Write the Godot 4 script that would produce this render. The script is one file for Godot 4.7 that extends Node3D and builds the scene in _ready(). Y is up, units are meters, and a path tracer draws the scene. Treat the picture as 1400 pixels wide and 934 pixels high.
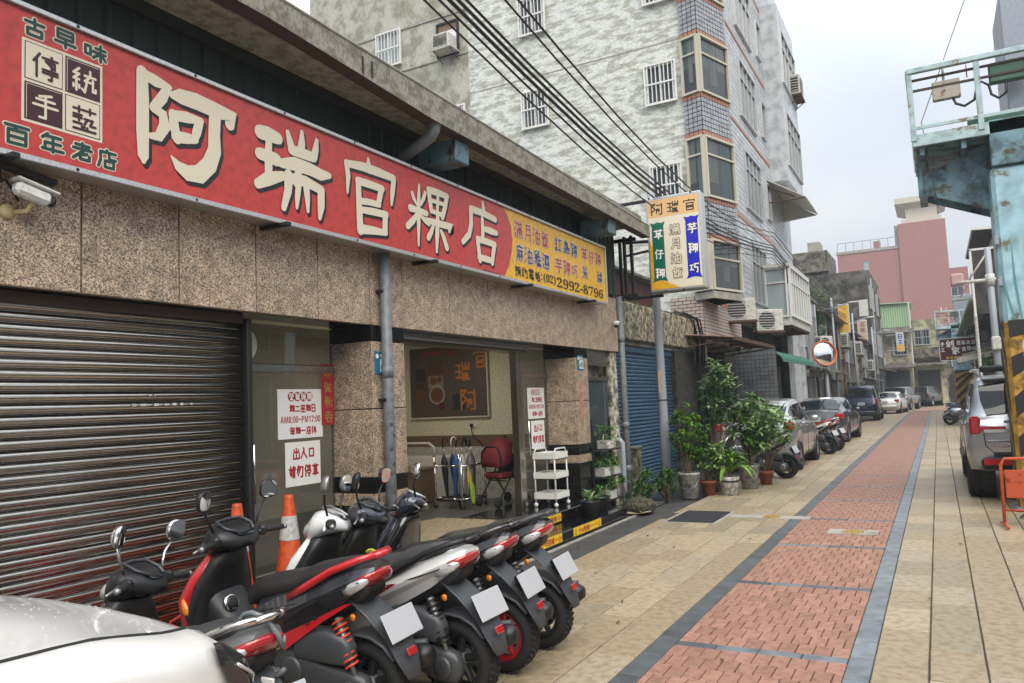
extends Node3D

var rng := RandomNumberGenerator.new()
var used := {}
var tex := {}
var mt := {}

# ---------------------------------------------------------------- geometry
class G:
	var st := SurfaceTool.new()
	var flip := false
	func _init(soft := false) -> void:
		st.begin(Mesh.PRIMITIVE_TRIANGLES)
		st.set_smooth_group(0 if soft else -1)
	func soft(on := true) -> G:
		st.set_smooth_group(0 if on else -1)
		return self
	func t(a: Vector3, b: Vector3, c: Vector3) -> void:   # counter-clockwise from outside
		st.add_vertex(a)
		st.add_vertex(c)
		st.add_vertex(b)
	func q(a: Vector3, b: Vector3, c: Vector3, d: Vector3) -> void:
		t(a, b, c)
		t(a, c, d)
	func many(tr: Array) -> void:   # closed shape: turned outward by its signed volume
		var v := 0.0
		for i in range(0, tr.size(), 3):
			v += (tr[i] as Vector3).dot((tr[i + 1] as Vector3).cross(tr[i + 2]))
		for i in range(0, tr.size(), 3):
			if v >= 0.0:
				t(tr[i], tr[i + 1], tr[i + 2])
			else:
				t(tr[i], tr[i + 2], tr[i + 1])
	func box(c: Vector3, s: Vector3, b := Basis()) -> G:
		var h := s * 0.5
		var p := []
		for i in 8:
			p.append(c + b * Vector3(h.x if i & 1 else -h.x, h.y if i & 2 else -h.y, h.z if i & 4 else -h.z))
		q(p[4], p[5], p[7], p[6])
		q(p[1], p[0], p[2], p[3])
		q(p[5], p[1], p[3], p[7])
		q(p[0], p[4], p[6], p[2])
		q(p[6], p[7], p[3], p[2])
		q(p[0], p[1], p[5], p[4])
		return self
	func span(a: Vector3, b: Vector3) -> G:
		return box((a + b) * 0.5, (b - a).abs())
	func cham(c: Vector3, s: Vector3, r: float, b := Basis()) -> G:   # box with bevelled edges
		var h := s * 0.5
		r = minf(r, minf(h.x, minf(h.y, h.z)) * 0.95)
		var tr := []
		var f := func(ax: int, sg: float) -> Array:
			var o := []
			var u := (ax + 1) % 3
			var v := (ax + 2) % 3
			for k in [[-1, -1], [1, -1], [1, 1], [-1, 1]]:
				var p := Vector3()
				p[ax] = h[ax] * sg
				p[u] = (h[u] - r) * k[0]
				p[v] = (h[v] - r) * k[1]
				o.append(c + b * p)
			return o
		var F := {}
		for ax in 3:
			for sg in [-1, 1]:
				var o: Array = f.call(ax, float(sg))
				F[[ax, sg]] = o
				if sg > 0:
					tr.append_array([o[0], o[1], o[2], o[0], o[2], o[3]])
				else:
					tr.append_array([o[0], o[2], o[1], o[0], o[3], o[2]])
		var at := func(ax: int, sx: int, sy: int, sz: int) -> Vector3:
			var p := Vector3((h.x - r) * sx, (h.y - r) * sy, (h.z - r) * sz)
			p[ax] = h[ax] * [sx, sy, sz][ax]
			return c + b * p
		for ax in 3:
			var u := (ax + 1) % 3
			var v := (ax + 2) % 3
			for su in [-1, 1]:
				for sv in [-1, 1]:
					var lo := [0, 0, 0]
					var hi := [0, 0, 0]
					lo[ax] = -1
					hi[ax] = 1
					lo[u] = su
					hi[u] = su
					lo[v] = sv
					hi[v] = sv
					var a0: Vector3 = at.call(u, lo[0], lo[1], lo[2])
					var a1: Vector3 = at.call(u, hi[0], hi[1], hi[2])
					var b1: Vector3 = at.call(v, hi[0], hi[1], hi[2])
					var b0: Vector3 = at.call(v, lo[0], lo[1], lo[2])
					if su * sv > 0:
						tr.append_array([a0, b1, a1, a0, b0, b1])
					else:
						tr.append_array([a0, a1, b1, a0, b1, b0])
		for sx in [-1, 1]:
			for sy in [-1, 1]:
				for sz in [-1, 1]:
					var k0: Vector3 = at.call(0, sx, sy, sz)
					var k1: Vector3 = at.call(1, sx, sy, sz)
					var k2: Vector3 = at.call(2, sx, sy, sz)
					if sx * sy * sz > 0:
						tr.append_array([k0, k1, k2])
					else:
						tr.append_array([k0, k2, k1])
		for i in range(0, tr.size(), 3):
			var n: Vector3 = (tr[i + 1] - tr[i]).cross(tr[i + 2] - tr[i])
			if n.dot((tr[i] + tr[i + 1] + tr[i + 2]) / 3.0 - c) < 0.0:
				t(tr[i], tr[i + 2], tr[i + 1])
			else:
				t(tr[i], tr[i + 1], tr[i + 2])
		return self
	func loft(rings: Array, caps := true, closed := true) -> G:
		var tr := []
		var n: int = rings[0].size()
		for i in rings.size() - 1:
			for j in (n if closed else n - 1):
				var k := (j + 1) % n
				tr.append_array([rings[i][j], rings[i][k], rings[i + 1][k], rings[i][j], rings[i + 1][k], rings[i + 1][j]])
		if caps:
			for e in [0, rings.size() - 1]:
				var m := Vector3()
				for p in rings[e]:
					m += p
				m /= n
				for j in n:
					var k := (j + 1) % n
					if e == 0:
						tr.append_array([m, rings[e][k], rings[e][j]])
					else:
						tr.append_array([m, rings[e][j], rings[e][k]])
		many(tr)
		return self
	func creased(rings: Array) -> G:   # smooth along its length, sharp between the strips
		var n: int = rings[0].size()
		var v := 0.0
		for i in rings.size() - 1:
			for j in n:
				var k := (j + 1) % n
				v += (rings[i][j] as Vector3).dot((rings[i][k] as Vector3).cross(rings[i + 1][k])) + (rings[i][j] as Vector3).dot((rings[i + 1][k] as Vector3).cross(rings[i + 1][j]))
		for j in n:
			var k := (j + 1) % n
			st.set_smooth_group(j + 1)
			for i in rings.size() - 1:
				if v >= 0.0:
					q(rings[i][j], rings[i][k], rings[i + 1][k], rings[i + 1][j])
				else:
					q(rings[i][j], rings[i + 1][j], rings[i + 1][k], rings[i][k])
		st.set_smooth_group(-1)
		for e in [0, rings.size() - 1]:
			var m := Vector3()
			for p in rings[e]:
				m += p
			m /= n
			for j in n:
				var k := (j + 1) % n
				if (e == 0) == (v >= 0.0):
					t(m, rings[e][k], rings[e][j])
				else:
					t(m, rings[e][j], rings[e][k])
		return self
	func tube(pts: Array, r: Variant, n := 8, caps := true) -> G:
		var rings := []
		var up := Vector3.UP
		for i in pts.size():
			var d: Vector3 = ((pts[mini(i + 1, pts.size() - 1)] as Vector3) - pts[maxi(i - 1, 0)]).normalized()
			if i == 0 and absf(d.dot(up)) > 0.9:
				up = Vector3.RIGHT
			var s := d.cross(up).normalized()
			up = s.cross(d).normalized()
			var rr: float = r[i] if r is Array else r
			var ring := []
			for k in n:
				var a := TAU * k / n
				ring.append(pts[i] + (s * cos(a) + up * sin(a)) * rr)
			rings.append(ring)
		return loft(rings, caps)
	func lathe(prof: Array, n := 16, xf := Transform3D(), caps := true) -> G:   # prof: Vector2(radius, height)
		var rings := []
		for p in prof:
			var ring := []
			for k in n:
				var a := TAU * k / n
				ring.append(xf * Vector3(cos(a) * p.x, p.y, sin(a) * p.x))
			rings.append(ring)
		return loft(rings, caps)
	func ring_solid(prof: Array, n := 24, xf := Transform3D()) -> G:   # closed profile turned about y
		var rings := []
		for k in n + 1:
			var a := TAU * (k % n) / n
			var ring := []
			for p in prof:
				ring.append(xf * Vector3(cos(a) * p.x, p.y, sin(a) * p.x))
			rings.append(ring)
		return loft(rings, false)
	func prism(poly: Array, d0: float, d1: float, xf := Transform3D()) -> G:   # polygon in xy pushed along z
		var pv := PackedVector2Array()
		for p in poly:
			pv.append(p)
		var ix := Geometry2D.triangulate_polygon(pv)
		var tr := []
		for i in range(0, ix.size(), 3):
			var a: Vector2 = pv[ix[i]]
			var b: Vector2 = pv[ix[i + 1]]
			var c: Vector2 = pv[ix[i + 2]]
			if (b - a).cross(c - a) < 0.0:
				var w := b
				b = c
				c = w
			tr.append_array([xf * Vector3(a.x, a.y, d1), xf * Vector3(b.x, b.y, d1), xf * Vector3(c.x, c.y, d1)])
			tr.append_array([xf * Vector3(a.x, a.y, d0), xf * Vector3(c.x, c.y, d0), xf * Vector3(b.x, b.y, d0)])
		var ccw := not Geometry2D.is_polygon_clockwise(pv)
		for i in pv.size():
			var a: Vector2 = pv[i]
			var b: Vector2 = pv[(i + 1) % pv.size()]
			if not ccw:
				var w := a
				a = b
				b = w
			tr.append_array([xf * Vector3(a.x, a.y, d0), xf * Vector3(b.x, b.y, d0), xf * Vector3(b.x, b.y, d1)])
			tr.append_array([xf * Vector3(a.x, a.y, d0), xf * Vector3(b.x, b.y, d1), xf * Vector3(a.x, a.y, d1)])
		many(tr)
		return self
	func mesh(m: Material = null) -> ArrayMesh:
		st.generate_normals()
		st.index()
		if m:
			st.set_material(m)
		return st.commit()

# a ring for lofts: an oval with exponent e in the plane of vectors u and v
func oval(c: Vector3, u: Vector3, v: Vector3, e := 2.0, n := 16) -> Array:
	var o := []
	for k in n:
		var a := TAU * (k + 0.5) / n
		var cx := cos(a)
		var sy := sin(a)
		o.append(c + u * signf(cx) * pow(absf(cx), 2.0 / e) + v * signf(sy) * pow(absf(sy), 2.0 / e))
	return o

# ---------------------------------------------------------------- objects
func numbered(n: String) -> String:
	if not used.has(n):
		used[n] = 0
		return n
	used[n] += 1
	return "%s_%03d" % [n, used[n]]

func thing(called: String, label: String, category: String, at := Vector3.ZERO, turn := 0.0, group := "") -> Node3D:
	var o := Node3D.new()
	o.name = numbered(called)
	add_child(o)
	o.position = at
	o.rotation_degrees.y = turn
	meta(o, label, category, group)
	return o

func meta(o: Node, label := "", category := "", group := "", kind := "") -> void:
	if label != "":
		o.set_meta("label", label)
	if category != "":
		o.set_meta("category", category)
	if group != "":
		o.set_meta("group", group)
	if kind != "":
		o.set_meta("kind", kind)

func put(parent: Node, called: String, mesh: Mesh, m: Material = null, at := Vector3.ZERO, b := Basis()) -> MeshInstance3D:
	var o := MeshInstance3D.new()
	o.name = called if parent != self else numbered(called)
	o.mesh = mesh
	if m:
		o.material_override = m
	o.transform = Transform3D(b, at)
	parent.add_child(o, true)
	return o

func part(parent: Node, called: String, g: G, m: Material) -> MeshInstance3D:
	return put(parent, called, g.mesh(m))

func solo(called: String, g: G, m: Material, label: String, category: String, group := "") -> MeshInstance3D:
	var o := put(self, called, g.mesh(m))
	meta(o, label, category, group)
	return o

func struct(called: String, g: G, m: Material) -> MeshInstance3D:
	var o := put(self, called, g.mesh(m))
	meta(o, "", "", "", "structure")
	return o

func copy(o: Node3D, label := "", at := Vector3.INF, turn := INF) -> Node3D:
	var c: Node3D = o.duplicate()
	c.name = numbered(o.name.rstrip("0123456789").trim_suffix("_"))
	add_child(c)
	if label != "":
		c.set_meta("label", label)
	if at != Vector3.INF:
		c.position = at
	if turn != INF:
		c.rotation_degrees.y = turn
	return c

func V(x: float, y: float, z: float) -> Vector3:
	return Vector3(x, y, z)

func rot(axis: Vector3, deg: float) -> Basis:
	return Basis(axis.normalized(), deg_to_rad(deg))

# ---------------------------------------------------------------- materials
func noise(key: String, kind: int, freq: float, stops: Array, oct := 3, size := 512, warp := 0.0, hard := false) -> void:
	var n := FastNoiseLite.new()
	n.seed = key.hash() % 1000
	n.noise_type = kind
	n.frequency = freq
	n.fractal_type = FastNoiseLite.FRACTAL_FBM if oct > 1 else FastNoiseLite.FRACTAL_NONE
	n.fractal_octaves = oct
	n.fractal_gain = 0.62 if oct > 5 else 0.5
	if warp > 0.0:
		n.domain_warp_enabled = true
		n.domain_warp_amplitude = warp
		n.domain_warp_frequency = freq * 1.5
	if kind == FastNoiseLite.TYPE_CELLULAR:
		n.cellular_return_type = FastNoiseLite.RETURN_CELL_VALUE
	var im := n.get_seamless_image(size, size)
	var ramp := Gradient.new()
	ramp.interpolation_mode = Gradient.GRADIENT_INTERPOLATE_CONSTANT if hard else Gradient.GRADIENT_INTERPOLATE_LINEAR
	var of := PackedFloat32Array()
	var cs := PackedColorArray()
	for s in stops:
		of.append(s[0])
		cs.append(s[1] if s[1] is Color else Color(s[1], s[1], s[1]))
	ramp.offsets = of
	ramp.colors = cs
	var lut := []
	for i in 256:
		lut.append(ramp.sample(i / 255.0))
	var src := im.get_data()
	var dst := PackedByteArray()
	dst.resize(size * size * 3)
	for i in size * size:
		var c: Color = lut[src[i]]
		dst[i * 3] = int(clampf(c.r, 0, 1) * 255.0)
		dst[i * 3 + 1] = int(clampf(c.g, 0, 1) * 255.0)
		dst[i * 3 + 2] = int(clampf(c.b, 0, 1) * 255.0)
	tex[key] = ImageTexture.create_from_image(Image.create_from_data(size, size, false, Image.FORMAT_RGB8, dst))

# colour is the linear base colour; t = texture that multiplies it, s = repeats per metre; d / ds a second coarser one; b = bump
func mat(key: String, c: Color, rough := 0.8, metal := 0.0, o := {}) -> StandardMaterial3D:
	if mt.has(key):
		return mt[key]
	var m := StandardMaterial3D.new()
	m.resource_name = key
	m.albedo_color = c.linear_to_srgb()
	m.roughness = rough
	m.metallic = metal
	if o.has("t"):
		m.albedo_texture = tex[o.t]
	if o.has("r"):
		m.roughness_texture = tex[o.r]
	if o.has("b"):
		m.heightmap_enabled = true
		m.heightmap_texture = tex[o.b]
		m.heightmap_scale = o.get("bs", 0.3)
	if o.has("t") or o.has("b") or o.has("r"):
		m.uv1_triplanar = true
		m.uv1_world_triplanar = o.get("world", true)
		var s: Variant = o.get("s", 1.0)
		m.uv1_scale = s if s is Vector3 else Vector3.ONE * s
		m.uv1_triplanar_sharpness = 8.0
	if o.has("d"):
		m.detail_enabled = true
		m.detail_blend_mode = BaseMaterial3D.BLEND_MODE_MUL
		m.detail_albedo = tex[o.d]
		m.detail_uv_layer = BaseMaterial3D.DETAIL_UV_2
		m.uv2_triplanar = true
		m.uv2_world_triplanar = o.get("world", true)
		var s2: Variant = o.get("ds", 0.3)
		m.uv2_scale = s2 if s2 is Vector3 else Vector3.ONE * s2
		m.uv2_triplanar_sharpness = 8.0
	if o.has("coat"):
		m.clearcoat_enabled = true
		m.clearcoat = o.coat
		m.clearcoat_roughness = o.get("cr", 0.05)
	if o.has("back"):
		m.backlight_enabled = true
		m.backlight = (o.back as Color).linear_to_srgb()
	if o.has("alpha"):
		m.transparency = BaseMaterial3D.TRANSPARENCY_ALPHA
		m.albedo_color.a = o.alpha
	if o.has("emit"):
		m.emission_enabled = true
		m.emission = (o.emit as Color).linear_to_srgb()
		m.emission_energy_multiplier = o.get("e", 1.0)
	mt[key] = m
	return m

func C(r: float, g: float, b: float) -> Color:
	return Color(r, g, b)

func textures() -> void:
	var SX := FastNoiseLite.TYPE_SIMPLEX_SMOOTH
	var CE := FastNoiseLite.TYPE_CELLULAR
	var PE := FastNoiseLite.TYPE_PERLIN
	noise("fine", SX, 0.06, [[0.0, 0.82], [0.5, 0.95], [1.0, 1.0]], 4)
	noise("grit", SX, 0.22, [[0.0, 0.62], [0.45, 0.9], [1.0, 1.0]], 2)
	noise("blotch", SX, 0.012, [[0.0, 0.74], [0.4, 0.9], [0.65, 0.97], [1.0, 1.0]], 5, 512, 12.0)
	noise("stain", SX, 0.011, [[0.0, 0.42], [0.3, 0.66], [0.55, 0.9], [1.0, 1.0]], 7, 512, 20.0)
	noise("granite", CE, 0.13, [[0.0, C(0.43, 0.39, 0.37)], [0.16, C(0.56, 0.50, 0.45)], [0.36, C(0.74, 0.66, 0.58)], [0.58, C(0.82, 0.75, 0.67)], [0.8, C(0.93, 0.87, 0.80)]], 1, 512, 3.0, true)
	noise("peel", SX, 0.012, [[0.0, C(0.70, 0.70, 0.66)], [0.36, C(0.80, 0.80, 0.77)], [0.47, C(0.89, 0.895, 0.88)], [0.56, C(0.96, 0.965, 0.965)], [1.0, 1.0]], 8, 1024)
	noise("scratch", SX, 0.045, [[0.0, C(0.72, 0.73, 0.68)], [0.4, C(0.88, 0.89, 0.86)], [0.55, C(0.98, 0.98, 0.98)], [1.0, 1.0]], 6)
	noise("mould", PE, 0.022, [[0.0, C(0.22, 0.22, 0.21)], [0.3, C(0.42, 0.41, 0.40)], [0.5, C(0.72, 0.70, 0.66)], [0.68, C(0.93, 0.91, 0.87)], [1.0, C(1.0, 0.99, 0.95)]], 7, 512, 18.0)
	noise("rust", PE, 0.012, [[0.0, C(0.5, 0.3, 0.18)], [0.25, C(0.75, 0.6, 0.48)], [0.33, C(0.95, 0.94, 0.92)], [1.0, 1.0]], 6, 512, 15.0)
	noise("mottle", SX, 0.035, [[0.0, C(0.80, 0.76, 0.70)], [0.35, C(0.92, 0.90, 0.87)], [0.6, C(0.99, 0.98, 0.96)], [1.0, 1.0]], 5, 512, 6.0)
	noise("sand", SX, 0.3, [[0.0, 0.55], [0.35, 0.82], [0.6, 0.97], [1.0, 1.0]], 2)
	noise("height", SX, 0.05, [[0.0, 0.0], [1.0, 1.0]], 4)
	noise("heightfine", SX, 0.25, [[0.0, 0.0], [1.0, 1.0]], 2)
	noise("wood", SX, 0.02, [[0.0, 0.55], [0.5, 0.8], [1.0, 1.0]], 4)
	noise("moss", PE, 0.015, [[0.0, C(0.35, 0.45, 0.12)], [0.4, C(0.55, 0.6, 0.3)], [0.52, C(0.9, 0.9, 0.86)], [1.0, 1.0]], 5, 512, 15.0)
	noise("leaf", SX, 0.03, [[0.0, C(0.5, 0.65, 0.4)], [0.5, C(0.85, 0.95, 0.75)], [1.0, 1.0]], 3)
	noise("wet", SX, 0.015, [[0.0, 0.25], [0.45, 0.55], [0.7, 0.95], [1.0, 1.0]], 4, 512, 10.0)

# ---------------------------------------------------------------- start
func _ready() -> void:
	rng.seed = 7
	# camera
	var cam := Camera3D.new()
	cam.name = "camera"
	cam.fov = 47.108
	cam.near = 0.05
	cam.far = 900.0
	cam.transform = Transform3D(Basis(V(0.877897, -0.042602, -0.476951), V(0.075962, 0.995812, 0.050871), V(0.472787, -0.08089, 0.877456)), V(0, 1.65, 0))
	add_child(cam)
	cam.current = true
	# sky: an overcast one, brighter overhead, with soft cloud
	var env := Environment.new()
	env.background_mode = Environment.BG_SKY
	env.tonemap_mode = Environment.TONE_MAPPER_LINEAR
	env.tonemap_exposure = 2.5
	env.sdfgi_enabled = true
	env.ssao_enabled = true
	env.ssil_enabled = true
	var sky := Sky.new()
	var pan := PanoramaSkyMaterial.new()
	pan.panorama = overcast()
	sky.sky_material = pan
	env.sky = sky
	env.fog_enabled = true
	env.fog_density = 0.0012
	env.fog_light_color = Color(0.86, 0.89, 0.92)
	var we := WorldEnvironment.new()
	we.name = "world_environment"
	we.environment = env
	add_child(we)
	var sun := DirectionalLight3D.new()
	sun.name = "veiled_sun"
	sun.light_energy = 0.5
	sun.light_angular_distance = 60.0
	sun.light_color = Color(1.0, 0.97, 0.92)
	sun.shadow_enabled = true
	sun.basis = Basis.looking_at(V(-0.5, -1.0, -0.6))
	add_child(sun)
	textures()
	materials()
	paving()
	shop()
	shop_interior()
	main_sign()
	projecting_sign()
	garage()
	tall_building()
	street_houses()
	right_side()
	vehicles()
	scooters()
	plants()
	small_things()

func overcast() -> ImageTexture:
	var w := 512
	var h := 256
	var n := FastNoiseLite.new()
	n.seed = 11
	n.frequency = 0.9
	n.fractal_octaves = 5
	n.noise_type = FastNoiseLite.TYPE_SIMPLEX_SMOOTH
	var im := Image.create(w, h, false, Image.FORMAT_RGBF)
	for y in h:
		var el := PI * (0.5 - (y + 0.5) / h)
		for x in w:
			var az := TAU * (x + 0.5) / w
			var d := Vector3(cos(el) * cos(az), sin(el), cos(el) * sin(az))
			if el < -0.02:
				im.set_pixel(x, y, Color(0.16, 0.155, 0.145))
				continue
			var p := d / (0.25 + maxf(d.y, 0.0))
			var k := n.get_noise_3d(p.x * 1.3, p.y * 1.3, p.z * 1.3)
			var l := 0.235 * (1.0 + 2.2 * maxf(d.y, 0.0)) * (1.0 + 0.2 * k)
			var blue := clampf(0.5 + 1.4 * k, 0.0, 1.0)
			im.set_pixel(x, y, Color(l * lerpf(0.86, 0.95, blue), l * lerpf(0.945, 0.985, blue), l * lerpf(1.07, 1.04, blue)))
	return ImageTexture.create_from_image(im)

func materials() -> void:
	for i in 4:
		var k: float = [0.84, 0.95, 1.06, 1.15][i]
		mat("tan%d" % i, C(0.43 * k, [0.37, 0.35, 0.365, 0.36][i] * k, [0.26, 0.235, 0.27, 0.25][i] * k), 0.5, 0.0, {"t": "sand", "s": 1.3, "d": "mottle", "ds": 0.62, "b": "height", "bs": 0.12})
		mat("brickred%d" % i, C(0.44 * k, 0.235 * k, 0.175 * k), 0.6, 0.0, {"t": "sand", "s": 2.0, "d": "mottle", "ds": 0.7, "b": "heightfine", "bs": 0.08})
		mat("slate%d" % i, C(0.115 * k, 0.13 * k, 0.142 * k), 0.42, 0.0, {"t": "fine", "s": 3.0, "d": "blotch", "ds": 0.7})
		mat("bluestone%d" % i, C(0.23 * k, 0.265 * k, 0.295 * k), 0.45, 0.0, {"t": "fine", "s": 3.0, "d": "blotch", "ds": 0.8})
	mat("mortar", C(0.075, 0.065, 0.05), 0.9, 0.0, {"t": "grit", "s": 2.0})
	mat("asphalt", C(0.085, 0.085, 0.085), 0.75, 0.0, {"t": "grit", "s": 4.0, "d": "blotch", "ds": 0.4, "b": "heightfine", "bs": 0.4})
	mat("concrete", C(0.26, 0.255, 0.235), 0.85, 0.0, {"t": "fine", "s": 2.0, "d": "stain", "ds": 0.35, "b": "height", "bs": 0.2})
	mat("concrete_pale", C(0.42, 0.40, 0.35), 0.85, 0.0, {"t": "fine", "s": 2.0, "d": "blotch", "ds": 0.5, "b": "height", "bs": 0.2})
	mat("granite", C(0.80, 0.76, 0.71), 0.38, 0.0, {"t": "granite", "s": 2.1, "d": "blotch", "ds": 0.9})
	mat("granite2", C(0.86, 0.81, 0.75), 0.38, 0.0, {"t": "granite", "s": 2.15, "d": "blotch", "ds": 0.8})
	mat("black_granite", C(0.008, 0.008, 0.009), 0.12, 0.0, {"t": "fine", "s": 3.0})
	mat("black_seam", C(0.012, 0.011, 0.01), 0.9)
	mat("steel_slat", C(0.66, 0.62, 0.56), 0.2, 1.0, {"t": "fine", "s": Vector3(6, 6, 0.5), "r": "fine"})
	mat("stainless", C(0.52, 0.50, 0.47), 0.25, 1.0, {"t": "fine", "s": Vector3(1, 0.6, 1)})
	mat("aluminium", C(0.68, 0.69, 0.68), 0.42, 0.85, {"t": "fine", "s": 1.5})
	mat("dark_metal", C(0.02, 0.02, 0.021), 0.5, 0.3)
	mat("green_sheet", C(0.018, 0.03, 0.026), 0.55, 0.1, {"t": "fine", "s": 1.0})
	mat("flashing", C(0.016, 0.018, 0.02), 0.6)
	mat("soffit", C(0.42, 0.38, 0.30), 0.8, 0.0, {"t": "fine", "s": 1.0, "d": "peel", "ds": 0.5})
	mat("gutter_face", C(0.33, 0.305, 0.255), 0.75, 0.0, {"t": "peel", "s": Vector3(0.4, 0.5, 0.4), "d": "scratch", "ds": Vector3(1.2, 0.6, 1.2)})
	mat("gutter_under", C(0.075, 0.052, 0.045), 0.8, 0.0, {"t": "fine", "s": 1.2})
	mat("blue_steel", C(0.10, 0.19, 0.24), 0.5, 0.1, {"t": "rust", "s": 0.8})
	mat("grey_pipe", C(0.20, 0.225, 0.24), 0.45, 0.0, {"t": "fine", "s": 1.5, "d": "blotch", "ds": 1.5})
	mat("pale_pipe", C(0.33, 0.36, 0.40), 0.4, 0.0, {"t": "fine", "s": 1.0})
	mat("glass", C(0.05, 0.055, 0.055), 0.02, 0.0, {"alpha": 0.35})
	mat("water", C(0.9, 0.9, 0.9), 0.02, 0.0, {"alpha": 0.06})
	mat("dark_glass", C(0.012, 0.016, 0.02), 0.03, 0.0)
	mat("window_glass", C(0.05, 0.065, 0.075), 0.04, 0.0)
	mat("pale_glass", C(0.30, 0.36, 0.37), 0.05, 0.0)
	mat("mirror", C(0.85, 0.87, 0.88), 0.02, 1.0)
	mat("chrome", C(0.72, 0.72, 0.73), 0.12, 1.0)
	mat("cast_metal", C(0.35, 0.35, 0.35), 0.45, 0.8, {"t": "fine", "s": 6.0})
	mat("tyre", C(0.012, 0.012, 0.012), 0.75, 0.0, {"t": "grit", "s": 8.0})
	mat("black_plastic", C(0.012, 0.0125, 0.014), 0.42, 0.0, {"t": "fine", "s": 5.0})
	mat("grey_plastic", C(0.055, 0.06, 0.068), 0.45, 0.0, {"t": "fine", "s": 5.0})
	mat("seat_vinyl", C(0.022, 0.022, 0.023), 0.5, 0.0, {"t": "grit", "s": 3.0})
	mat("cream_wall", C(0.78, 0.76, 0.60), 0.8, 0.0, {"t": "fine", "s": 0.8})
	mat("white_paint", C(0.76, 0.76, 0.74), 0.5, 0.0, {"t": "fine", "s": 0.8})
	mat("white_plastic", C(0.72, 0.72, 0.68), 0.35)
	mat("white_dirty", C(0.58, 0.57, 0.53), 0.5, 0.0, {"t": "blotch", "s": 1.5})
	mat("black", C(0.01, 0.01, 0.01), 0.6)
	mat("sign_red", C(0.52, 0.048, 0.040), 0.35, 0.0, {"t": "fine", "s": 0.35})
	mat("sign_yellow", C(0.78, 0.44, 0.02), 0.35, 0.0, {"t": "fine", "s": 0.4})
	mat("sign_cream", C(0.66, 0.60, 0.47), 0.4)
	mat("sign_white", C(0.78, 0.78, 0.75), 0.4)
	mat("ink_black", C(0.008, 0.008, 0.008), 0.45)
	mat("ink_green", C(0.008, 0.045, 0.035), 0.45)
	mat("ink_maroon", C(0.045, 0.008, 0.012), 0.45)
	mat("ink_red", C(0.36, 0.02, 0.025), 0.45)
	mat("ink_blue", C(0.02, 0.03, 0.16), 0.45)
	mat("brick_dark", C(0.13, 0.07, 0.05), 0.85, 0.0, {"t": "fine", "s": 2.0})
	mat("wood", C(0.30, 0.19, 0.10), 0.5, 0.0, {"t": "wood", "s": Vector3(0.6, 4, 4)})
	mat("orange_cone", C(0.62, 0.085, 0.015), 0.5, 0.0, {"t": "blotch", "s": 3.0})
	mat("red_lens", C(0.36, 0.012, 0.015), 0.12, 0.0, {"coat": 1.0})
	mat("amber_lens", C(0.75, 0.22, 0.01), 0.15, 0.0, {"coat": 1.0})
	mat("clear_lens", C(0.62, 0.64, 0.65), 0.08, 0.55)

func M(k: String) -> StandardMaterial3D:
	return mt[k]

# ---------------------------------------------------------------- ground
func slab(x0: float, x1: float, z0: float, z1: float, y: float) -> G:
	var g := G.new()
	g.q(V(x0, y, z0), V(x0, y, z1), V(x1, y, z1), V(x1, y, z0))
	return g

func laid(owner: Node, called: String, cells: Array, thick: float, mats: Array, limit: int, rest: String) -> void:
	# cells: [x centre, z centre, width, length]; the nearest ones are single pieces
	cells.sort_custom(func(a, b): return a[4] < b[4])
	var shapes := {}
	var far := G.new()
	var any := false
	for i in cells.size():
		var c: Array = cells[i]
		var y := rng.randf_range(-0.0015, 0.0015)
		if i < limit:
			var key := "%.3f %.3f" % [c[2], c[3]]
			if not shapes.has(key):
				shapes[key] = G.new().cham(Vector3.ZERO, V(c[2], thick, c[3]), 0.004).mesh()
			var b := rot(V(1, 0, 0), rng.randf_range(-0.25, 0.25)) * rot(V(0, 0, 1), rng.randf_range(-0.25, 0.25)) * rot(V(0, 1, 0), rng.randf_range(-0.35, 0.35))
			put(owner, called, shapes[key], mats[rng.randi() % mats.size()], V(c[0], y - thick * 0.5, c[1]), b)
		else:
			any = true
			var x0: float = c[0] - c[2] * 0.5
			var x1: float = c[0] + c[2] * 0.5
			var z0: float = c[1] - c[3] * 0.5
			var z1: float = c[1] + c[3] * 0.5
			far.span(V(x0, -thick, z0), V(x1, y, z1))
	if any:
		var o := part(owner, rest, far, mats[1])
		meta(o, "", "", "", "stuff")

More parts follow.
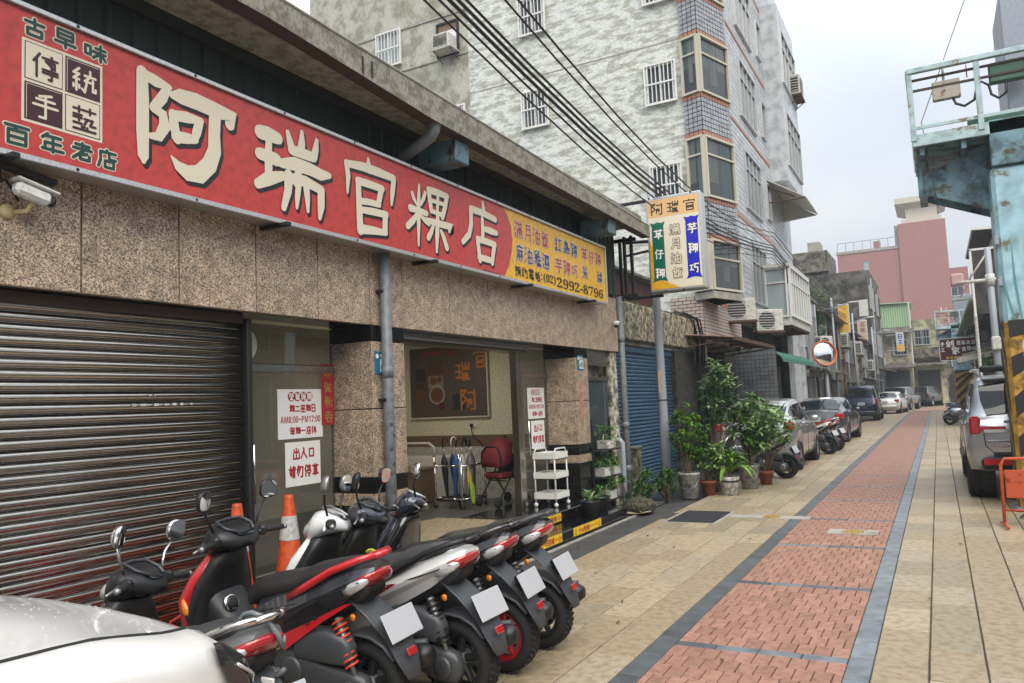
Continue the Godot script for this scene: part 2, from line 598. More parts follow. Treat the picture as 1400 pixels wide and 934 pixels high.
func paving() -> void:
	struct("ground", slab(-300, 300, 200, -500, -0.06), mat("ground_far", C(0.17, 0.165, 0.155), 0.9, 0.0, {"t": "grit", "s": 1.0, "d": "blotch", "ds": 0.2}))
	var tans := [M("tan0"), M("tan1"), M("tan2"), M("tan3"), M("tan1")]
	var reds := [M("brickred0"), M("brickred1"), M("brickred2"), M("brickred1")]
	# left tan pavement
	var left := struct("tan_pavement", slab(-3.5, -1.84, 3.0, -62.0, -0.012), M("mortar"))
	var cells := []
	for k in 6:
		var x1 := -1.84 - 0.3 * k
		var w := 0.3 if k < 5 else 0.16
		var off := 0.3 * (k % 2)
		for r in 108:
			var z := 2.0 - off - 0.6 * r
			if z < -61.0:
				continue
			if z < -10.45 and z > -11.5 and k >= 3:
				continue
			var d := absf(z + 3.0) if z < -3.0 else 80.0 + z
			cells.append([x1 - w * 0.5, z, w - 0.009, 0.589, d])
	laid(left, "paving_tile", cells, 0.02, tans, 290, "far_paving_tiles")
	# right tan pavement
	var right := struct("tan_pavement", slab(-0.47, 4.4, 3.0, -62.0, -0.012), M("mortar"))
	cells = []
	for k in 16:
		var x0 := -0.47 + 0.3 * k
		var off := [0.0, 0.22, 0.4, 0.1, 0.5][k % 5] as float
		for r in 108:
			var z := 2.0 - off - 0.6 * r
			if z < -61.0:
				continue
			var inside := x0 < 0.05 + (-z - 4.0) * 0.11 and z < -3.4
			cells.append([x0 + 0.15, z, 0.29, 0.589, -z if inside else 200.0 - z])
	laid(right, "paving_tile", cells, 0.02, tans, 290, "far_paving_tiles")
	# red band
	var red := struct("brick_paving", slab(-1.69, -0.61, 3.0, -62.0, -0.011), M("mortar"))
	cells = []
	var bands := []
	for p in 34:
		var zb := 0.4 - 1.9 * p
		if zb < -60.0:
			break
		for s in 4:
			bands.append([-1.69 + 0.135 + 0.27 * s, zb, 0.262, 0.1, absf(zb + 4.0) if zb < -3.5 else 90.0])
		for r in 9:
			var z := zb - 0.05 - 0.1 - 0.2 * r
			var half := r % 2 == 1
			var xs := [-1.69]
			if half:
				xs.append(-1.69 + 0.054)
			while xs[-1] < -0.61 - 0.109:
				xs.append(xs[-1] + 0.108)
			xs.append(-0.61)
			for i in xs.size() - 1:
				var w: float = xs[i + 1] - xs[i]
				if w > 0.02:
					cells.append([(xs[i] + xs[i + 1]) * 0.5, z, w - rng.randf_range(0.004, 0.009), 0.193, -z if z < -3.9 else 90.0 + z])
	laid(red, "brick", cells, 0.02, reds, 300, "far_bricks")
	laid(red, "band_stone", bands, 0.018, [M("slate1"), M("bluestone0"), M("slate2")], 80, "far_band_stones")
	# edging on both sides of the red band
	for sd in 2:
		var x0: float = [-1.84, -0.61][sd]
		var w: float = [0.15, 0.14][sd]
		var e := struct("stone_edging", slab(x0, x0 + w, 3.0, -62.0, -0.0115), M("mortar"))
		cells = []
		for r in 160:
			var z := 2.0 - 0.4 * r
			cells.append([x0 + w * 0.5, z, w - 0.004, 0.395, -z if z < -3.4 else 90.0])
		laid(e, "edging_stone", cells, 0.018, [M("slate0"), M("slate1"), M("slate2")] if sd == 0 else [M("bluestone0"), M("bluestone1"), M("bluestone2")], 150, "far_edging_stones")
	# the band where the street bends away
	var g := G.new()
	g.q(V(-1.84, -0.004, -62.0), V(-0.6, -0.004, -72.0), V(1.4, -0.004, -68.0), V(-0.47, -0.004, -62.0))
	g.q(V(-0.6, -0.004, -72.0), V(4.0, -0.004, -78.0), V(5.0, -0.004, -74.0), V(1.4, -0.004, -68.0))
	struct("brick_paving", g, M("brickred1"))
	g = G.new()
	g.q(V(-4.0, -0.02, -62.0), V(-4.0, -0.02, -120.0), V(14.0, -0.02, -120.0), V(14.0, -0.02, -62.0))
	struct("road", g, mat("far_tan", C(0.36, 0.31, 0.21), 0.6, 0.0, {"t": "grit", "s": 1.0, "d": "blotch", "ds": 0.3}))
	# gutter and verge on the left
	struct("gutter", slab(-3.93, -3.5, 3.0, -12.4, -0.01), M("asphalt"))
	struct("gutter_edge", G.new().span(V(-3.96, -0.06, -11.2), V(-3.925, 0.006, 3.0)), M("concrete_pale"))
	struct("apron", slab(-4.75, -3.96, 3.0, -12.4, -0.006), M("concrete"))
	struct("verge", slab(-14.0, -3.5, -12.4, -62.0, -0.016), mat("wet_asphalt", C(0.10, 0.098, 0.092), 0.5, 0.0, {"t": "grit", "s": 3.0, "d": "stain", "ds": 0.3, "r": "wet"}))
	struct("verge", slab(4.4, 14.0, 3.0, -62.0, -0.016), M("wet_asphalt"))
	# drain mat, concrete strip and inspection covers
	var dm := thing("drain_cover", "dark rubber drain mat lying flat on the tan paving before the shop", "drain cover", V(-3.03, 0, -10.88))
	part(dm, "cover", G.new().cham(V(0, -0.004, 0), V(0.62, 0.03, 1.02), 0.006), mat("rubber_mat", C(0.035, 0.032, 0.04), 0.85, 0.0, {"t": "grit", "s": 6.0, "b": "heightfine", "bs": 1.0}))
	part(dm, "surround", G.new().span(V(-0.36, -0.02, 0.525), V(0.36, 0.003, 0.56)).span(V(-0.36, -0.02, -0.56), V(0.36, 0.003, -0.525)).span(V(-0.36, -0.02, -0.52), V(-0.32, 0.003, 0.52)).span(V(0.32, -0.02, -0.52), V(0.36, 0.003, 0.52)), M("concrete_pale"))
	struct("concrete_strip", G.new().span(V(-2.66, -0.02, -11.18), V(-1.6, 0.0035, -10.92)), M("concrete_pale"))
	var worn := [["yellow painted inspection cover set in the concrete strip by the drain mat", V(-2.1, 0.002, -11.05), 0.2, 0.1], ["grey worn inspection cover with a yellow patch in the red brick band", V(-1.0, 0.003, -10.05), 0.27, 0.17]]
	for i in 2:
		var w: Array = worn[i]
		var t := thing("inspection_cover", w[0], "cover", w[1], 0.0, "inspection covers in the paving")
		if i == 1:
			part(t, "concrete_patch", G.new().span(V(-0.27, -0.02, -0.17), V(0.27, 0.003, 0.17)), M("concrete_pale"))
		part(t, "plate", G.new().lathe([Vector2(0.12, 0.0), Vector2(0.12, 0.006), Vector2(0.115, 0.008)], 20), mat("worn_yellow", C(0.55, 0.36, 0.05), 0.6, 0.0, {"t": "mould", "s": 3.0}))
	for k in 14:
		var at := V([-3.0, -2.4, -2.7, -2.2, -2.95, -2.0, -3.2, -0.2, 0.1, -1.3, -3.75, -3.7, -3.8, -3.6][k], 0.006, [-7.1, -6.2, -8.6, -5.6, -6.6, -9.3, -9.2, -7.0, -9.5, -5.0, -8.3, -9.4, -10.2, -7.7][k])
		var l := solo("fallen_leaf", leaf_shape(0.045, 0.022, 0.012), mat("dry_leaf", C(0.09, 0.05, 0.02), 0.8), "small dry brown leaf lying on the paving before the shop", "leaf", "dry leaves on the paving")
		l.position = at
		l.rotation_degrees = V(rng.randf_range(-8, 8), rng.randf_range(0, 360), 0)

# a folded leaf along +x lying in xz
func leaf_shape(l: float, w: float, bend: float) -> G:
	var g := G.new(true)
	var st := [[0.0, 0.02], [0.25, 0.75], [0.5, 1.0], [0.75, 0.7], [1.0, 0.02]]
	for i in 4:
		var a: Array = st[i]
		var b: Array = st[i + 1]
		var pa := V(l * a[0], bend * sin(a[0] * PI) - bend * a[0] * a[0], 0)
		var pb := V(l * b[0], bend * sin(b[0] * PI) - bend * b[0] * b[0], 0)
		for s in [-1.0, 1.0]:
			var ea: Vector3 = pa + V(0, w * a[1] * 0.25, w * a[1] * 0.5 * s)
			var eb: Vector3 = pb + V(0, w * b[1] * 0.25, w * b[1] * 0.5 * s)
			if s > 0:
				g.q(pa, ea, eb, pb)
			else:
				g.q(pa, pb, eb, ea)
	return g

# ---------------------------------------------------------------- lettering: strokes on a ten by ten grid, x right, y down
const STROKES := {
	"古": "13 93/51 56/26 86 89 29 26", "早": "21 81 85 25 21/23 83/17 97/55 59", "味": "13 33 37 17 13/53 93/45 95/71 79/75 48/75 98",
	"傳": "31 14/23 29/42 92/71 76/53 83 85 53 53/46 96/47 97/77 79 69", "統": "31 13 33 15 35/25 29/17 18/37 38/71 73/53 93/73 55 85/64 59 48/84 88 98 97",
	"手": "71 32/23 83/15 95/52 59 39", "藝": "12 92/31 33/71 73/14 44/34 36/15 45/17 47/55 85 77 97/65 57/19 99/69 68/48 58",
	"百": "11 91/51 43/23 83 89 29 23/26 86", "年": "31 13/22 82/25 85/25 28/18 98/52 59", "老": "22 72/51 54/14 94/82 19/46 49 89 87/76 47",
	"店": "51 52/22 92/22 26 19/63 66/65 95/46 86 89 49 46", "滿": "11 22/04 15/09 17/32 92/51 54 84 81/35 95 99 89/35 39/64 69/46 57/76 87",
	"月": "31 36 19/31 81 89 79/33 83/36 86", "油": "11 22/04 15/09 17/43 93 99 49 43/61 69/46 96", "飯": "31 14/31 54/24 44 46 24/24 29 48/37 49/62 92/62 66 59/64 94 69/65 99",
	"紅": "31 13 33 15 35/25 29/17 18/37 38/52 92/72 78/48 98", "龜": "51 32 72/33 73 75 33/33 35/55 58 98 97/35 38 18/36 46/16 35/65 95 97 65/66 96/76 86/26 38",
	"粿": "21 29/14 44/11 12/41 32/25 18/25 47/52 92 95 55 52/53 93/72 79/56 96/75 57/75 98", "草": "12 92/31 33/71 73/34 74 76 34/35 75/34 36/17 97/56 59", "仔": "31 14/23 29/42 82 64 69 59/45 95",
	"麻": "51 52/22 92/22 26 19/34 54/44 49/44 37/45 57/64 94/74 79/74 67/75 97", "雞": "41 12/13 23/33 43/44 24/15 45/35 18/35 49/61 54/53 59/54 94/71 79/56 96/58 98/59 99",
	"酒": "11 22/04 15/09 17/32 92/43 93 99 39 43/53 56 46/73 76 86/37 97", "芋": "12 92/31 33/71 73/24 84/16 96/54 59 49", "巧": "13 43/23 27/17 47/52 92/62 55 85 89 79",
	"米": "21 33/81 73/15 95/51 59/55 19/55 99", "糕": "21 29/14 44/25 18/25 47/61 72/91 82/53 93/54 94/46 96/73 76/57 56/67 68/77 78/87 98/57 49",
	"預": "12 42 33/14 44 25 29 19/52 92/62 53/54 94 97 57 54/55 95/56 96/67 49/87 99", "約": "31 13 33 15 35/25 29/17 18/37 38/61 53/53 93 99 79/64 75", "電": "21 81/12 92/51 54/12 13/92 93/33 43/63 73/25 85 88 28 25/26 86/55 59 99 98",
	"話": "31 32/13 53/24 44/25 45/26 46 48 26 26/81 62/54 94/73 76/56 96 99 59 56", "阿": "11 19/11 41 23 45 17/52 92/55 75 77 55/55 58/91 99 79", "瑞": "12 42/15 45/18 48/32 38/51 53 93 91/71 73/54 94/45 99/56 59/66 69/76 79/86 89",
	"官": "51 52/12 13/12 92 93/34 84 86 36/34 39/39 89 87 37", "營": "21 23/11 12/41 32/71 73/61 62/91 82/14 94/14 15/94 95/36 66 67 36/28 78 79 29 28", "業": "31 33/61 63/11 23/91 83/14 94/35 65/26 76/17 97/55 59/57 29/57 89",
	"時": "11 41 48 18 11/14 44/53 93/71 75/55 95/46 96/85 89 79/57 68", "間": "11 41 44 14/11 19/12 42/51 91 99 89/51 54 94/52 92/35 75 78 38 35/36 76", "週": "21 32/13 33 25 36 18/27 98/42 92 97 87/42 46/53 83/62 64/54 84/65 85 87 65",
	"二": "23 83/18 98", "至": "12 92/52 25 75/73 86/16 96/56 59/19 99", "日": "21 81 89 29 21/25 85", "每": "31 13/22 92/34 84 79/34 28/15 95/28 88/54 57", "一": "15 95", "休": "31 14/23 29/43 93/71 79/73 47/73 97",
	"出": "51 59/22 24 84 82/15 19 99 95", "入": "41 52 19/52 55 99", "口": "22 82 88 28 22", "請": "31 32/13 53/24 44/25 45/26 46 48 26/62 92/63 93/54 94/71 74/65 85 89/65 69/66 86/67 87", "勿": "31 14/22 92 89 69/42 16/62 28",
	"停": "31 14/23 29/71 72/42 92/53 83 84 53/45 95 96/45 46/57 87/77 79 69", "車": "12 92/33 73 77 37 33/35 75/18 98/51 59", "小": "51 59 49/33 16/73 96", "心": "24 17/43 48 88 86/54 65/83 95", "大": "14 94/51 54 19/54 99", "工": "22 82/52 58/18 98", "五": "12 92/42 39/25 85 79/19 99", "金": "51 14/51 94/34 74/26 86/54 59/19 99/37 38/77 68",
	"劉": "31 13 14/13 24/43 53 44/15 55/35 38/26 27/46 47/18 58/72 76/91 99 89", "家": "51 52/12 13/12 92 93/24 84/54 26/44 56 59 48/45 27/56 28/65 97", "恭": "12 92/31 35/71 75/15 95/35 17/65 97/55 59/37 28/67 78", "賀": "12 42 44/22 15/53 83 84 53/25 75 88 28 25/26 76/27 77/38 19/68 89", "新": "31 32/12 52/22 23/42 43/14 54/15 55/35 39/35 17/45 57/71 63 69/64 94/84 89", "春": "22 82/14 94/16 96/51 27/55 88/36 76 79 39 36",
	"階": "11 19/11 31 23 35 17/51 54 64/53 63/81 84 94 93/92 83/56 86 89 59 56/57 87", "梯": "21 29/14 44/24 16/24 46/61 72/91 82/53 93 95 55/55 57 97 89/74 79/77 58", "鼎": "31 71 74 34 31/32 72/15 45 45/25 29/35 39/65 95/65 69/85 89", "邊": "21 32/13 33 25 36 18/27 98/42 92/53 83/54 84/45 95/66 76 77", "蒸": "12 92/31 33/71 73/44 64 56/36 27/66 87/18 98",
}

func strip(g: G, p: Array, O: Vector3, r: Vector3, u: Vector3) -> void:   # p: [x, y, radius] in the frame's metres; a flat stroke facing r x u
	var n := p.size()
	var l := []
	var m := []
	for i in n:
		var a: Array = p[maxi(i - 1, 0)]
		var b: Array = p[mini(i + 1, n - 1)]
		var d := Vector2(b[0] - a[0], b[1] - a[1]).normalized()
		var s := Vector2(-d.y, d.x) * (p[i][2] as float)
		l.append(O + r * (p[i][0] + s.x) + u * (p[i][1] + s.y))
		m.append(O + r * (p[i][0] - s.x) + u * (p[i][1] - s.y))
	for i in n - 1:
		g.q(m[i], m[i + 1], l[i + 1], l[i])
	for e in 2:
		var i := 0 if e == 0 else n - 1
		var j := 1 if e == 0 else n - 2
		var d := Vector2(p[i][0] - p[j][0], p[i][1] - p[j][1]).normalized()
		var c := O + r * (p[i][0] as float) + u * (p[i][1] as float)
		var last := Vector3()
		for k in 6:
			var v := d.rotated(lerpf(-PI / 2, PI / 2, k / 5.0)) * (p[i][2] as float)
			var q := c + r * v.x + u * v.y
			if k > 0:
				g.t(c, last, q)
			last = q

func sign_char(g: G, ch: String, O: Vector3, r: Vector3, u: Vector3, w: float, h: float, pen: float) -> void:   # O = top left
	if not STROKES.has(ch):
		return
	var nrm := r.cross(u).normalized()
	var k := 0
	for s in (STROKES[ch] as String).split("/", false):
		var pts := []
		for tk in s.split(" ", false):
			pts.append([(tk[0].to_int() + 0.5) / 10.0 * w, -(tk[1].to_int() + 0.5) / 10.0 * h, pen])
		if pts.size() < 2:
			continue
		# sharp corners: one piece for each straight run
		for i in pts.size() - 1:
			strip(g, [pts[i], pts[i + 1]], O + nrm * 0.00012 * k, r, u)
			k += 1

func words(g: G, text: String, O: Vector3, r: Vector3, u: Vector3, w: float, h: float, pen: float, step: Vector3) -> void:
	for i in text.length():
		sign_char(g, text[i], O + step * i, r, u, w, h, pen)

func latin(parent: Node, called: String, text: String, O: Vector3, r: Vector3, u: Vector3, h: float, width: float, m: Material, serif := false) -> MeshInstance3D:   # O = lower left, h = digit height
	var f := SystemFont.new()
	f.font_names = PackedStringArray(["Droid Serif" if serif else "Droid Sans"])
	f.font_weight = 700
	var t := TextMesh.new()
	t.font = f
	t.text = text
	t.font_size = 64
	t.pixel_size = 0.01
	t.depth = 0.0
	t.horizontal_alignment = HORIZONTAL_ALIGNMENT_LEFT
	t.material = m
	var bb := t.get_aabb()
	var sx := width / maxf(bb.size.x, 0.01)
	var sy := h / maxf(bb.size.y, 0.01)
	var n := r.cross(u)
	var o := MeshInstance3D.new()
	o.name = called
	o.mesh = t
	o.transform = Transform3D(Basis(r * sx, u * sy, n), O - r * (bb.position.x * sx) - u * (bb.position.y * sy))
	parent.add_child(o, true)
	return o

func sheet(c: Vector3, r: Vector3, u: Vector3, w: float, h: float, g: G = null) -> G:
	if g == null:
		g = G.new()
	g.q(c - r * w / 2 - u * h / 2, c + r * w / 2 - u * h / 2, c + r * w / 2 + u * h / 2, c - r * w / 2 + u * h / 2)
	return g

# ---------------------------------------------------------------- the shop
const FX := -4.5
func shop() -> void:
	var t := thing("shop_building", "low food shop clad in speckled pink granite with a red sign", "shop")
	# fascia panels
	var fas := part(t, "fascia", G.new().span(V(-4.75, 2.46, -11.97), V(-4.545, 3.4, 0.5)), M("black_seam"))
	var sm := [0.5, -0.2, -0.88, -1.55, -2.22, -2.9, -3.6, -4.29, -4.97, -5.65, -6.15, -6.99, -7.81, -8.58, -9.42, -10.21, -10.66, -11.32, -11.98]
	for i in sm.size() - 1:
		put(fas, "granite_panel", G.new().cham(V(-4.525, 2.87, (sm[i] + sm[i + 1]) * 0.5), V(0.05, 0.87, sm[i] - sm[i + 1] - 0.012), 0.004).mesh(), M("granite" if i % 2 else "granite2"))
	# soffit of the recess
	part(t, "recess_soffit", G.new().span(V(-5.0, 2.435, -11.95), V(-4.56, 2.455, 0.5)), M("black_granite"))
	# upper sheet wall
	var g := G.new()
	var z := 0.5
	while z > -12.0:
		g.q(V(-4.52, 3.36, z), V(-4.52, 3.36, z - 0.13), V(-4.52, 4.46, z - 0.13), V(-4.52, 4.46, z))
		g.q(V(-4.52, 3.36, z - 0.13), V(-4.50, 3.36, z - 0.145), V(-4.50, 4.46, z - 0.145), V(-4.52, 4.46, z - 0.13))
		g.q(V(-4.50, 3.36, z - 0.145), V(-4.50, 3.36, z - 0.175), V(-4.50, 4.46, z - 0.175), V(-4.50, 4.46, z - 0.145))
		g.q(V(-4.50, 3.36, z - 0.175), V(-4.52, 3.36, z - 0.19), V(-4.52, 4.46, z - 0.19), V(-4.50, 4.46, z - 0.175))
		z -= 0.19
	var wall := part(t, "upper_wall", G.new().span(V(-4.75, 3.4, -11.97), V(-4.53, 4.5, 0.5)), M("green_sheet"))
	part(wall, "corrugated_sheet", g, M("green_sheet"))
	part(wall, "flashing", G.new().span(V(-4.52, 4.36, -12.0), V(-4.475, 4.47, 0.5)), M("flashing"))
	# eave: soffit boards, gutter
	var eave := part(t, "eave", G.new().span(V(-13.0, 4.56, -12.15), V(-4.05, 4.64, 0.8)), M("gutter_face"))
	part(eave, "soffit_board", G.new().span(V(-4.5, 4.455, -12.1), V(-4.12, 4.475, 0.7)), M("soffit"))
	g = G.new()
	var lower := [V(-3.95, 4.455, 0.9), V(-3.95, 4.45, -3.9), V(-3.95, 4.34, -6.0), V(-3.95, 4.29, -12.25)]
	var upper := [4.66, 4.64, 4.6, 4.47]
	for i in 3:
		var a: Vector3 = lower[i]
		var b: Vector3 = lower[i + 1]
		var ua := V(-3.95, upper[i], a.z)
		var ub := V(-3.95, upper[i + 1], b.z)
		g.q(a, b, ub, ua)
		g.q(ua, ub, ub + V(-0.14, 0, 0), ua + V(-0.14, 0, 0))
		if i == 2:
			g.q(b, b + V(-0.14, 0, 0), ub + V(-0.14, 0, 0), ub)
	part(eave, "gutter_face", g, M("gutter_face"))
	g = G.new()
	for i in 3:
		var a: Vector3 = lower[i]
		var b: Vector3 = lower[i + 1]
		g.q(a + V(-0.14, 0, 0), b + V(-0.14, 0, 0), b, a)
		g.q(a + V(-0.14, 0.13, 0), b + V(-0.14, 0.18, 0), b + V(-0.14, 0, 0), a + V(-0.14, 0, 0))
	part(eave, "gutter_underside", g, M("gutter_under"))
	part(eave, "drip_edge", G.new().tube([V(-3.95, 4.66, 0.9), V(-3.95, 4.645, -3.9), V(-3.95, 4.605, -6.0), V(-3.95, 4.475, -12.25)], 0.012, 6), M("concrete_pale"))
	for zz in [-4.95, -5.07]:
		part(eave, "gutter_clip", G.new().span(V(-3.951, 4.42, zz - 0.012), V(-3.945, 4.56, zz + 0.012)), M("dark_metal"))
	# brackets of blue painted steel
	for b in [[-6.6, 0.25], [-10.75, 0.32]]:
		part(t, "steel_bracket", G.new().cham(V(-4.26, 4.21, b[0]), V(0.46, 0.22, b[1]), 0.01), M("blue_steel"))
	# side, back and inner walls
	part(t, "side_wall", G.new().span(V(-13.0, -0.05, -12.0), V(-4.78, 4.55, -11.86)), M("concrete"))
	part(t, "rear_wall", G.new().span(V(-13.1, -0.05, -12.0), V(-12.9, 4.55, 0.8)), M("concrete"))
	part(t, "near_wall", G.new().span(V(-13.0, -0.05, 0.5), V(-4.55, 4.55, 0.7)), M("concrete"))
	# columns
	for c in [[-5.90, 0.5], [-10.435, 0.45]]:
		var col := part(t, "column", G.new().span(V(-4.98, 0.2, c[0] - c[1] * 0.5 + 0.02), V(-4.525, 2.45, c[0] + c[1] * 0.5 - 0.02)), M("black_seam"))
		for s in [[0.27, 0.79, 1], [0.79, 0.91, 0], [0.91, 1.05, 1], [1.05, 1.67, 0], [1.67, 2.29, 0], [2.29, 2.435, 1]]:
			var mm := M("black_granite") if s[2] == 1 else M("granite")
			put(col, "black_block" if s[2] == 1 else "granite_block", G.new().cham(V(-4.75, (s[0] + s[1]) * 0.5, c[0]), V(0.5, s[1] - s[0] - 0.008, c[1]), 0.005).mesh(), mm)
	# platform and steps
	part(t, "upper_step", G.new().cham(V(-4.865, 0.2, -7.6), V(1.03, 0.14, 6.1), 0.008), M("black_granite"))
	part(t, "lower_step", G.new().cham(V(-4.5, 0.06, -7.7), V(1.0, 0.15, 5.9), 0.008), M("black_granite"))
	# roller shutter
	var sh := part(t, "roller_shutter", G.new().span(V(-4.72, 0.0, -4.28), V(-4.70, 2.42, 0.5)), M("black_seam"))
	var pf := []
	for k in 9:
		var a := PI * k / 8.0
		pf.append(Vector2(sin(a) * 0.016, 0.0275 * -cos(a)))
	pf.append(Vector2(-0.004, 0.0275))
	pf.append(Vector2(-0.004, -0.0275))
	var slat := G.new(true)
	slat.prism(pf, 0.0, 4.75)
	# a thin lock strip below each slat
	slat.soft(false).span(V(-0.004, -0.036, 0.0), V(0.003, -0.0295, 4.75))
	var sm2 := slat.mesh()
	for i in 35:
		put(sh, "slat", sm2, M("steel_slat"), V(-4.66, 0.07 + 0.067 * i, -4.27), rot(V(0, 0, 1), rng.randf_range(-1.2, 1.2)))
	part(sh, "guide_rail", G.new().cham(V(-4.65, 1.2, -4.31), V(0.1, 2.4, 0.05), 0.006), M("dark_metal"))
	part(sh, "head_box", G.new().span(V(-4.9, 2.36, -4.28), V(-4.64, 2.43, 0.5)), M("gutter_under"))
	var scrap := G.new()
	for i in 9:
		var y: float = [0.405, 0.405, 0.405, 0.405, 0.406, 0.406, 0.406, 0.47, 0.47][i]
		scrap.box(V(-4.642, y + 1.35, [-3.35, -3.42, -3.52, -3.6, -3.66, -3.72, -3.8, -3.48, -3.5][i]), V(0.002, rng.randf_range(0.008, 0.018), rng.randf_range(0.02, 0.05)))
	part(sh, "sticker_scraps", scrap, M("white_dirty"))
	# glazed recess beside the shutter
	recess(t, -4.36, -5.66, true)
	recess(t, -9.22, -10.22, false)
	# door head over the open doorway
	part(t, "door_header", G.new().cham(V(-4.86, 2.385, -7.7), V(0.24, 0.1, 3.0), 0.006), mat("bronze", C(0.10, 0.085, 0.07), 0.3, 0.8))
	part(t, "door_track", G.new().cham(V(-4.72, 2.40, -7.7), V(0.05, 0.07, 3.0), 0.004), M("stainless"))
	part(t, "door_post", G.new().cham(V(-4.95, 1.3, -6.22), V(0.12, 2.1, 0.1), 0.006), M("aluminium"))
	# window beside the far column
	var wn := part(t, "side_window", G.new().cham(V(-4.62, 2.32, -11.16), V(0.06, 0.24, 0.98), 0.005), M("stainless"))
	part(wn, "pane", G.new().span(V(-4.625, 0.62, -11.62), V(-4.615, 1.98, -10.68)), M("window_glass"))
	part(wn, "frame", G.new().span(V(-4.65, 1.97, -11.64), V(-4.59, 2.03, -10.67)).span(V(-4.65, 0.55, -11.68), V(-4.59, 2.2, -11.63)).span(V(-4.65, 0.5, -11.64), V(-4.59, 0.61, -10.67)), M("stainless"))
	part(wn, "sill_wall", G.new().span(V(-4.7, 0.0, -11.68), V(-4.56, 0.5, -10.66)), M("black_granite"))
	part(wn, "inner_panel", G.new().span(V(-4.75, 0.5, -11.6), V(-4.72, 2.2, -10.7)), M("concrete"))
	part(t, "end_pier", G.new().cham(V(-4.66, 1.22, -11.83), V(0.24, 2.44, 0.26), 0.01), mat("peel_paint", C(0.62, 0.6, 0.54), 0.8, 0.0, {"t": "mould", "s": 0.7}))

func recess(t: Node3D, z0: float, z1: float, near: bool) -> void:
	var x := -4.97
	var rc := part(t, "glazed_screen", G.new().cham(V(x, 2.05, (z0 + z1) * 0.5), V(0.07, 0.07, z0 - z1 - 0.02), 0.006), M("stainless"))
	part(rc, "jamb", G.new().cham(V(x + 0.0, 1.3, z0 - 0.05), V(0.11, 2.25, 0.1), 0.008), M("stainless"))
	part(rc, "stile", G.new().cham(V(x + 0.01, 1.1, z0 - 0.16), V(0.05, 1.82, 0.06), 0.006), M("stainless"))
	part(rc, "pane", G.new().span(V(x - 0.006, 0.26, z1 + 0.01), V(x + 0.006, 2.02, z0 - 0.19)), M("glass"))
	part(rc, "transom_pane", G.new().span(V(x - 0.006, 2.085, z1 + 0.01), V(x + 0.006, 2.42, z0 - 0.1)), M("glass"))
	part(rc, "bottom_rail", G.new().cham(V(x, 0.31, (z0 + z1) * 0.5 - 0.08), V(0.05, 0.09, z0 - z1 - 0.22), 0.006), M("stainless"))
	part(rc, "pull_handle", G.new(true).tube([V(x + 0.03, 0.95, z0 - 0.25), V(x + 0.07, 0.95, z0 - 0.25), V(x + 0.07, 1.42, z0 - 0.25), V(x + 0.03, 1.42, z0 - 0.25)], 0.014, 8), M("chrome"))
	if near:
		part(rc, "return_panel", G.new().cham(V(-4.84, 1.22, z0 + 0.035), V(0.3, 2.42, 0.04), 0.004), M("stainless"))
		part(rc, "white_disc", G.new().lathe([Vector2(0.15, 0.0), Vector2(0.15, 0.012)], 24, Transform3D(rot(V(0, 0, 1), -90), V(x + 0.01, 2.24, z0 - 0.2))), M("white_plastic"))

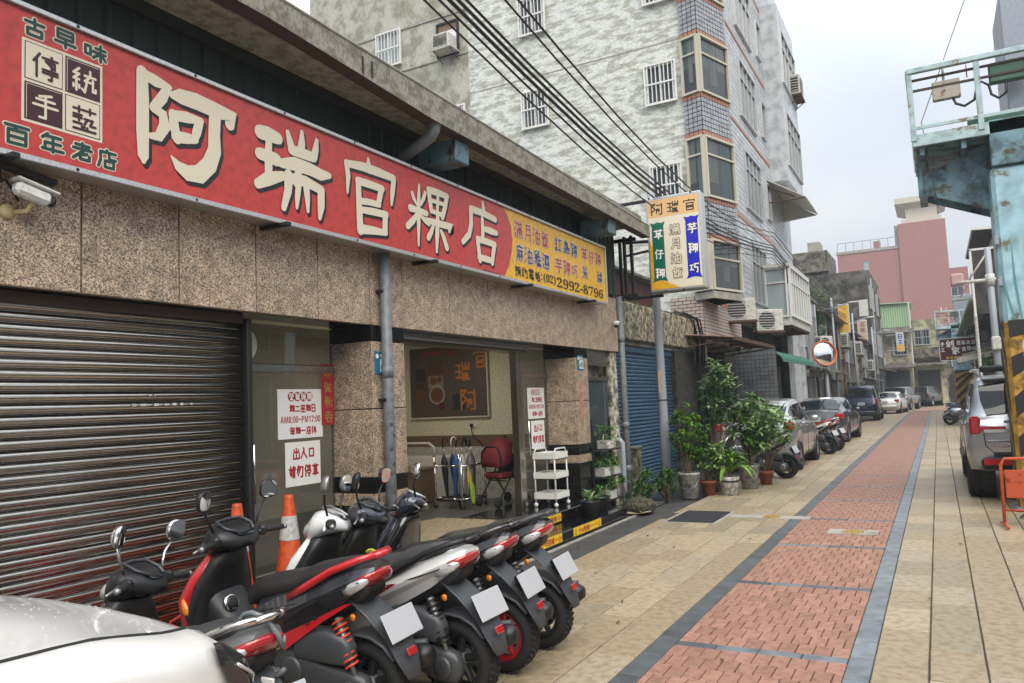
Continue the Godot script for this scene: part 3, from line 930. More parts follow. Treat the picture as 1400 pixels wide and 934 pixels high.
func shop_interior() -> void:
	var t := thing("shop_room", "dim shop room with cream walls seen through the open doorway", "room")
	part(t, "floor", slab(-9.0, -5.3, -4.2, -10.4, 0.268), mat("dark_floor", C(0.09, 0.085, 0.08), 0.3, 0.0, {"t": "blotch", "s": 1.0}))
	part(t, "far_wall", G.new().span(V(-9.0, 0.2, -10.5), V(-5.02, 2.9, -10.34)), M("cream_wall"))
	part(t, "inner_wall", G.new().span(V(-8.2, 0.2, -10.4), V(-8.0, 2.9, -4.2)), M("cream_wall"))
	part(t, "shutter_side_wall", G.new().span(V(-9.0, 0.2, -4.28), V(-5.06, 2.9, -4.18)), M("cream_wall"))
	part(t, "ceiling", G.new().span(V(-9.0, 2.75, -10.4), V(-4.8, 2.85, -4.2)), M("cream_wall"))
	part(t, "head_wall", G.new().span(V(-5.02, 2.44, -10.4), V(-4.9, 2.75, -4.2)), M("cream_wall"))
	part(t, "wall_trim", G.new().span(V(-9.0, 1.05, -10.34), V(-5.05, 1.22, -10.325)), mat("trim_brown", C(0.16, 0.10, 0.06), 0.5))
	part(t, "wainscot", G.new().span(V(-9.0, 0.27, -10.34), V(-5.05, 1.05, -10.33)), M("white_dirty"))
	var lamp := thing("ceiling_lamp", "white ceiling lamp inside the shop room above the doorway", "lamp", V(-6.3, 2.72, -8.6))
	part(lamp, "casing", G.new().cham(V(0, 0.01, 0), V(0.2, 0.04, 1.25), 0.01), M("white_paint"))
	part(lamp, "diffuser", G.new().cham(V(0, -0.02, 0), V(0.14, 0.02, 1.2), 0.008), mat("lamp_glow", C(0.8, 0.8, 0.78), 0.5, 0.0, {"emit": C(1.0, 0.95, 0.85), "e": 0.8}))
	var al := AreaLight3D.new()
	al.name = "lamp_light"
	al.area_size = Vector2(0.14, 1.2)
	al.light_energy = 0.8
	al.light_color = Color(1.0, 0.95, 0.86)
	al.shadow_enabled = true
	al.rotation_degrees.x = -90
	al.position.y = -0.035
	lamp.add_child(al)
	# menu board
	var b := thing("menu_board", "large brown menu board with food pictures on the cream shop wall", "menu board", V(-6.72, 2.06, -10.3))
	part(b, "panel", G.new().cham(V(0, 0, 0), V(1.42, 1.1, 0.02), 0.004), mat("board_brown", C(0.10, 0.075, 0.06), 0.5, 0.0, {"t": "fine", "s": 2.0}))
	part(b, "frame", G.new().span(V(-0.72, -0.57, -0.012), V(0.72, -0.55, 0.018)).span(V(-0.72, 0.55, -0.012), V(0.72, 0.57, 0.018)).span(V(0.712, -0.55, -0.012), V(0.73, 0.55, 0.018)), M("cream_wall"))
	for p in [[-0.5, 0.12, 0.2, 0.2, "photo_dark"], [-0.5, -0.12, 0.2, 0.24, "photo_plum"], [-0.22, 0.22, 0.28, 0.22, "photo_bamboo"], [-0.22, 0.0, 0.28, 0.2, "photo_pale"], [0.2, -0.32, 0.22, 0.24, "photo_blue"]]:
		var cols := {"photo_dark": C(0.05, 0.045, 0.05), "photo_plum": C(0.13, 0.06, 0.06), "photo_bamboo": C(0.14, 0.07, 0.03), "photo_pale": C(0.35, 0.28, 0.22), "photo_blue": C(0.03, 0.04, 0.06)}
		part(b, "food_photo", sheet(V(p[0], p[1], 0.0115), V(1, 0, 0), V(0, 1, 0), p[2], p[3]), mat(p[4], cols[p[4]], 0.4, 0.0, {"t": "stain", "s": 6.0}))
	for p in [[-0.2, -0.2, 0.15, "bowl_rim"], [-0.2, -0.2, 0.12, "bowl_food"], [-0.52, -0.18, 0.09, "bowl_food"], [-0.26, 0.02, 0.06, "bowl_food"], [-0.15, 0.04, 0.05, "bowl_food"], [-0.12, -0.38, 0.06, "berry"]]:
		var cc := {"bowl_rim": C(0.5, 0.45, 0.4), "bowl_food": C(0.22, 0.09, 0.04), "berry": C(0.16, 0.01, 0.03)}
		part(b, "printed_bowl", G.new().lathe([Vector2(p[2], 0.0), Vector2(p[2], 0.001)], 20, Transform3D(rot(V(1, 0, 0), 90), V(p[0], p[1], 0.013 if p[3] == "bowl_rim" else 0.0145))), mat(p[3], cc[p[3]], 0.4, 0.0, {"t": "stain", "s": 8.0}))
	var og := G.new()
	words(og, "官", V(0.46, 0.5, 0.012), V(1, 0, 0), V(0, 1, 0), 0.26, 0.32, 0.016, V(0, 0, 0))
	words(og, "瑞", V(0.12, 0.32, 0.012), V(1, 0, 0), V(0, 1, 0), 0.3, 0.32, 0.016, V(0, 0, 0))
	words(og, "阿", V(0.2, -0.1, 0.012), V(1, 0, 0), V(0, 1, 0), 0.3, 0.36, 0.016, V(0, 0, 0))
	part(b, "lettering", og, mat("print_orange", C(0.45, 0.17, 0.04), 0.5))
	var rg := G.new()
	words(rg, "古早味手工粿", V(-0.5, 0.5, 0.012), V(1, 0, 0), V(0, 1, 0), 0.09, 0.09, 0.006, V(0.11, 0, 0))
	part(b, "heading", rg, M("ink_red"))
	# counter
	var c := thing("shop_counter", "low wooden counter with a white top against the inner left of the shop", "counter", V(-7.35, 0.27, -9.5))
	part(c, "body", G.new().cham(V(0, 0.24, 0), V(1.3, 0.48, 0.9), 0.01), M("wood"))
	part(c, "top", G.new().cham(V(0, 0.5, 0), V(1.34, 0.035, 0.94), 0.008), mat("oak_top", C(0.33, 0.22, 0.12), 0.4, 0.0, {"t": "wood", "s": Vector3(0.6, 3, 3)}))
	var w := thing("white_cabinet", "white low cabinet with a curved rail behind the umbrella rack", "cabinet", V(-7.0, 0.27, -10.05))
	part(w, "body", G.new().cham(V(0, 0.33, 0), V(1.0, 0.66, 0.4), 0.01), M("white_paint"))
	part(w, "rail", G.new(true).tube([V(-0.5, 0.86, 0.2), V(0.2, 0.86, 0.2), V(0.28, 0.8, 0.2), V(0.28, 0.66, 0.2)], 0.02, 8), M("white_plastic"))
	var s := thing("wall_socket", "white wall socket with a black plug below the menu board", "socket", V(-6.28, 1.37, -10.335))
	part(s, "plate", G.new().cham(V(0, 0, 0.004), V(0.11, 0.07, 0.012), 0.003), M("white_plastic"))
	part(s, "plug", G.new().cham(V(-0.04, 0, 0.03), V(0.045, 0.05, 0.045), 0.01), M("black_plastic"))
	part(s, "cord", G.new(true).tube([V(-0.04, -0.02, 0.04), V(-0.03, -0.1, 0.05), V(0.02, -0.18, 0.05), V(0.1, -0.24, 0.05), V(0.16, -0.32, 0.04)], 0.008, 6), M("black_plastic"))
	var f := thing("floor_mat", "pale beige board lying across the doorway threshold", "mat", V(-5.1, 0.27, -7.5), 0.0)
	part(f, "board", G.new().prism([Vector2(-0.5, 0.75), Vector2(0.42, 0.75), Vector2(0.47, -0.75), Vector2(-0.75, -0.75)], 0.0, 0.02, Transform3D(rot(V(1, 0, 0), -90), Vector3(0, 0.001, 0))), mat("beige_board", C(0.46, 0.36, 0.22), 0.55, 0.0, {"t": "wood", "s": Vector3(3, 3, 0.6)}))

# ---------------------------------------------------------------- signs
const TITLE := {
	"a": [[[-3.165,3.865,0.0349],[-3.168,3.695,0.0401],[-3.167,3.483,0.0398],[-3.171,3.312,0.0343],[-3.173,3.284,0.0158]],[[-3.173,3.855,0.0296],[-3.262,3.838,0.0355],[-3.366,3.828,0.0194]],[[-3.35,3.817,0.0249],[-3.314,3.744,0.0329],[-3.249,3.655,0.0298]],[[-3.249,3.652,0.027],[-3.314,3.632,0.0328],[-3.33,3.558,0.0383],[-3.282,3.471,0.0297],[-3.227,3.463,0.0187]],[[-3.388,3.785,0.0223],[-3.448,3.797,0.045],[-3.579,3.804,0.0517],[-3.751,3.794,0.0502],[-3.91,3.795,0.0363],[-3.867,3.731,0.039]],[[-3.393,3.657,0.0305],[-3.401,3.579,0.0332],[-3.423,3.497,0.0305]],[[-3.393,3.651,0.0305],[-3.503,3.669,0.0339],[-3.618,3.679,0.0202]],[[-3.604,3.669,0.0287],[-3.58,3.59,0.0314],[-3.559,3.527,0.0227]],[[-3.417,3.512,0.036],[-3.493,3.523,0.0337],[-3.567,3.535,0.0256]],[[-3.736,3.768,0.0442],[-3.727,3.619,0.0439],[-3.729,3.503,0.0496],[-3.684,3.39,0.0548],[-3.598,3.3,0.0567],[-3.499,3.287,0.0474],[-3.427,3.318,0.0303],[-3.378,3.367,0.0068]]],
	"rui": [[[-4.151,3.76,0.0473],[-4.234,3.767,0.0513],[-4.335,3.762,0.0417]],[[-4.238,3.729,0.0274],[-4.23,3.583,0.034],[-4.231,3.448,0.0339]],[[-4.143,3.593,0.0403],[-4.23,3.596,0.0442],[-4.315,3.588,0.0448]],[[-4.121,3.359,0.0332],[-4.226,3.422,0.0474],[-4.38,3.481,0.0312]],[[-4.436,3.84,0.0194],[-4.462,3.767,0.0318],[-4.48,3.71,0.0354]],[[-4.475,3.71,0.0354],[-4.593,3.714,0.0396],[-4.718,3.714,0.0366]],[[-4.593,3.888,0.0163],[-4.591,3.803,0.0325],[-4.576,3.716,0.0359]],[[-4.761,3.865,0.0185],[-4.748,3.792,0.0295],[-4.725,3.716,0.033]],[[-4.36,3.574,0.0312],[-4.505,3.606,0.0496],[-4.676,3.606,0.0472],[-4.803,3.59,0.0443],[-4.904,3.607,0.0225]],[[-4.558,3.584,0.0285],[-4.531,3.503,0.0355],[-4.515,3.447,0.0247]],[[-4.436,3.498,0.042],[-4.428,3.374,0.0348],[-4.378,3.23,0.0241]],[[-4.443,3.478,0.0385],[-4.623,3.493,0.0395],[-4.804,3.462,0.0331]],[[-4.544,3.453,0.0284],[-4.527,3.344,0.0247],[-4.519,3.258,0.0123]],[[-4.627,3.462,0.0323],[-4.639,3.35,0.0251],[-4.641,3.255,0.0143]],[[-4.799,3.458,0.0368],[-4.795,3.329,0.0366],[-4.776,3.224,0.0164]]],
	"guan": [[[-5.422,3.886,0.0141],[-5.426,3.837,0.0283],[-5.43,3.782,0.0282]],[[-5.124,3.775,0.0271],[-5.143,3.669,0.0271],[-5.128,3.516,0.0115]],[[-5.124,3.771,0.0271],[-5.34,3.795,0.0359],[-5.555,3.799,0.0369],[-5.789,3.796,0.0295]],[[-5.788,3.783,0.0295],[-5.762,3.653,0.0293],[-5.743,3.541,0.0146]],[[-5.275,3.652,0.0315],[-5.278,3.448,0.0333],[-5.286,3.217,0.0389]],[[-5.269,3.652,0.0315],[-5.425,3.657,0.0321],[-5.612,3.656,0.0288]],[[-5.593,3.643,0.0328],[-5.57,3.57,0.0306],[-5.548,3.505,0.0284]],[[-5.297,3.479,0.0255],[-5.418,3.493,0.0259],[-5.56,3.499,0.0244]],[[-5.3,3.402,0.0255],[-5.476,3.418,0.0301],[-5.659,3.426,0.0287]],[[-5.646,3.415,0.0307],[-5.636,3.34,0.0327],[-5.632,3.263,0.0326]],[[-5.287,3.229,0.039],[-5.468,3.246,0.0319],[-5.645,3.257,0.0245]]],
	"guo": [[[-6.198,3.826,0.0155],[-6.181,3.658,0.0264],[-6.168,3.439,0.0262],[-6.156,3.226,0.013]],[[-6.076,3.722,0.0196],[-6.102,3.674,0.0218],[-6.143,3.629,0.0153]],[[-6.299,3.772,0.0201],[-6.265,3.709,0.0222],[-6.216,3.64,0.0154]],[[-6.039,3.569,0.0324],[-6.172,3.57,0.0263],[-6.309,3.567,0.0267]],[[-6.144,3.521,0.0218],[-6.075,3.452,0.0302],[-5.987,3.384,0.0299]],[[-6.206,3.522,0.0154],[-6.279,3.493,0.0266],[-6.342,3.476,0.029]],[[-6.362,3.817,0.0316],[-6.372,3.721,0.0293],[-6.396,3.615,0.0293]],[[-6.354,3.815,0.0315],[-6.51,3.823,0.0321],[-6.695,3.822,0.0281]],[[-6.687,3.816,0.0304],[-6.646,3.7,0.0301],[-6.59,3.581,0.0276]],[[-6.387,3.715,0.018],[-6.504,3.722,0.0183],[-6.648,3.72,0.0186]],[[-6.525,3.813,0.0207],[-6.511,3.706,0.0206],[-6.495,3.579,0.0227]],[[-6.396,3.61,0.0203],[-6.497,3.608,0.0205],[-6.608,3.603,0.023]],[[-6.283,3.5,0.0221],[-6.49,3.504,0.0317],[-6.783,3.512,0.0328],[-6.709,3.459,0.0186]],[[-6.502,3.564,0.0273],[-6.483,3.386,0.0316],[-6.464,3.209,0.0157]],[[-6.417,3.459,0.0202],[-6.375,3.389,0.0268],[-6.325,3.328,0.0288]],[[-6.557,3.433,0.0205],[-6.609,3.362,0.0297],[-6.652,3.279,0.0321]]],
	"dian": [[[-7.42,3.908,0.0202],[-7.43,3.853,0.0329],[-7.441,3.805,0.0329]],[[-7.16,3.788,0.0344],[-7.421,3.791,0.0353],[-7.694,3.769,0.0311]],[[-7.159,3.778,0.0344],[-7.157,3.623,0.0342],[-7.102,3.493,0.0339],[-6.971,3.395,0.0286]],[[-7.396,3.722,0.0276],[-7.398,3.618,0.0326],[-7.389,3.506,0.0324]],[[-7.407,3.615,0.0251],[-7.577,3.616,0.0357],[-7.712,3.614,0.0258]],[[-7.274,3.474,0.032],[-7.294,3.368,0.0345],[-7.313,3.249,0.0344]],[[-7.274,3.474,0.032],[-7.444,3.478,0.0326],[-7.66,3.473,0.0307]],[[-7.649,3.467,0.0358],[-7.611,3.368,0.0356],[-7.582,3.251,0.0303]],[[-7.287,3.277,0.0294],[-7.429,3.278,0.0324],[-7.584,3.276,0.0303]]],
}

func main_sign() -> void:
	var t := thing("shop_sign", "long red and yellow signboard across the granite shop front", "sign", V(-4.3, 3.54, -6.3))
	var O := V(4.3, -3.54, 6.3)   # from world to the sign's own place
	var X := -4.3
	var L := V(0, 0, -1)
	var U := V(0, 1, 0)
	var at := func(z: float, y: float, lift: float) -> Vector3: return V(X + lift, y, z) + O
	part(t, "box", G.new().span(V(-4.49, 3.11, -11.04) + O, V(-4.306, 3.975, -1.4) + O), M("aluminium"))
	part(t, "yellow_panel", sheet(at.call(-9.46, 3.54, -0.003), L, U, 3.2, 0.83), M("sign_yellow"))
	# red panel with a round end
	var poly := []
	for p in [[-1.42, 3.13], [-7.86, 3.13], [-7.99, 3.28], [-8.07, 3.45], [-8.1, 3.6], [-8.08, 3.75], [-8.0, 3.88], [-7.9, 3.955], [-1.42, 3.955]]:
		poly.append(Vector2(-p[0], p[1]))
	part(t, "red_panel", G.new().prism(poly, -0.002, 0.0, Transform3D(Basis(V(0, 0, -1), V(0, 1, 0), V(1, 0, 0)), V(X, 0, 0) + O)), M("sign_red"))
	var fr := part(t, "frame", G.new().cham(V(-4.29, 3.975, -6.22) + O, V(0.03, 0.03, 9.68), 0.004).cham(V(-4.29, 3.115, -6.22) + O, V(0.03, 0.035, 9.68), 0.004).cham(V(-4.29, 3.545, -11.05) + O, V(0.03, 0.87, 0.025), 0.004), M("aluminium"))
	for i in 22:
		var z := -1.9 - 0.83 * (i % 11)
		put(fr, "rivet", G.new().lathe([Vector2(0.011, 0.0), Vector2(0.008, 0.004)], 8, Transform3D(rot(V(0, 0, 1), -90), V(-4.275, 3.115 if i < 11 else 3.975, z) + O)).mesh(), M("dark_metal"))
	for z in [-2.35, -4.35, -6.35, -8.4, -10.4]:
		part(t, "bracket", G.new().cham(V(-4.36, 3.09, z) + O, V(0.3, 0.03, 0.045), 0.004), M("dark_metal"))
	# title with a black shadow
	var names := {"a": "large_character", "rui": "large_character", "guan": "large_character", "guo": "large_character", "dian": "large_character"}
	for k in TITLE:
		var body := G.new()
		var shade := G.new()
		var n := 0
		for s in TITLE[k]:
			var a := []
			var b := []
			for p in s:
				a.append([-p[0], p[1], p[2] * 1.14])
				b.append([-p[0] + 0.022, p[1] - 0.022, p[2] * 1.14 + 0.004])
			strip(body, a, V(X + 0.006 + n * 0.00015, 0, 0) + O, L, U)
			strip(shade, b, V(X + 0.002 + n * 0.00015, 0, 0) + O, L, U)
			n += 1
		var o := part(t, names[k], body, M("sign_cream"))
		part(o, "black_edge", shade, M("ink_black"))
	# upper and lower green words with pale outlines
	for w in [["古", -2.42, 3.94, 0.13, 0.12], ["早", -2.585, 3.945, 0.15, 0.125], ["味", -2.765, 3.94, 0.16, 0.125], ["百", -2.315, 3.295, 0.155, 0.12], ["年", -2.515, 3.305, 0.15, 0.125], ["老", -2.695, 3.305, 0.14, 0.12], ["店", -2.85, 3.305, 0.14, 0.13]]:
		var a := G.new()
		var b := G.new()
		sign_char(b, w[0], at.call(w[1], w[2], 0.0012), L, U, w[3], w[4], 0.0165)
		sign_char(a, w[0], at.call(w[1], w[2], 0.0035), L, U, w[3], w[4], 0.0095)
		var o := part(t, "small_character", a, M("ink_green"))
		part(o, "outline", b, M("sign_cream"))
	# four squares
	part(t, "square_border", sheet(at.call(-2.66, 3.56, 0.001), L, U, 0.475, 0.475), M("sign_cream"))
	var sq := [["傳", -2.545, 3.675, 0], ["統", -2.775, 3.675, 1], ["手", -2.545, 3.445, 1], ["藝", -2.775, 3.445, 0]]
	for s in sq:
		var dark: bool = s[3] == 1
		var o := part(t, "square", sheet(at.call(s[1], s[2], 0.002), L, U, 0.215, 0.215), M("ink_maroon"))
		part(o, "inner_square", sheet(at.call(s[1], s[2], 0.003), L, U, 0.205, 0.205), M("ink_maroon") if dark else M("sign_cream"))
		if dark:
			part(o, "hairline", G.new().span(at.call(s[1] + 0.098, s[2] - 0.1, 0.0035), at.call(s[1] + 0.095, s[2] + 0.1, 0.0038)).span(at.call(s[1] + 0.098, s[2] + 0.098, 0.0036), at.call(s[1] - 0.098, s[2] + 0.095, 0.0039)), M("sign_cream"))
		var g := G.new()
		sign_char(g, s[0], at.call(s[1] + 0.085, s[2] + 0.085, 0.0045), L, U, 0.17, 0.17, 0.0075)
		part(o, "character", g, M("sign_cream") if dark else M("ink_maroon"))
	# yellow part: two rows of dishes and the telephone number
	var rows := [["滿月油飯", -8.16, 3.885, 0.2, 0.235, "ink_red"], ["紅龜粿", -9.27, 3.88, 0.22, 0.23, "ink_blue"], ["草仔粿", -10.15, 3.875, 0.22, 0.22, "ink_red"], ["麻油雞酒", -8.16, 3.605, 0.2, 0.235, "ink_blue"], ["芋粿巧", -9.26, 3.6, 0.22, 0.23, "ink_red"]]
	for r in rows:
		for i in (r[0] as String).length():
			var o := G.new()
			var w := G.new()
			var st: float = r[3] + 0.04
			sign_char(w, r[0][i], at.call(r[1] - st * i, r[2], 0.001), L, U, r[3], r[4], 0.0185)
			sign_char(o, r[0][i], at.call(r[1] - st * i, r[2], 0.003), L, U, r[3], r[4], 0.0115)
			part(part(t, "dish_character", o, M(r[5])), "outline", w, M("sign_white"))
	for e in [["米", -10.15], ["糕", -10.7]]:
		var o := G.new()
		var w := G.new()
		sign_char(w, e[0], at.call(e[1], 3.6, 0.001), L, U, 0.21, 0.2, 0.0185)
		sign_char(o, e[0], at.call(e[1], 3.6, 0.003), L, U, 0.21, 0.2, 0.0115)
		part(part(t, "dish_character", o, M("ink_blue")), "outline", w, M("sign_white"))
	var g := G.new()
	words(g, "預約電話", at.call(-8.12, 3.325, 0.002), L, U, 0.155, 0.14, 0.008, L * 0.175)
	g.box(at.call(-8.85, 3.28, 0.002), V(0.001, 0.02, 0.02)).box(at.call(-8.85, 3.22, 0.002), V(0.001, 0.02, 0.02))
	part(t, "telephone_words", g, M("ink_black"))
	latin(t, "telephone_number", "(02)", at.call(-8.9, 3.185, 0.002), L, U, 0.13, 0.36, M("ink_black"), true)
	latin(t, "telephone_number", "2992-8796", at.call(-9.3, 3.175, 0.002), L, U, 0.135, 1.62, M("ink_black"), true)
	var fine_print := G.new()
	for i in 16:
		fine_print.box(at.call(-7.39 - 0.022 * i, 3.148, 0.001), V(0.001, 0.011, 0.014))
	meta(part(t, "fine_print", fine_print, M("ink_black")), "", "", "", "stuff")

func projecting_sign() -> void:
	var t := thing("projecting_sign", "white framed light box sign with green and blue banners on a grey pole", "sign", V(-3.605, 4.2, -12.6))
	var R := V(1, 0, 0)
	var U := V(0, 1, 0)
	part(t, "box", G.new().cham(V(0, 0, 0), V(0.93, 1.6, 0.26), 0.02), M("aluminium"))
	part(t, "face", sheet(V(-0.005, 0, 0.1315), R, U, 0.85, 1.5), mat("face_cream", C(0.74, 0.68, 0.54), 0.3))
	part(t, "heading_panel", sheet(V(-0.005, 0.6, 0.1325), R, U, 0.85, 0.3), mat("face_tan", C(0.74, 0.47, 0.22), 0.3))
	part(t, "yellow_panel", G.new().prism([Vector2(-0.43, -0.75), Vector2(0.05, -0.75), Vector2(-0.13, -0.66), Vector2(-0.36, -0.55), Vector2(-0.36, -0.1), Vector2(-0.43, 0.1)], 0.1315, 0.1325), M("sign_yellow"))
	for b in [[-0.28, "banner_green", C(0.005, 0.13, 0.08)], [0.29, "banner_blue", C(0.015, 0.02, 0.48)]]:
		var x: float = b[0]
		var up := 0.0 if x < 0 else 0.03
		part(t, "banner", G.new().prism([Vector2(x - 0.1, -0.56), Vector2(x - 0.13, -0.63), Vector2(x - 0.06, -0.61), Vector2(x, -0.6), Vector2(x + 0.06, -0.61), Vector2(x + 0.13, -0.63), Vector2(x + 0.1, -0.56), Vector2(x + 0.1, 0.3 + up), Vector2(x + 0.13, 0.37 + up), Vector2(x + 0.06, 0.35 + up), Vector2(x, 0.37 + up), Vector2(x - 0.06, 0.35 + up), Vector2(x - 0.13, 0.37 + up), Vector2(x - 0.1, 0.3 + up)], 0.1325, 0.134), mat(b[1], b[2], 0.3))
	for c in [["草", -0.365, 0.27, 1], ["仔", -0.365, -0.06, 1], ["粿", -0.365, -0.38, 1], ["芋", 0.205, 0.3, 1], ["粿", 0.205, -0.03, 1], ["巧", 0.205, -0.35, 1], ["滿", -0.08, 0.32, 0], ["月", -0.08, 0.08, 0], ["油", -0.08, -0.16, 0], ["飯", -0.08, -0.4, 0]]:
		var o := G.new()
		var w := G.new()
		sign_char(w, c[0], V(c[1], c[2], 0.1348), R, U, 0.17, 0.19, 0.019)
		sign_char(o, c[0], V(c[1], c[2], 0.1372), R, U, 0.17, 0.19, 0.0105)
		part(part(t, "character", o, M("sign_white") if c[3] == 1 else M("sign_cream")), "outline", w, M("ink_black"))
	var g := G.new()
	words(g, "阿瑞官", V(-0.4, 0.71, 0.1335), R, U, 0.22, 0.22, 0.009, R * 0.275)
	part(t, "heading", g, M("ink_black"))
	for s in [[-0.4, 0.79], [0.3, 0.79], [-0.2, -0.79], [0.1, -0.79]]:
		part(t, "clip", G.new().cham(V(s[0], s[1], 0.13), V(0.03, 0.03, 0.02), 0.004), M("dark_metal"))
	var arm := thing("sign_support", "black steel frame and arms holding the projecting sign to the shop corner", "frame", V(-4.3, 3.3, -12.0))
	part(arm, "upper_arm", G.new().cham(V(0.25, 1.68, -0.55), V(1.4, 0.05, 0.05), 0.006), M("dark_metal"))
	part(arm, "lower_arm", G.new().cham(V(0.1, 0.06, -0.6), V(0.62, 0.05, 0.05), 0.006), M("dark_metal"))
	for x in [-0.2, -0.08, 0.05]:
		part(arm, "upright", G.new().cham(V(x, 0.52, -0.1 - absf(x)), V(0.05, 1.05, 0.05), 0.006), M("dark_metal"))
	part(arm, "sloping_arm", G.new(true).tube([V(-0.1, 0.95, -0.2), V(0.25, 1.0, -0.62)], 0.03, 6), M("dark_metal"))
	part(arm, "sloping_arm", G.new(true).tube([V(-0.1, 0.72, -0.2), V(0.25, 0.85, -0.62)], 0.025, 6), M("dark_metal"))
	for y in [0.98, 0.05]:
		part(arm, "cross_bar", G.new().cham(V(-0.07, y, -0.15), V(0.4, 0.06, 0.06), 0.006), M("dark_metal"))
	var p := thing("sign_pole", "grey steel pole with a paper strip standing before the blue shutter", "pole", V(-4.22, 0, -13.25))
	part(p, "pole", G.new(true).lathe([Vector2(0.085, 0.0), Vector2(0.085, 0.9), Vector2(0.068, 3.0), Vector2(0.062, 5.3), Vector2(0.0, 5.3)], 18), M("pale_pipe"))
	part(p, "strap", G.new().lathe([Vector2(0.09, 1.62), Vector2(0.09, 1.635)], 16), M("dark_metal"))
	part(p, "paper_strip", G.new().span(V(-0.03, 1.75, 0.074), V(0.03, 2.15, 0.077)), mat("old_paper", C(0.50, 0.36, 0.26), 0.8))

# ---------------------------------------------------------------- building pieces
# a window in the plane of r (right) and u (up); c = centre on the wall face
func window(t: Node, c: Vector3, r: Vector3, u: Vector3, w: float, h: float, panes: int, glass: Material, frame: Material, bars := 0, transom := 0.0, called := "window") -> MeshInstance3D:
	var n := r.cross(u).normalized()
	var b := Basis(r, u, n)
	var g := G.new()
	var f := 0.05
	g.box(c + u * (h / 2 - f / 2) + n * 0.01, V(w, f, 0.1), b).box(c - u * (h / 2 - f / 2) + n * 0.01, V(w, f, 0.1), b)
	g.box(c + r * (w / 2 - f / 2) + n * 0.008, V(f, h - 2 * f, 0.09), b).box(c - r * (w / 2 - f / 2) + n * 0.008, V(f, h - 2 * f, 0.09), b)
	for i in range(1, panes):
		g.box(c + r * (-w / 2 + w * i / panes) + n * 0.006, V(0.04, h - 2 * f, 0.07), b)
	if transom > 0.0:
		g.box(c + u * (h / 2 - transom) + n * 0.004, V(w - 2 * f, 0.04, 0.06), b)
	var o := part(t, called, g, frame)
	for i in panes:
		var pg := G.new().box(c + r * (-w / 2 + w * (i + 0.5) / panes) - n * 0.012, V(w / panes - 0.04, h - 0.06, 0.01), b)
		part(o, "pane", pg, glass)
	if bars > 0:
		for i in bars:
			put(o, "bar", G.new().box(c + r * (-w / 2 + w * (i + 0.5) / bars) + n * 0.09, V(0.022, h - 0.02, 0.022), b).mesh(), frame)
		put(o, "cross_bar", G.new().box(c + n * 0.105, V(w + 0.04, 0.04, 0.02), b).mesh(), frame)
		put(o, "grille_frame", G.new().box(c + u * h / 2 + n * 0.08, V(w + 0.08, 0.045, 0.05), b).box(c - u * h / 2 + n * 0.08, V(w + 0.08, 0.045, 0.05), b).box(c + r * (w / 2 + 0.02) + n * 0.08, V(0.04, h - 0.045, 0.05), b).box(c - r * (w / 2 + 0.02) + n * 0.08, V(0.04, h - 0.045, 0.05), b).mesh(), frame)
	return o

# an outdoor cooling unit: its grille faces the direction of turn (0 = +z)
func cooler(label: String, at: Vector3, turn: float, s := 1.0) -> Node3D:
	var t := thing("air_conditioner", label, "air conditioner", at, turn, "outdoor air conditioner units")
	part(t, "casing", G.new().cham(V(0, 0.3, 0) * s, V(0.8, 0.6, 0.3) * s, 0.02), M("white_dirty"))
	part(t, "fan_opening", G.new().lathe([Vector2(0.24 * s, 0.0), Vector2(0.24 * s, 0.006), Vector2(0.05 * s, 0.008)], 20, Transform3D(rot(V(1, 0, 0), 90), V(-0.1, 0.3, 0.151) * s)), M("dark_metal"))
	for i in 7:
		put(t, "grille_bar", G.new().box(V(-0.1, 0.09 + 0.07 * i, 0.168) * s, V(0.5, 0.018, 0.012) * s).mesh(), M("white_dirty"))
	part(t, "side_grille", G.new().box(V(-0.405, 0.3, 0) * s, V(0.01, 0.46, 0.22) * s), M("dark_metal"))
	for i in 6:
		put(t, "fin", G.new().box(V(-0.414, 0.1 + 0.08 * i, 0) * s, V(0.012, 0.02, 0.24) * s).mesh(), M("white_dirty"))
	part(t, "shelf", G.new().box(V(0, -0.03, 0) * s, V(0.86, 0.04, 0.36) * s), M("rust_steel"))
	for x in [-0.34, 0.34]:
		part(t, "strut", G.new().tube([V(x, -0.05, 0.16) * s, V(x, -0.3, -0.18) * s], 0.016 * s, 5), M("rust_steel"))
	return t

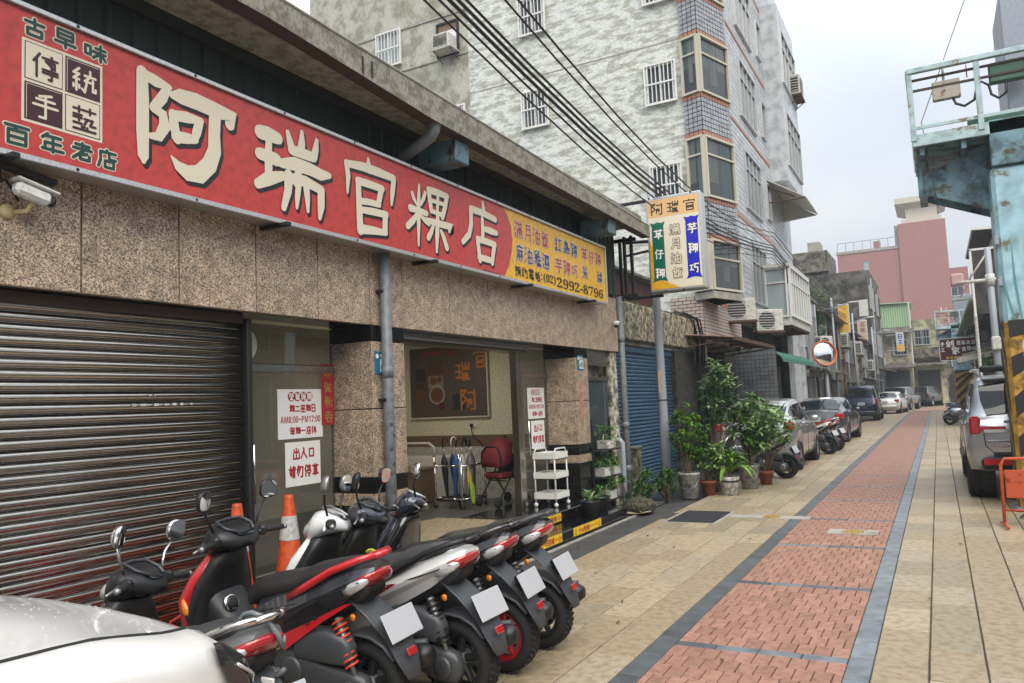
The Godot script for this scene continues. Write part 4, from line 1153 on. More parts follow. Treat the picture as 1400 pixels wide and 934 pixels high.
func garage() -> void:
	mat("rust_steel", C(0.10, 0.055, 0.035), 0.8, 0.2, {"t": "fine", "s": 2.0})
	mat("mould_cream", C(0.62, 0.57, 0.42), 0.85, 0.0, {"t": "mould", "s": 0.85, "d": "stain", "ds": Vector3(1.2, 0.3, 1.2)})
	mat("mould_black", C(0.055, 0.052, 0.048), 0.9, 0.0, {"t": "mould", "s": 0.8})
	var t := thing("garage", "low garage with a blue roller shutter and a mouldy cream parapet", "garage")
	part(t, "parapet", G.new().cham(V(-5.05, 3.12, -15.2), V(0.22, 0.72, 6.1), 0.03), M("mould_cream"))
	part(t, "lintel", G.new().span(V(-5.3, 2.68, -18.2), V(-5.02, 2.77, -12.1)), M("concrete"))
	part(t, "roof_slab", G.new().span(V(-13.0, 2.74, -18.3), V(-5.16, 2.9, -12.1)), M("concrete"))
	part(t, "pier", G.new().span(V(-5.4, -0.05, -18.3), V(-5.0, 2.7, -16.75)), M("mould_black"))
	part(t, "pier", G.new().span(V(-5.3, -0.05, -12.95), V(-5.02, 2.7, -12.1)), M("mould_black"))
	part(t, "side_wall", G.new().span(V(-13.0, -0.05, -18.4), V(-5.4, 2.75, -18.2)), M("concrete"))
	var mg := G.new()
	for i in 160:
		var z := rng.randf_range(-18.1, -12.3)
		var s := rng.randf_range(0.02, 0.06)
		mg.box(V(-4.99 + rng.randf_range(-0.12, 0.03), 3.48 + rng.randf_range(-0.015, 0.02), z), V(s, s * 0.7, s * 1.6), rot(V(1, 1, 0.3), rng.randf_range(0, 180)))
	meta(part(t, "moss", mg, mat("moss_green", C(0.045, 0.065, 0.015), 0.95)), "", "", "", "stuff")
	var sh := part(t, "roller_shutter", G.new().span(V(-5.16, 0.0, -16.75), V(-5.14, 2.68, -12.95)), M("black_seam"))
	var pf := []
	for k in 7:
		var a := PI * k / 6.0
		pf.append(Vector2(sin(a) * 0.02, 0.033 * -cos(a)))
	pf.append(Vector2(-0.01, 0.033))
	pf.append(Vector2(-0.01, -0.033))
	var sm := G.new(true).prism(pf, 0.0, 3.78).mesh()
	mat("blue_slat", C(0.035, 0.105, 0.19), 0.42, 0.1, {"t": "blotch", "s": 0.8})
	for i in 36:
		put(sh, "slat", sm, M("blue_slat"), V(-5.11, 0.05 + 0.0715 * i, -16.74))
	part(sh, "head_box", G.new().span(V(-5.15, 2.56, -16.74), V(-5.06, 2.68, -12.96)), M("blue_slat"))
	# maroon sheet lean-to on the roof
	var lt := thing("roof_shed", "maroon corrugated shed on the garage roof behind the projecting sign", "shed")
	var g := G.new()
	var z := -12.3
	while z > -17.4:
		for k in 2:
			var zz := z - 0.08 * k
			var xa := -5.6 + 0.025 * k
			var xb := -5.6 + 0.025 * (1 - k)
			g.q(V(xa, 2.9, zz), V(xb, 2.9, zz - 0.08), V(xb, 4.25 + (zz + 12.3) * 0.0, zz - 0.08), V(xa, 4.25, zz))
		z -= 0.16
	part(lt, "corrugated_wall", g, mat("maroon_sheet", C(0.085, 0.018, 0.02), 0.5, 0.1, {"t": "blotch", "s": 0.8}))
	part(lt, "roof", G.new().box(V(-6.9, 4.45, -14.9), V(3.0, 0.05, 5.4), rot(V(0, 0, 1), -6)), M("concrete"))
	# short mossy concrete post
	var p := thing("concrete_post", "short square mossy concrete post beside the blue shutter", "post", V(-4.62, 0, -12.6))
	part(p, "shaft", G.new().cham(V(0, 0.42, 0), V(0.3, 0.84, 0.3), 0.02), mat("moss_concrete", C(0.22, 0.21, 0.16), 0.95, 0.0, {"t": "moss", "s": 1.2, "d": "stain", "ds": 0.8}))
	part(p, "cap", G.new().cham(V(0, 0.85, 0), V(0.33, 0.04, 0.33), 0.01), M("concrete"))

# a wall of small tiles or bricks as one part: origin O (lower left), r, u, columns and rows
func tiles(t: Node, called: String, O: Vector3, r: Vector3, u: Vector3, nx: int, ny: int, sx: float, sy: float, gap: float, m: Material, bond := false, bed: Material = null) -> void:
	var n := r.cross(u).normalized()
	var b := Basis(r, u, n)
	var g := G.new()
	for j in ny:
		for i in nx + (1 if bond and j % 2 else 0):
			var x0 := sx * i - (sx * 0.5 if bond and j % 2 else 0.0)
			var x1 := minf(x0 + sx, sx * nx)
			x0 = maxf(x0, 0.0)
			if x1 - x0 < gap * 2:
				continue
			g.box(O + r * (x0 + x1) * 0.5 + u * sy * (j + 0.5) + n * (0.006 + rng.randf_range(0, 0.002)), V(x1 - x0 - gap, sy - gap, 0.012), b)
	var o := part(t, called, g, m)
	meta(o, "", "", "", "stuff")
	if bed:
		part(t, called + "_bed", sheet(O + r * sx * nx * 0.5 + u * sy * ny * 0.5 + n * 0.002, r, u, sx * nx, sy * ny), bed)

func tall_building() -> void:
	var t := thing("apartment_building", "tall old apartment block with a peeling white side wall and tiled corner bay", "building")
	var Z := -18.5
	mat("peeling", C(0.74, 0.755, 0.74), 0.85, 0.0, {"t": "peel", "s": Vector3(0.13, 0.4, 0.13), "d": "scratch", "ds": Vector3(0.35, 1.6, 0.35), "b": "scratch", "bs": 0.4})
	mat("beige_render", C(0.50, 0.49, 0.42), 0.88, 0.0, {"t": "fine", "s": Vector3(0.6, 0.15, 0.6), "d": "peel", "ds": 0.1})
	mat("white_tile", C(0.62, 0.65, 0.68), 0.35, 0.0, {"t": "fine", "s": 0.6, "d": "blotch", "ds": 0.3})
	mat("bay_tile", C(0.42, 0.43, 0.47), 0.3, 0.0, {"t": "fine", "s": 0.8, "d": "blotch", "ds": 0.5})
	mat("orange_tile", C(0.42, 0.19, 0.12), 0.4, 0.0, {"t": "fine", "s": 1.0})
	mat("dark_joint", C(0.05, 0.05, 0.055), 0.9)
	mat("cream_frame", C(0.50, 0.47, 0.38), 0.5)
	part(t, "body", G.new().span(V(-16.8, 3.9, -33.0), V(-4.76, 19.0, -18.6)), M("beige_render"))
	part(t, "lower_body", G.new().span(V(-16.0, -0.05, -33.0), V(-5.4, 3.9, -23.05)), M("mould_black"))
	# side wall towards us: rendered part and peeling part
	var sw := part(t, "side_wall", G.new().span(V(-16.85, 2.5, Z - 0.1), V(-10.98, 19.0, Z - 0.02)), M("beige_render"))
	part(sw, "peeling_skin", G.new().span(V(-10.98, 2.5, Z - 0.1), V(-4.76, 19.0, Z)), M("peeling"))
	for y in [12.95, 11.68, 9.5]:
		part(sw, "string_line", G.new().span(V(-16.85, y, Z - 0.02), V(-10.985, y + 0.045, Z + 0.012)), M("concrete_pale"))
	part(sw, "string_line", G.new().span(V(-10.98, 10.45, Z - 0.01), V(-4.8, 10.48, Z + 0.008)), M("concrete_pale"))
	var R := V(1, 0, 0)
	var U := V(0, 1, 0)
	window(sw, V(-13.72, 12.45, Z), R, U, 0.84, 1.05, 2, M("pale_glass"), M("white_paint"), 7)
	for w in [[-8.92, 9.54], [-8.9, 12.13], [-5.45, 9.42], [-5.39, 12.0], [-5.45, 6.85]]:
		window(sw, V(w[0], w[1], Z + 0.02), R, U, 0.74, 1.0, 2, M("window_glass"), M("white_paint"), 7)
	window(sw, V(-11.3, 9.95, Z), R, U, 0.3, 0.45, 1, M("window_glass"), M("white_paint"), 3)
	var ow := window(sw, V(-11.64, 12.24, Z), R, U, 0.74, 1.02, 1, M("window_glass"), M("dark_metal"))
	part(ow, "blind", G.new().span(V(-11.98, 12.5, Z - 0.01), V(-11.3, 12.72, Z + 0.01)), M("wood"))
	part(ow, "curtain", G.new().span(V(-11.98, 12.2, Z - 0.008), V(-11.3, 12.5, Z + 0.006)), M("white_paint"))
	var wu := thing("window_cooler", "boxy white air conditioner sticking out of an upper window of the beige wall", "air conditioner", V(-11.6, 11.8, Z + 0.1))
	part(wu, "casing", G.new().cham(V(0, 0.2, 0.1), V(0.55, 0.42, 0.6), 0.02), M("white_dirty"))
	part(wu, "grille", G.new().box(V(0, 0.2, 0.402), V(0.46, 0.32, 0.006)), M("concrete"))
	part(wu, "shelf", G.new().box(V(0.02, -0.03, 0.1), V(0.66, 0.03, 0.6)), M("white_dirty"))
	for x in [-0.25, 0.29]:
		part(wu, "strut", G.new().tube([V(x, -0.04, 0.38), V(x, -0.25, -0.1)], 0.012, 5), M("dark_metal"))
	mat("bay_glass", C(0.03, 0.04, 0.045), 0.03, 0.0, {"alpha": 0.45})
	mat("curtain_teal", C(0.22, 0.40, 0.37), 0.8, 0.0, {"t": "fine", "s": Vector3(6, 0.3, 6)})
	mat("curtain_white", C(0.55, 0.55, 0.50), 0.8, 0.0, {"t": "fine", "s": Vector3(6, 0.3, 6)})
	# corner bay
	var A := V(-4.92, 0, -18.45)
	var B := V(-4.45, 0, -18.3)
	var Cc := V(-4.04, 0, -19.55)
	var D := V(-4.76, 0, -19.9)
	var bay := part(t, "corner_bay", G.new().prism([Vector2(A.x + 0.03, -A.z + 0.03), Vector2(B.x - 0.03, -B.z + 0.03), Vector2(Cc.x - 0.05, -Cc.z - 0.01), Vector2(D.x, -D.z), Vector2(-5.0, 19.9)], 3.95, 17.0, Transform3D(Basis(V(1, 0, 0), V(0, 0, -1), V(0, 1, 0)), Vector3.ZERO)), M("dark_joint"))
	var faces := [[A, B], [B, Cc]]
	for sp in [[5.38, 6.36], [7.89, 8.93], [10.39, 11.43], [12.9, 13.9]]:
		var rows := 9
		var h: float = (sp[1] - sp[0]) / rows
		for f in faces:
			var a: Vector3 = f[0]
			var d: Vector3 = f[1] - f[0]
			var nx := int(round(d.length() / 0.118))
			var r: Vector3 = d.normalized()
			tiles(bay, "grey_tiles", a + U * (sp[0] + h), r, U, nx, rows - 2, d.length() / nx, h, 0.02, M("bay_tile"))
			tiles(bay, "orange_tiles", a + U * sp[0], r, U, nx, 1, d.length() / nx, h, 0.018, M("orange_tile"))
			tiles(bay, "orange_tiles", a + U * (sp[1] - h), r, U, nx, 1, d.length() / nx, h, 0.018, M("orange_tile"))
	var k := 0
	for wn in [[4.14, 5.38], [6.36, 7.89], [8.93, 10.39], [11.43, 12.9]]:
		for f in faces:
			var d: Vector3 = f[1] - f[0]
			var c: Vector3 = (f[0] + f[1]) * 0.5 + U * (wn[0] + wn[1]) * 0.5 - d.normalized().cross(U) * 0.0
			window(bay, c + d.normalized().cross(U) * 0.0, d.normalized(), U, d.length() - 0.02, wn[1] - wn[0] - 0.02, 1, M("bay_glass"), M("cream_frame"), 0, 0.45)
			var nn := d.normalized().cross(U)
			var rr := d.normalized()
			var hh: float = wn[1] - wn[0]
			var folds := [[0.28, 0.3, 0.5, "curtain_teal"], [0.5, 0.22, 0.75, "curtain_white"], [0.78, 0.26, 0.45, "curtain_white"]] if k % 2 == 0 else [[0.25, 0.4, 0.7, "curtain_white"], [0.72, 0.3, 0.9, "curtain_teal"]]
			for fd in folds:
				part(bay, "curtain", G.new().box((f[0] as Vector3) + d * (fd[0] as float) + U * (wn[1] - hh * fd[2] * 0.5 - 0.05) - nn * 0.02, V(d.length() * fd[1], hh * fd[2], 0.006), Basis(rr, U, nn)), M(fd[3]))
		k += 1
	part(bay, "bottom_slab", G.new().prism([Vector2(A.x, -A.z), Vector2(B.x + 0.03, -B.z - 0.03), Vector2(Cc.x + 0.03, -Cc.z), Vector2(D.x, -D.z)], 3.95, 4.12, Transform3D(Basis(V(1, 0, 0), V(0, 0, -1), V(0, 1, 0)), Vector3.ZERO)), M("concrete_pale"))
	# street front
	var X := -4.74
	var L := V(0, 0, -1)
	var ff := part(t, "street_front", sheet(V(X, 11.4, -26.3), L, U, 13.2, 14.8), M("white_tile"))
	var jg := G.new()
	var y := 4.0
	while y < 17.0:
		jg.span(V(X, y, -32.8), V(X + 0.004, y + 0.012, -20.0))
		y += 0.16
	meta(part(ff, "tile_joints", jg, M("concrete")), "", "", "", "stuff")
	for fl in 5:
		var y0 := 4.45 + 2.92 * fl
		window(ff, V(X + 0.03, y0 + 0.92, -25.5), L, U, 2.4, 1.85, 4, M("window_glass"), M("aluminium"), 0, 0.55)
		window(ff, V(X + 0.03, y0 + 0.95, -28.1), L, U, 0.7, 1.3, 1, M("dark_glass"), M("aluminium"))
		window(ff, V(X + 0.03, y0 + 0.92, -21.8), L, U, 1.6, 1.85, 3, M("window_glass"), M("aluminium"), 0, 0.55)
		part(ff, "spandrel_band", G.new().span(V(X, y0 - 0.5, -29.0), V(X + 0.02, y0 - 0.38, -20.2)), M("orange_tile"))
	# upper box bay at the far end
	var ub := part(t, "upper_bay", G.new().span(V(-4.75, 9.3, -32.8), V(-4.15, 15.9, -29.1)), M("white_tile"))
	for fl in 2:
		window(ub, V(-4.13, 10.9 + 3.1 * fl, -31.0), L, U, 3.2, 2.0, 4, M("window_glass"), M("aluminium"), 0, 0.6)
	# first floor glazed box
	var gb := part(t, "glazed_box", G.new().span(V(-4.75, 3.85, -30.6), V(-3.96, 4.1, -26.4)).span(V(-4.75, 5.75, -30.7), V(-3.9, 5.86, -26.3)), M("white_dirty"))
	window(gb, V(-3.95, 4.93, -28.5), L, U, 4.2, 1.64, 8, M("window_glass"), M("white_paint"), 0, 0.5)
	window(gb, V(-4.38, 4.93, -26.4), R, U, 0.7, 1.64, 1, M("pale_glass"), M("white_paint"), 0, 0.5)
	for i in 14:
		put(gb, "slat", G.new().box(V(-4.36, 3.8, -26.5 - 0.3 * i), V(0.75, 0.06, 0.05)).mesh(), M("rust_steel"))
	# brick facing below the bay
	tiles(t, "facing_bricks", V(-5.55, 2.95, Z), R, U, 4, 13, 0.2, 0.085, 0.016, mat("pale_brick", C(0.48, 0.40, 0.35), 0.7, 0.0, {"t": "fine", "s": 1.0}), true, M("dark_joint"))
	tiles(t, "facing_bricks", V(-4.75, 2.95, Z), L, U, 18, 13, 0.22, 0.085, 0.016, M("pale_brick"), true, M("dark_joint"))
	part(t, "brick_core", G.new().span(V(-5.6, 2.9, -22.5), V(-4.77, 3.98, -18.52)), M("concrete"))
	tiles(t, "wall_tiles", V(-5.1, 0.0, -23.0), R, U, 10, 26, 0.115, 0.115, 0.014, mat("slate_tile", C(0.17, 0.185, 0.2), 0.35, 0.0, {"t": "fine", "s": 1.0, "d": "blotch", "ds": 0.5}), false, M("dark_joint"))
	part(t, "dark_door", G.new().span(V(-5.9, 0.0, -22.0), V(-5.6, 2.7, -18.6)), mat("brown_door", C(0.05, 0.042, 0.038), 0.6, 0.0, {"t": "fine", "s": Vector3(0.5, 6, 0.5)}))
	# rusty canopy on trusses
	var cn := thing("rusty_canopy", "rusty corrugated canopy on thin trusses jutting from the apartment block", "canopy", V(-4.6, 3.0, -19.5))
	var g := G.new()
	for i in 20:
		var z0 := 2.0 - 0.24 * i
		g.q(V(-0.8, 0.12, z0), V(0.75, -0.06, z0), V(0.75, -0.03, z0 - 0.12), V(-0.8, 0.15, z0 - 0.12))
		g.q(V(-0.8, 0.15, z0 - 0.12), V(0.75, -0.03, z0 - 0.12), V(0.75, -0.06, z0 - 0.24), V(-0.8, 0.12, z0 - 0.24))
	part(cn, "sheet", g, mat("rusty_sheet", C(0.30, 0.17, 0.13), 0.7, 0.2, {"t": "rust", "s": 0.5, "d": "stain", "ds": 0.4}))
	for zz in [1.9, 0.3, -1.3, -2.7]:
		part(cn, "truss", G.new().tube([V(-0.7, 0.06, zz), V(0.72, -0.1, zz)], 0.02, 5).tube([V(-0.7, -0.25, zz), V(0.72, -0.1, zz)], 0.018, 5).tube([V(-0.4, 0.0, zz), V(-0.1, -0.2, zz), V(0.2, -0.05, zz)], 0.014, 5), M("rust_steel"))
	part(cn, "edge_beam", G.new().tube([V(0.74, -0.1, 2.05), V(0.74, -0.1, -2.8)], 0.03, 6), M("rust_steel"))
	cooler("white air conditioner outdoor unit nearest the brick facing, on rusty shelf", V(-4.5, 3.62, -21.2), 25.0)
	cooler("white air conditioner outdoor unit between the brick facing and glazed box", V(-4.4, 3.55, -24.6), 40.0, 1.1)
	cooler("small air conditioner high on the far edge of the apartment block", V(-4.0, 13.2, -31.9), 90.0, 1.3)
	# white plastic awning
	var aw := thing("plastic_awning", "white plastic awning sloping out from the apartment block front", "awning", V(-4.75, 9.2, -29.5))
	part(aw, "sheet", G.new().box(V(0.62, -0.42, -0.3), V(1.5, 0.03, 3.2), rot(V(0, 0, 1), -33)), mat("awning_white", C(0.62, 0.62, 0.58), 0.5, 0.0, {"t": "fine", "s": 1.0}))
	part(aw, "side_panel", G.new().prism([Vector2(0, 0), Vector2(1.22, -0.86), Vector2(0.0, -0.95)], -0.02, 0.02, Transform3D(Basis(), V(0, 0, -1.9))), M("awning_white"))
	part(aw, "rib", G.new().tube([V(0.05, -0.3, 1.2), V(0.9, -0.75, 1.2)], 0.03, 5).tube([V(0.0, -0.85, 1.25), V(1.2, -0.85, 1.25)], 0.025, 5), M("rust_steel"))
	# green shop awning and doorway below
	var ga := thing("green_awning", "small curved green canvas awning over a doorway past the tiled wall", "awning", V(-4.75, 2.7, -26.0))
	var rings := []
	for i in 6:
		var a := PI * 0.5 * i / 5.0
		rings.append([V(1.0 * sin(a), 0.45 * cos(a) - 0.15, 2.9), V(1.0 * sin(a), 0.45 * cos(a) - 0.15, -3.6), V(0.97 * sin(a), 0.42 * cos(a) - 0.15, -3.6), V(0.97 * sin(a), 0.42 * cos(a) - 0.15, 2.9)])
	part(ga, "canvas", G.new().loft(rings), mat("green_canvas", C(0.02, 0.13, 0.085), 0.7, 0.0, {"t": "blotch", "s": 0.8}))
	part(t, "ground_door", G.new().span(V(-5.4, 0.0, -29.5), V(-4.95, 2.6, -25.0)), mat("old_door", C(0.10, 0.09, 0.075), 0.7, 0.0, {"t": "stain", "s": 0.5}))
	part(t, "ground_pillar", G.new().span(V(-4.95, 0.0, -25.0), V(-4.75, 2.7, -24.75)), M("white_tile"))
	part(t, "ground_pillar", G.new().span(V(-4.95, 0.0, -33.0), V(-4.75, 3.9, -31.5)), M("white_tile"))
	# bundle of wires along the street
	var far := [V(-4.02, 6.08, -24.3), V(-4.02, 6.0, -24.3), V(-4.04, 5.92, -24.3), V(-4.06, 5.83, -24.3), V(-4.0, 6.35, -24.3), V(-3.97, 6.48, -24.3), V(-4.08, 5.72, -24.3)]
	var nearp := [V(-3.69, 6.09, -2.16), V(-3.73, 6.06, -2.16), V(-3.76, 6.02, -2.16), V(-3.8, 5.98, -2.16), V(-3.26, 6.05, -2.16), V(-3.15, 6.07, -2.16), V(-3.85, 5.92, -2.16)]
	for i in 7:
		var pts := []
		for s in 13:
			var f := s / 12.0
			pts.append((nearp[i] as Vector3).lerp(far[i], f) - V(0, 0.92 * sin(PI * f) * (0.94 + 0.02 * i), 0))
		for s in range(1, 5):
			pts.append((far[i] as Vector3) + V(0.02 * s, -0.12 * s - 0.35 * sin(PI * s / 4.0), -5.0 * s))
		solo("overhead_wire", G.new(true).tube(pts, [0.016, 0.02, 0.022, 0.014, 0.012, 0.013, 0.012][i], 5), M("black_plastic"), "black overhead wire, number %s from the top where they leave the upper picture edge" % ["three", "four", "five", "six", "two", "one", "seven"][i], "wire", "overhead wires along the shop side")

# ---------------------------------------------------------------- the street beyond
func house_front(t: Node3D, x: float, z0: float, z1: float, h: float, wall: Material, storeys: int, seed_: int) -> MeshInstance3D:
	var r := RandomNumberGenerator.new()
	r.seed = seed_
	var L := V(0, 0, -1)
	var U := V(0, 1, 0)
	var o := part(t, "wall", G.new().span(V(x - 7.0, -0.05, z1), V(x, h, z0)), wall)
	var sh := h / storeys
	# ground floor bays: dark openings with frames and half-open shutters
	var z := z0 - 0.35
	while z > z1 + 1.2:
		var w := minf(r.randf_range(1.6, 2.8), z - z1 - 0.3)
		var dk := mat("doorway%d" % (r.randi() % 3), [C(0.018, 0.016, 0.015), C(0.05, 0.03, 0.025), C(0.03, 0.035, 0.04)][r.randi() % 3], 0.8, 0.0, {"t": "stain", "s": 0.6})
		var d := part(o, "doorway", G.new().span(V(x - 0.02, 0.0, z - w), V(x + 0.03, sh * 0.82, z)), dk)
		part(d, "lintel", G.new().span(V(x, sh * 0.82, z - w - 0.1), V(x + 0.12, sh * 0.92, z + 0.1)), M("concrete"))
		if r.randf() < 0.6:
			part(d, "awning", G.new().box(V(x + 0.45, sh * 0.95, z - w * 0.5), V(1.0, 0.04, w + 0.3), rot(V(0, 0, 1), -14)), mat("tin%d" % (r.randi() % 2), C(0.26, 0.25, 0.23), 0.6, 0.3, {"t": "rust", "s": 0.5}))
		if r.randf() < 0.5:
			part(d, "shutter", G.new().span(V(x + 0.03, sh * 0.35, z - w + 0.1), V(x + 0.05, sh * 0.8, z - 0.1)), M("grey_shutter"))
		z -= w + r.randf_range(0.25, 0.6)
	for s in range(1, storeys):
		z = z0 - 0.5
		while z > z1 + 1.2:
			var w := minf(r.randf_range(0.9, 1.7), z - z1 - 0.3)
			window(o, V(x + 0.02, sh * s + sh * 0.5, z - w * 0.5), L, U, w, sh * 0.5, 2, M("window_glass") if r.randf() < 0.6 else M("dark_glass"), M("aluminium") if r.randf() < 0.6 else M("rust_steel"), 6 if r.randf() < 0.5 else 0)
			z -= w + r.randf_range(0.5, 1.2)
	for i in 2:
		var zp := lerpf(z0, z1, 0.15 + 0.6 * i + r.randf_range(0, 0.1))
		part(o, "downpipe", G.new(true).tube([V(x + 0.07, 0, zp), V(x + 0.07, h - 0.1, zp)], 0.05, 6), M("pale_pipe") if r.randf() < 0.5 else M("grey_pipe"))
	return o

func hanging_sign(label: String, at: Vector3, w: float, h: float, m: Material, text: String, ink: Material, pen: float) -> Node3D:
	var t := thing("hanging_sign", label, "sign", at, 0.0, "signs hung out over the far street")
	part(t, "box", G.new().cham(Vector3.ZERO, V(w, h, 0.16), 0.02), M("white_dirty"))
	part(t, "face", sheet(V(0, 0, 0.082), V(1, 0, 0), V(0, 1, 0), w * 0.86, h * 0.92), m)
	for i in text.length():
		var g := G.new()
		var ch := h * 0.84 / text.length()
		var cw := minf(w * 0.66, ch * 0.9)
		sign_char(g, text[i], V(-cw * 0.5, h * 0.42 - ch * i, 0.084), V(1, 0, 0), V(0, 1, 0), cw, ch * 0.85, pen)
		part(t, "character", g, ink)
	for y in [-0.4, 0.4]:
		part(t, "arm", G.new().box(V(-w * 0.5 - 0.35, h * y, 0), V(0.7, 0.05, 0.05)), M("aluminium"))
	return t

func street_houses() -> void:
	mat("grey_shutter", C(0.16, 0.165, 0.17), 0.5, 0.2, {"t": "blotch", "s": 0.5})
	mat("green_wall", C(0.22, 0.27, 0.21), 0.8, 0.0, {"t": "blotch", "s": 0.3, "d": "stain", "ds": 0.15})
	mat("old_wall", C(0.24, 0.225, 0.195), 0.9, 0.0, {"t": "mould", "s": 0.18, "d": "blotch", "ds": 0.4})
	mat("black_wall", C(0.17, 0.165, 0.155), 0.9, 0.0, {"t": "mould", "s": 0.12, "d": "stain", "ds": 0.1})
	mat("brown_wall", C(0.20, 0.145, 0.11), 0.9, 0.0, {"t": "mould", "s": 0.25})
	var h := thing("street_house", "white tiled narrow house next to the apartment block, before the round mirror", "house")
	house_front(h, -4.6, -33.05, -37.5, 5.6, M("white_tile"), 2, 3)
	part(h, "roof", G.new().span(V(-11.6, 5.6, -37.6), V(-4.5, 5.75, -33.0)), M("concrete"))
	h = thing("street_house", "grey green old house with a sloping tin roof behind the round mirror", "house")
	house_front(h, -4.55, -37.7, -46.5, 5.4, M("green_wall"), 2, 5)
	part(h, "roof", G.new().box(V(-6.6, 5.85, -42.1), V(4.9, 0.08, 9.2), rot(V(0, 0, 1), -14)), mat("tin_roof", C(0.19, 0.175, 0.16), 0.7, 0.2, {"t": "rust", "s": 0.3, "d": "stain", "ds": 0.2}))
	for i in 9:
		put(h, "rafter", G.new().box(V(-4.3, 5.28, -38.1 - 1.0 * i), V(0.7, 0.08, 0.06), rot(V(0, 0, 1), -14)).mesh(), M("rust_steel"))
	h = thing("street_house", "weathered dark two storey house behind the yellow hanging sign", "house")
	house_front(h, -4.4, -46.7, -55.0, 5.2, M("brown_wall"), 2, 9)
	part(h, "roof", G.new().box(V(-6.4, 5.65, -50.8), V(4.9, 0.08, 8.7), rot(V(0, 0, 1), -14)), M("tin_roof"))
	h = thing("street_house", "weathered grey two storey house behind the faded beige hanging sign", "house")
	house_front(h, -4.2, -55.2, -61.8, 5.0, M("old_wall"), 2, 12)
	part(h, "roof", G.new().box(V(-6.2, 5.45, -58.5), V(4.9, 0.08, 6.9), rot(V(0, 0, 1), -14)), M("tin_roof"))
	h = thing("concrete_house", "black streaked three storey concrete house with a bare side wall", "house")
	house_front(h, -3.9, -62.0, -75.0, 10.1, M("black_wall"), 3, 21)
	part(h, "parapet", G.new().span(V(-10.9, 10.1, -62.3), V(-3.9, 10.35, -62.0)).span(V(-4.2, 10.1, -75.0), V(-3.9, 10.6, -64.0)), M("black_wall"))
	part(h, "white_patch", G.new().span(V(-4.6, 7.0, -61.99), V(-4.0, 8.2, -61.97)), M("white_dirty"))
	h = thing("rear_block", "grey concrete rooftop block with a water tank behind the tin roofs", "building")
	part(h, "wall", G.new().span(V(-12.0, -0.05, -70.0), V(-6.7, 12.5, -64.0)), M("old_wall"))
	part(h, "ledge", G.new().span(V(-11.0, 10.8, -64.0), V(-6.6, 10.95, -63.3)), M("concrete"))
	part(h, "roof_room", G.new().span(V(-8.2, 12.5, -67.0), V(-7.3, 13.4, -65.0)), M("concrete_pale"))
	window(h, V(-8.0, 10.2, -63.99), V(1, 0, 0), V(0, 1, 0), 1.4, 0.9, 2, M("dark_glass"), M("rust_steel"))
	# houses where the street bends
	mat("cream_house", C(0.56, 0.52, 0.36), 0.8, 0.0, {"t": "blotch", "s": 0.3, "d": "stain", "ds": 0.08})
	mat("mint_sheet", C(0.36, 0.55, 0.33), 0.6, 0.0, {"t": "fine", "s": 0.4})
	var R := V(1, 0, 0)
	var U := V(0, 1, 0)
	h = thing("street_house", "cream house with a pale green corrugated top floor at the bend", "house")
	part(h, "wall", G.new().span(V(-5.0, -0.05, -84.0), V(-1.8, 6.9, -76.0)), M("cream_house"))
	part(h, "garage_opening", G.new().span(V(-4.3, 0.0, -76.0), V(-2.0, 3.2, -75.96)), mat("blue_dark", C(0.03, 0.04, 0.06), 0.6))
	part(h, "canopy", G.new().box(V(-3.2, 3.6, -75.2), V(3.4, 0.12, 1.9), rot(V(1, 0, 0), 12)), M("tin_roof"))
	window(h, V(-2.6, 5.2, -75.97), R, U, 1.1, 1.3, 2, M("dark_glass"), M("aluminium"), 5)
	window(h, V(-4.2, 5.2, -75.97), R, U, 0.6, 1.2, 1, M("dark_glass"), M("aluminium"))
	var g := G.new()
	for i in 17:
		var x0 := -4.8 + 0.18 * i
		g.q(V(x0, 6.95, -75.9), V(x0 + 0.09, 6.95, -75.86), V(x0 + 0.09, 9.0, -75.86), V(x0, 9.0, -75.9))
		g.q(V(x0 + 0.09, 6.95, -75.86), V(x0 + 0.18, 6.95, -75.9), V(x0 + 0.18, 9.0, -75.9), V(x0 + 0.09, 9.0, -75.86))
	part(h, "corrugated_wall", g, M("mint_sheet"))
	part(h, "top_room", G.new().span(V(-4.95, 6.9, -83.0), V(-1.75, 8.95, -75.92)), M("mint_sheet"))
	part(h, "roof", G.new().box(V(-3.3, 9.1, -79.4), V(3.6, 0.08, 7.6), rot(V(0, 0, 1), -2)), M("mint_sheet"))
	part(h, "skirt_roof", G.new().box(V(-3.2, 6.75, -75.4), V(3.6, 0.06, 1.6), rot(V(1, 0, 0), 25)), M("tin_roof"))
	part(h, "post", G.new().tube([V(-1.7, 3.6, -75.4), V(-1.7, 9.0, -75.4)], 0.08, 6), M("white_dirty"))
	h = thing("street_house", "cream balcony house between the mint topped house and the far platform", "house")
	part(h, "wall", G.new().span(V(-1.8, -0.05, -88.0), V(0.8, 7.8, -80.0)), M("cream_house"))
	part(h, "balcony", G.new().span(V(-1.7, 4.3, -80.0), V(0.7, 5.2, -79.0)), M("old_wall"))
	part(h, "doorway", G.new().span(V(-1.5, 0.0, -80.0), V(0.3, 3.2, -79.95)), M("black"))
	window(h, V(-0.9, 6.2, -79.97), R, U, 1.3, 1.4, 2, M("dark_glass"), M("aluminium"), 6)
	part(h, "lean_to", G.new().box(V(-0.5, 3.8, -79.2), V(2.8, 0.1, 1.6), rot(V(1, 0, 0), 14)), M("tin_roof"))
	h = thing("street_house", "low grey house under the far platform at the end of the street", "house")
	part(h, "wall", G.new().span(V(0.6, -0.05, -96.0), V(4.5, 5.5, -88.0)), M("old_wall"))
	part(h, "doorway", G.new().span(V(1.0, 0.0, -88.0), V(3.6, 2.8, -87.95)), M("black"))
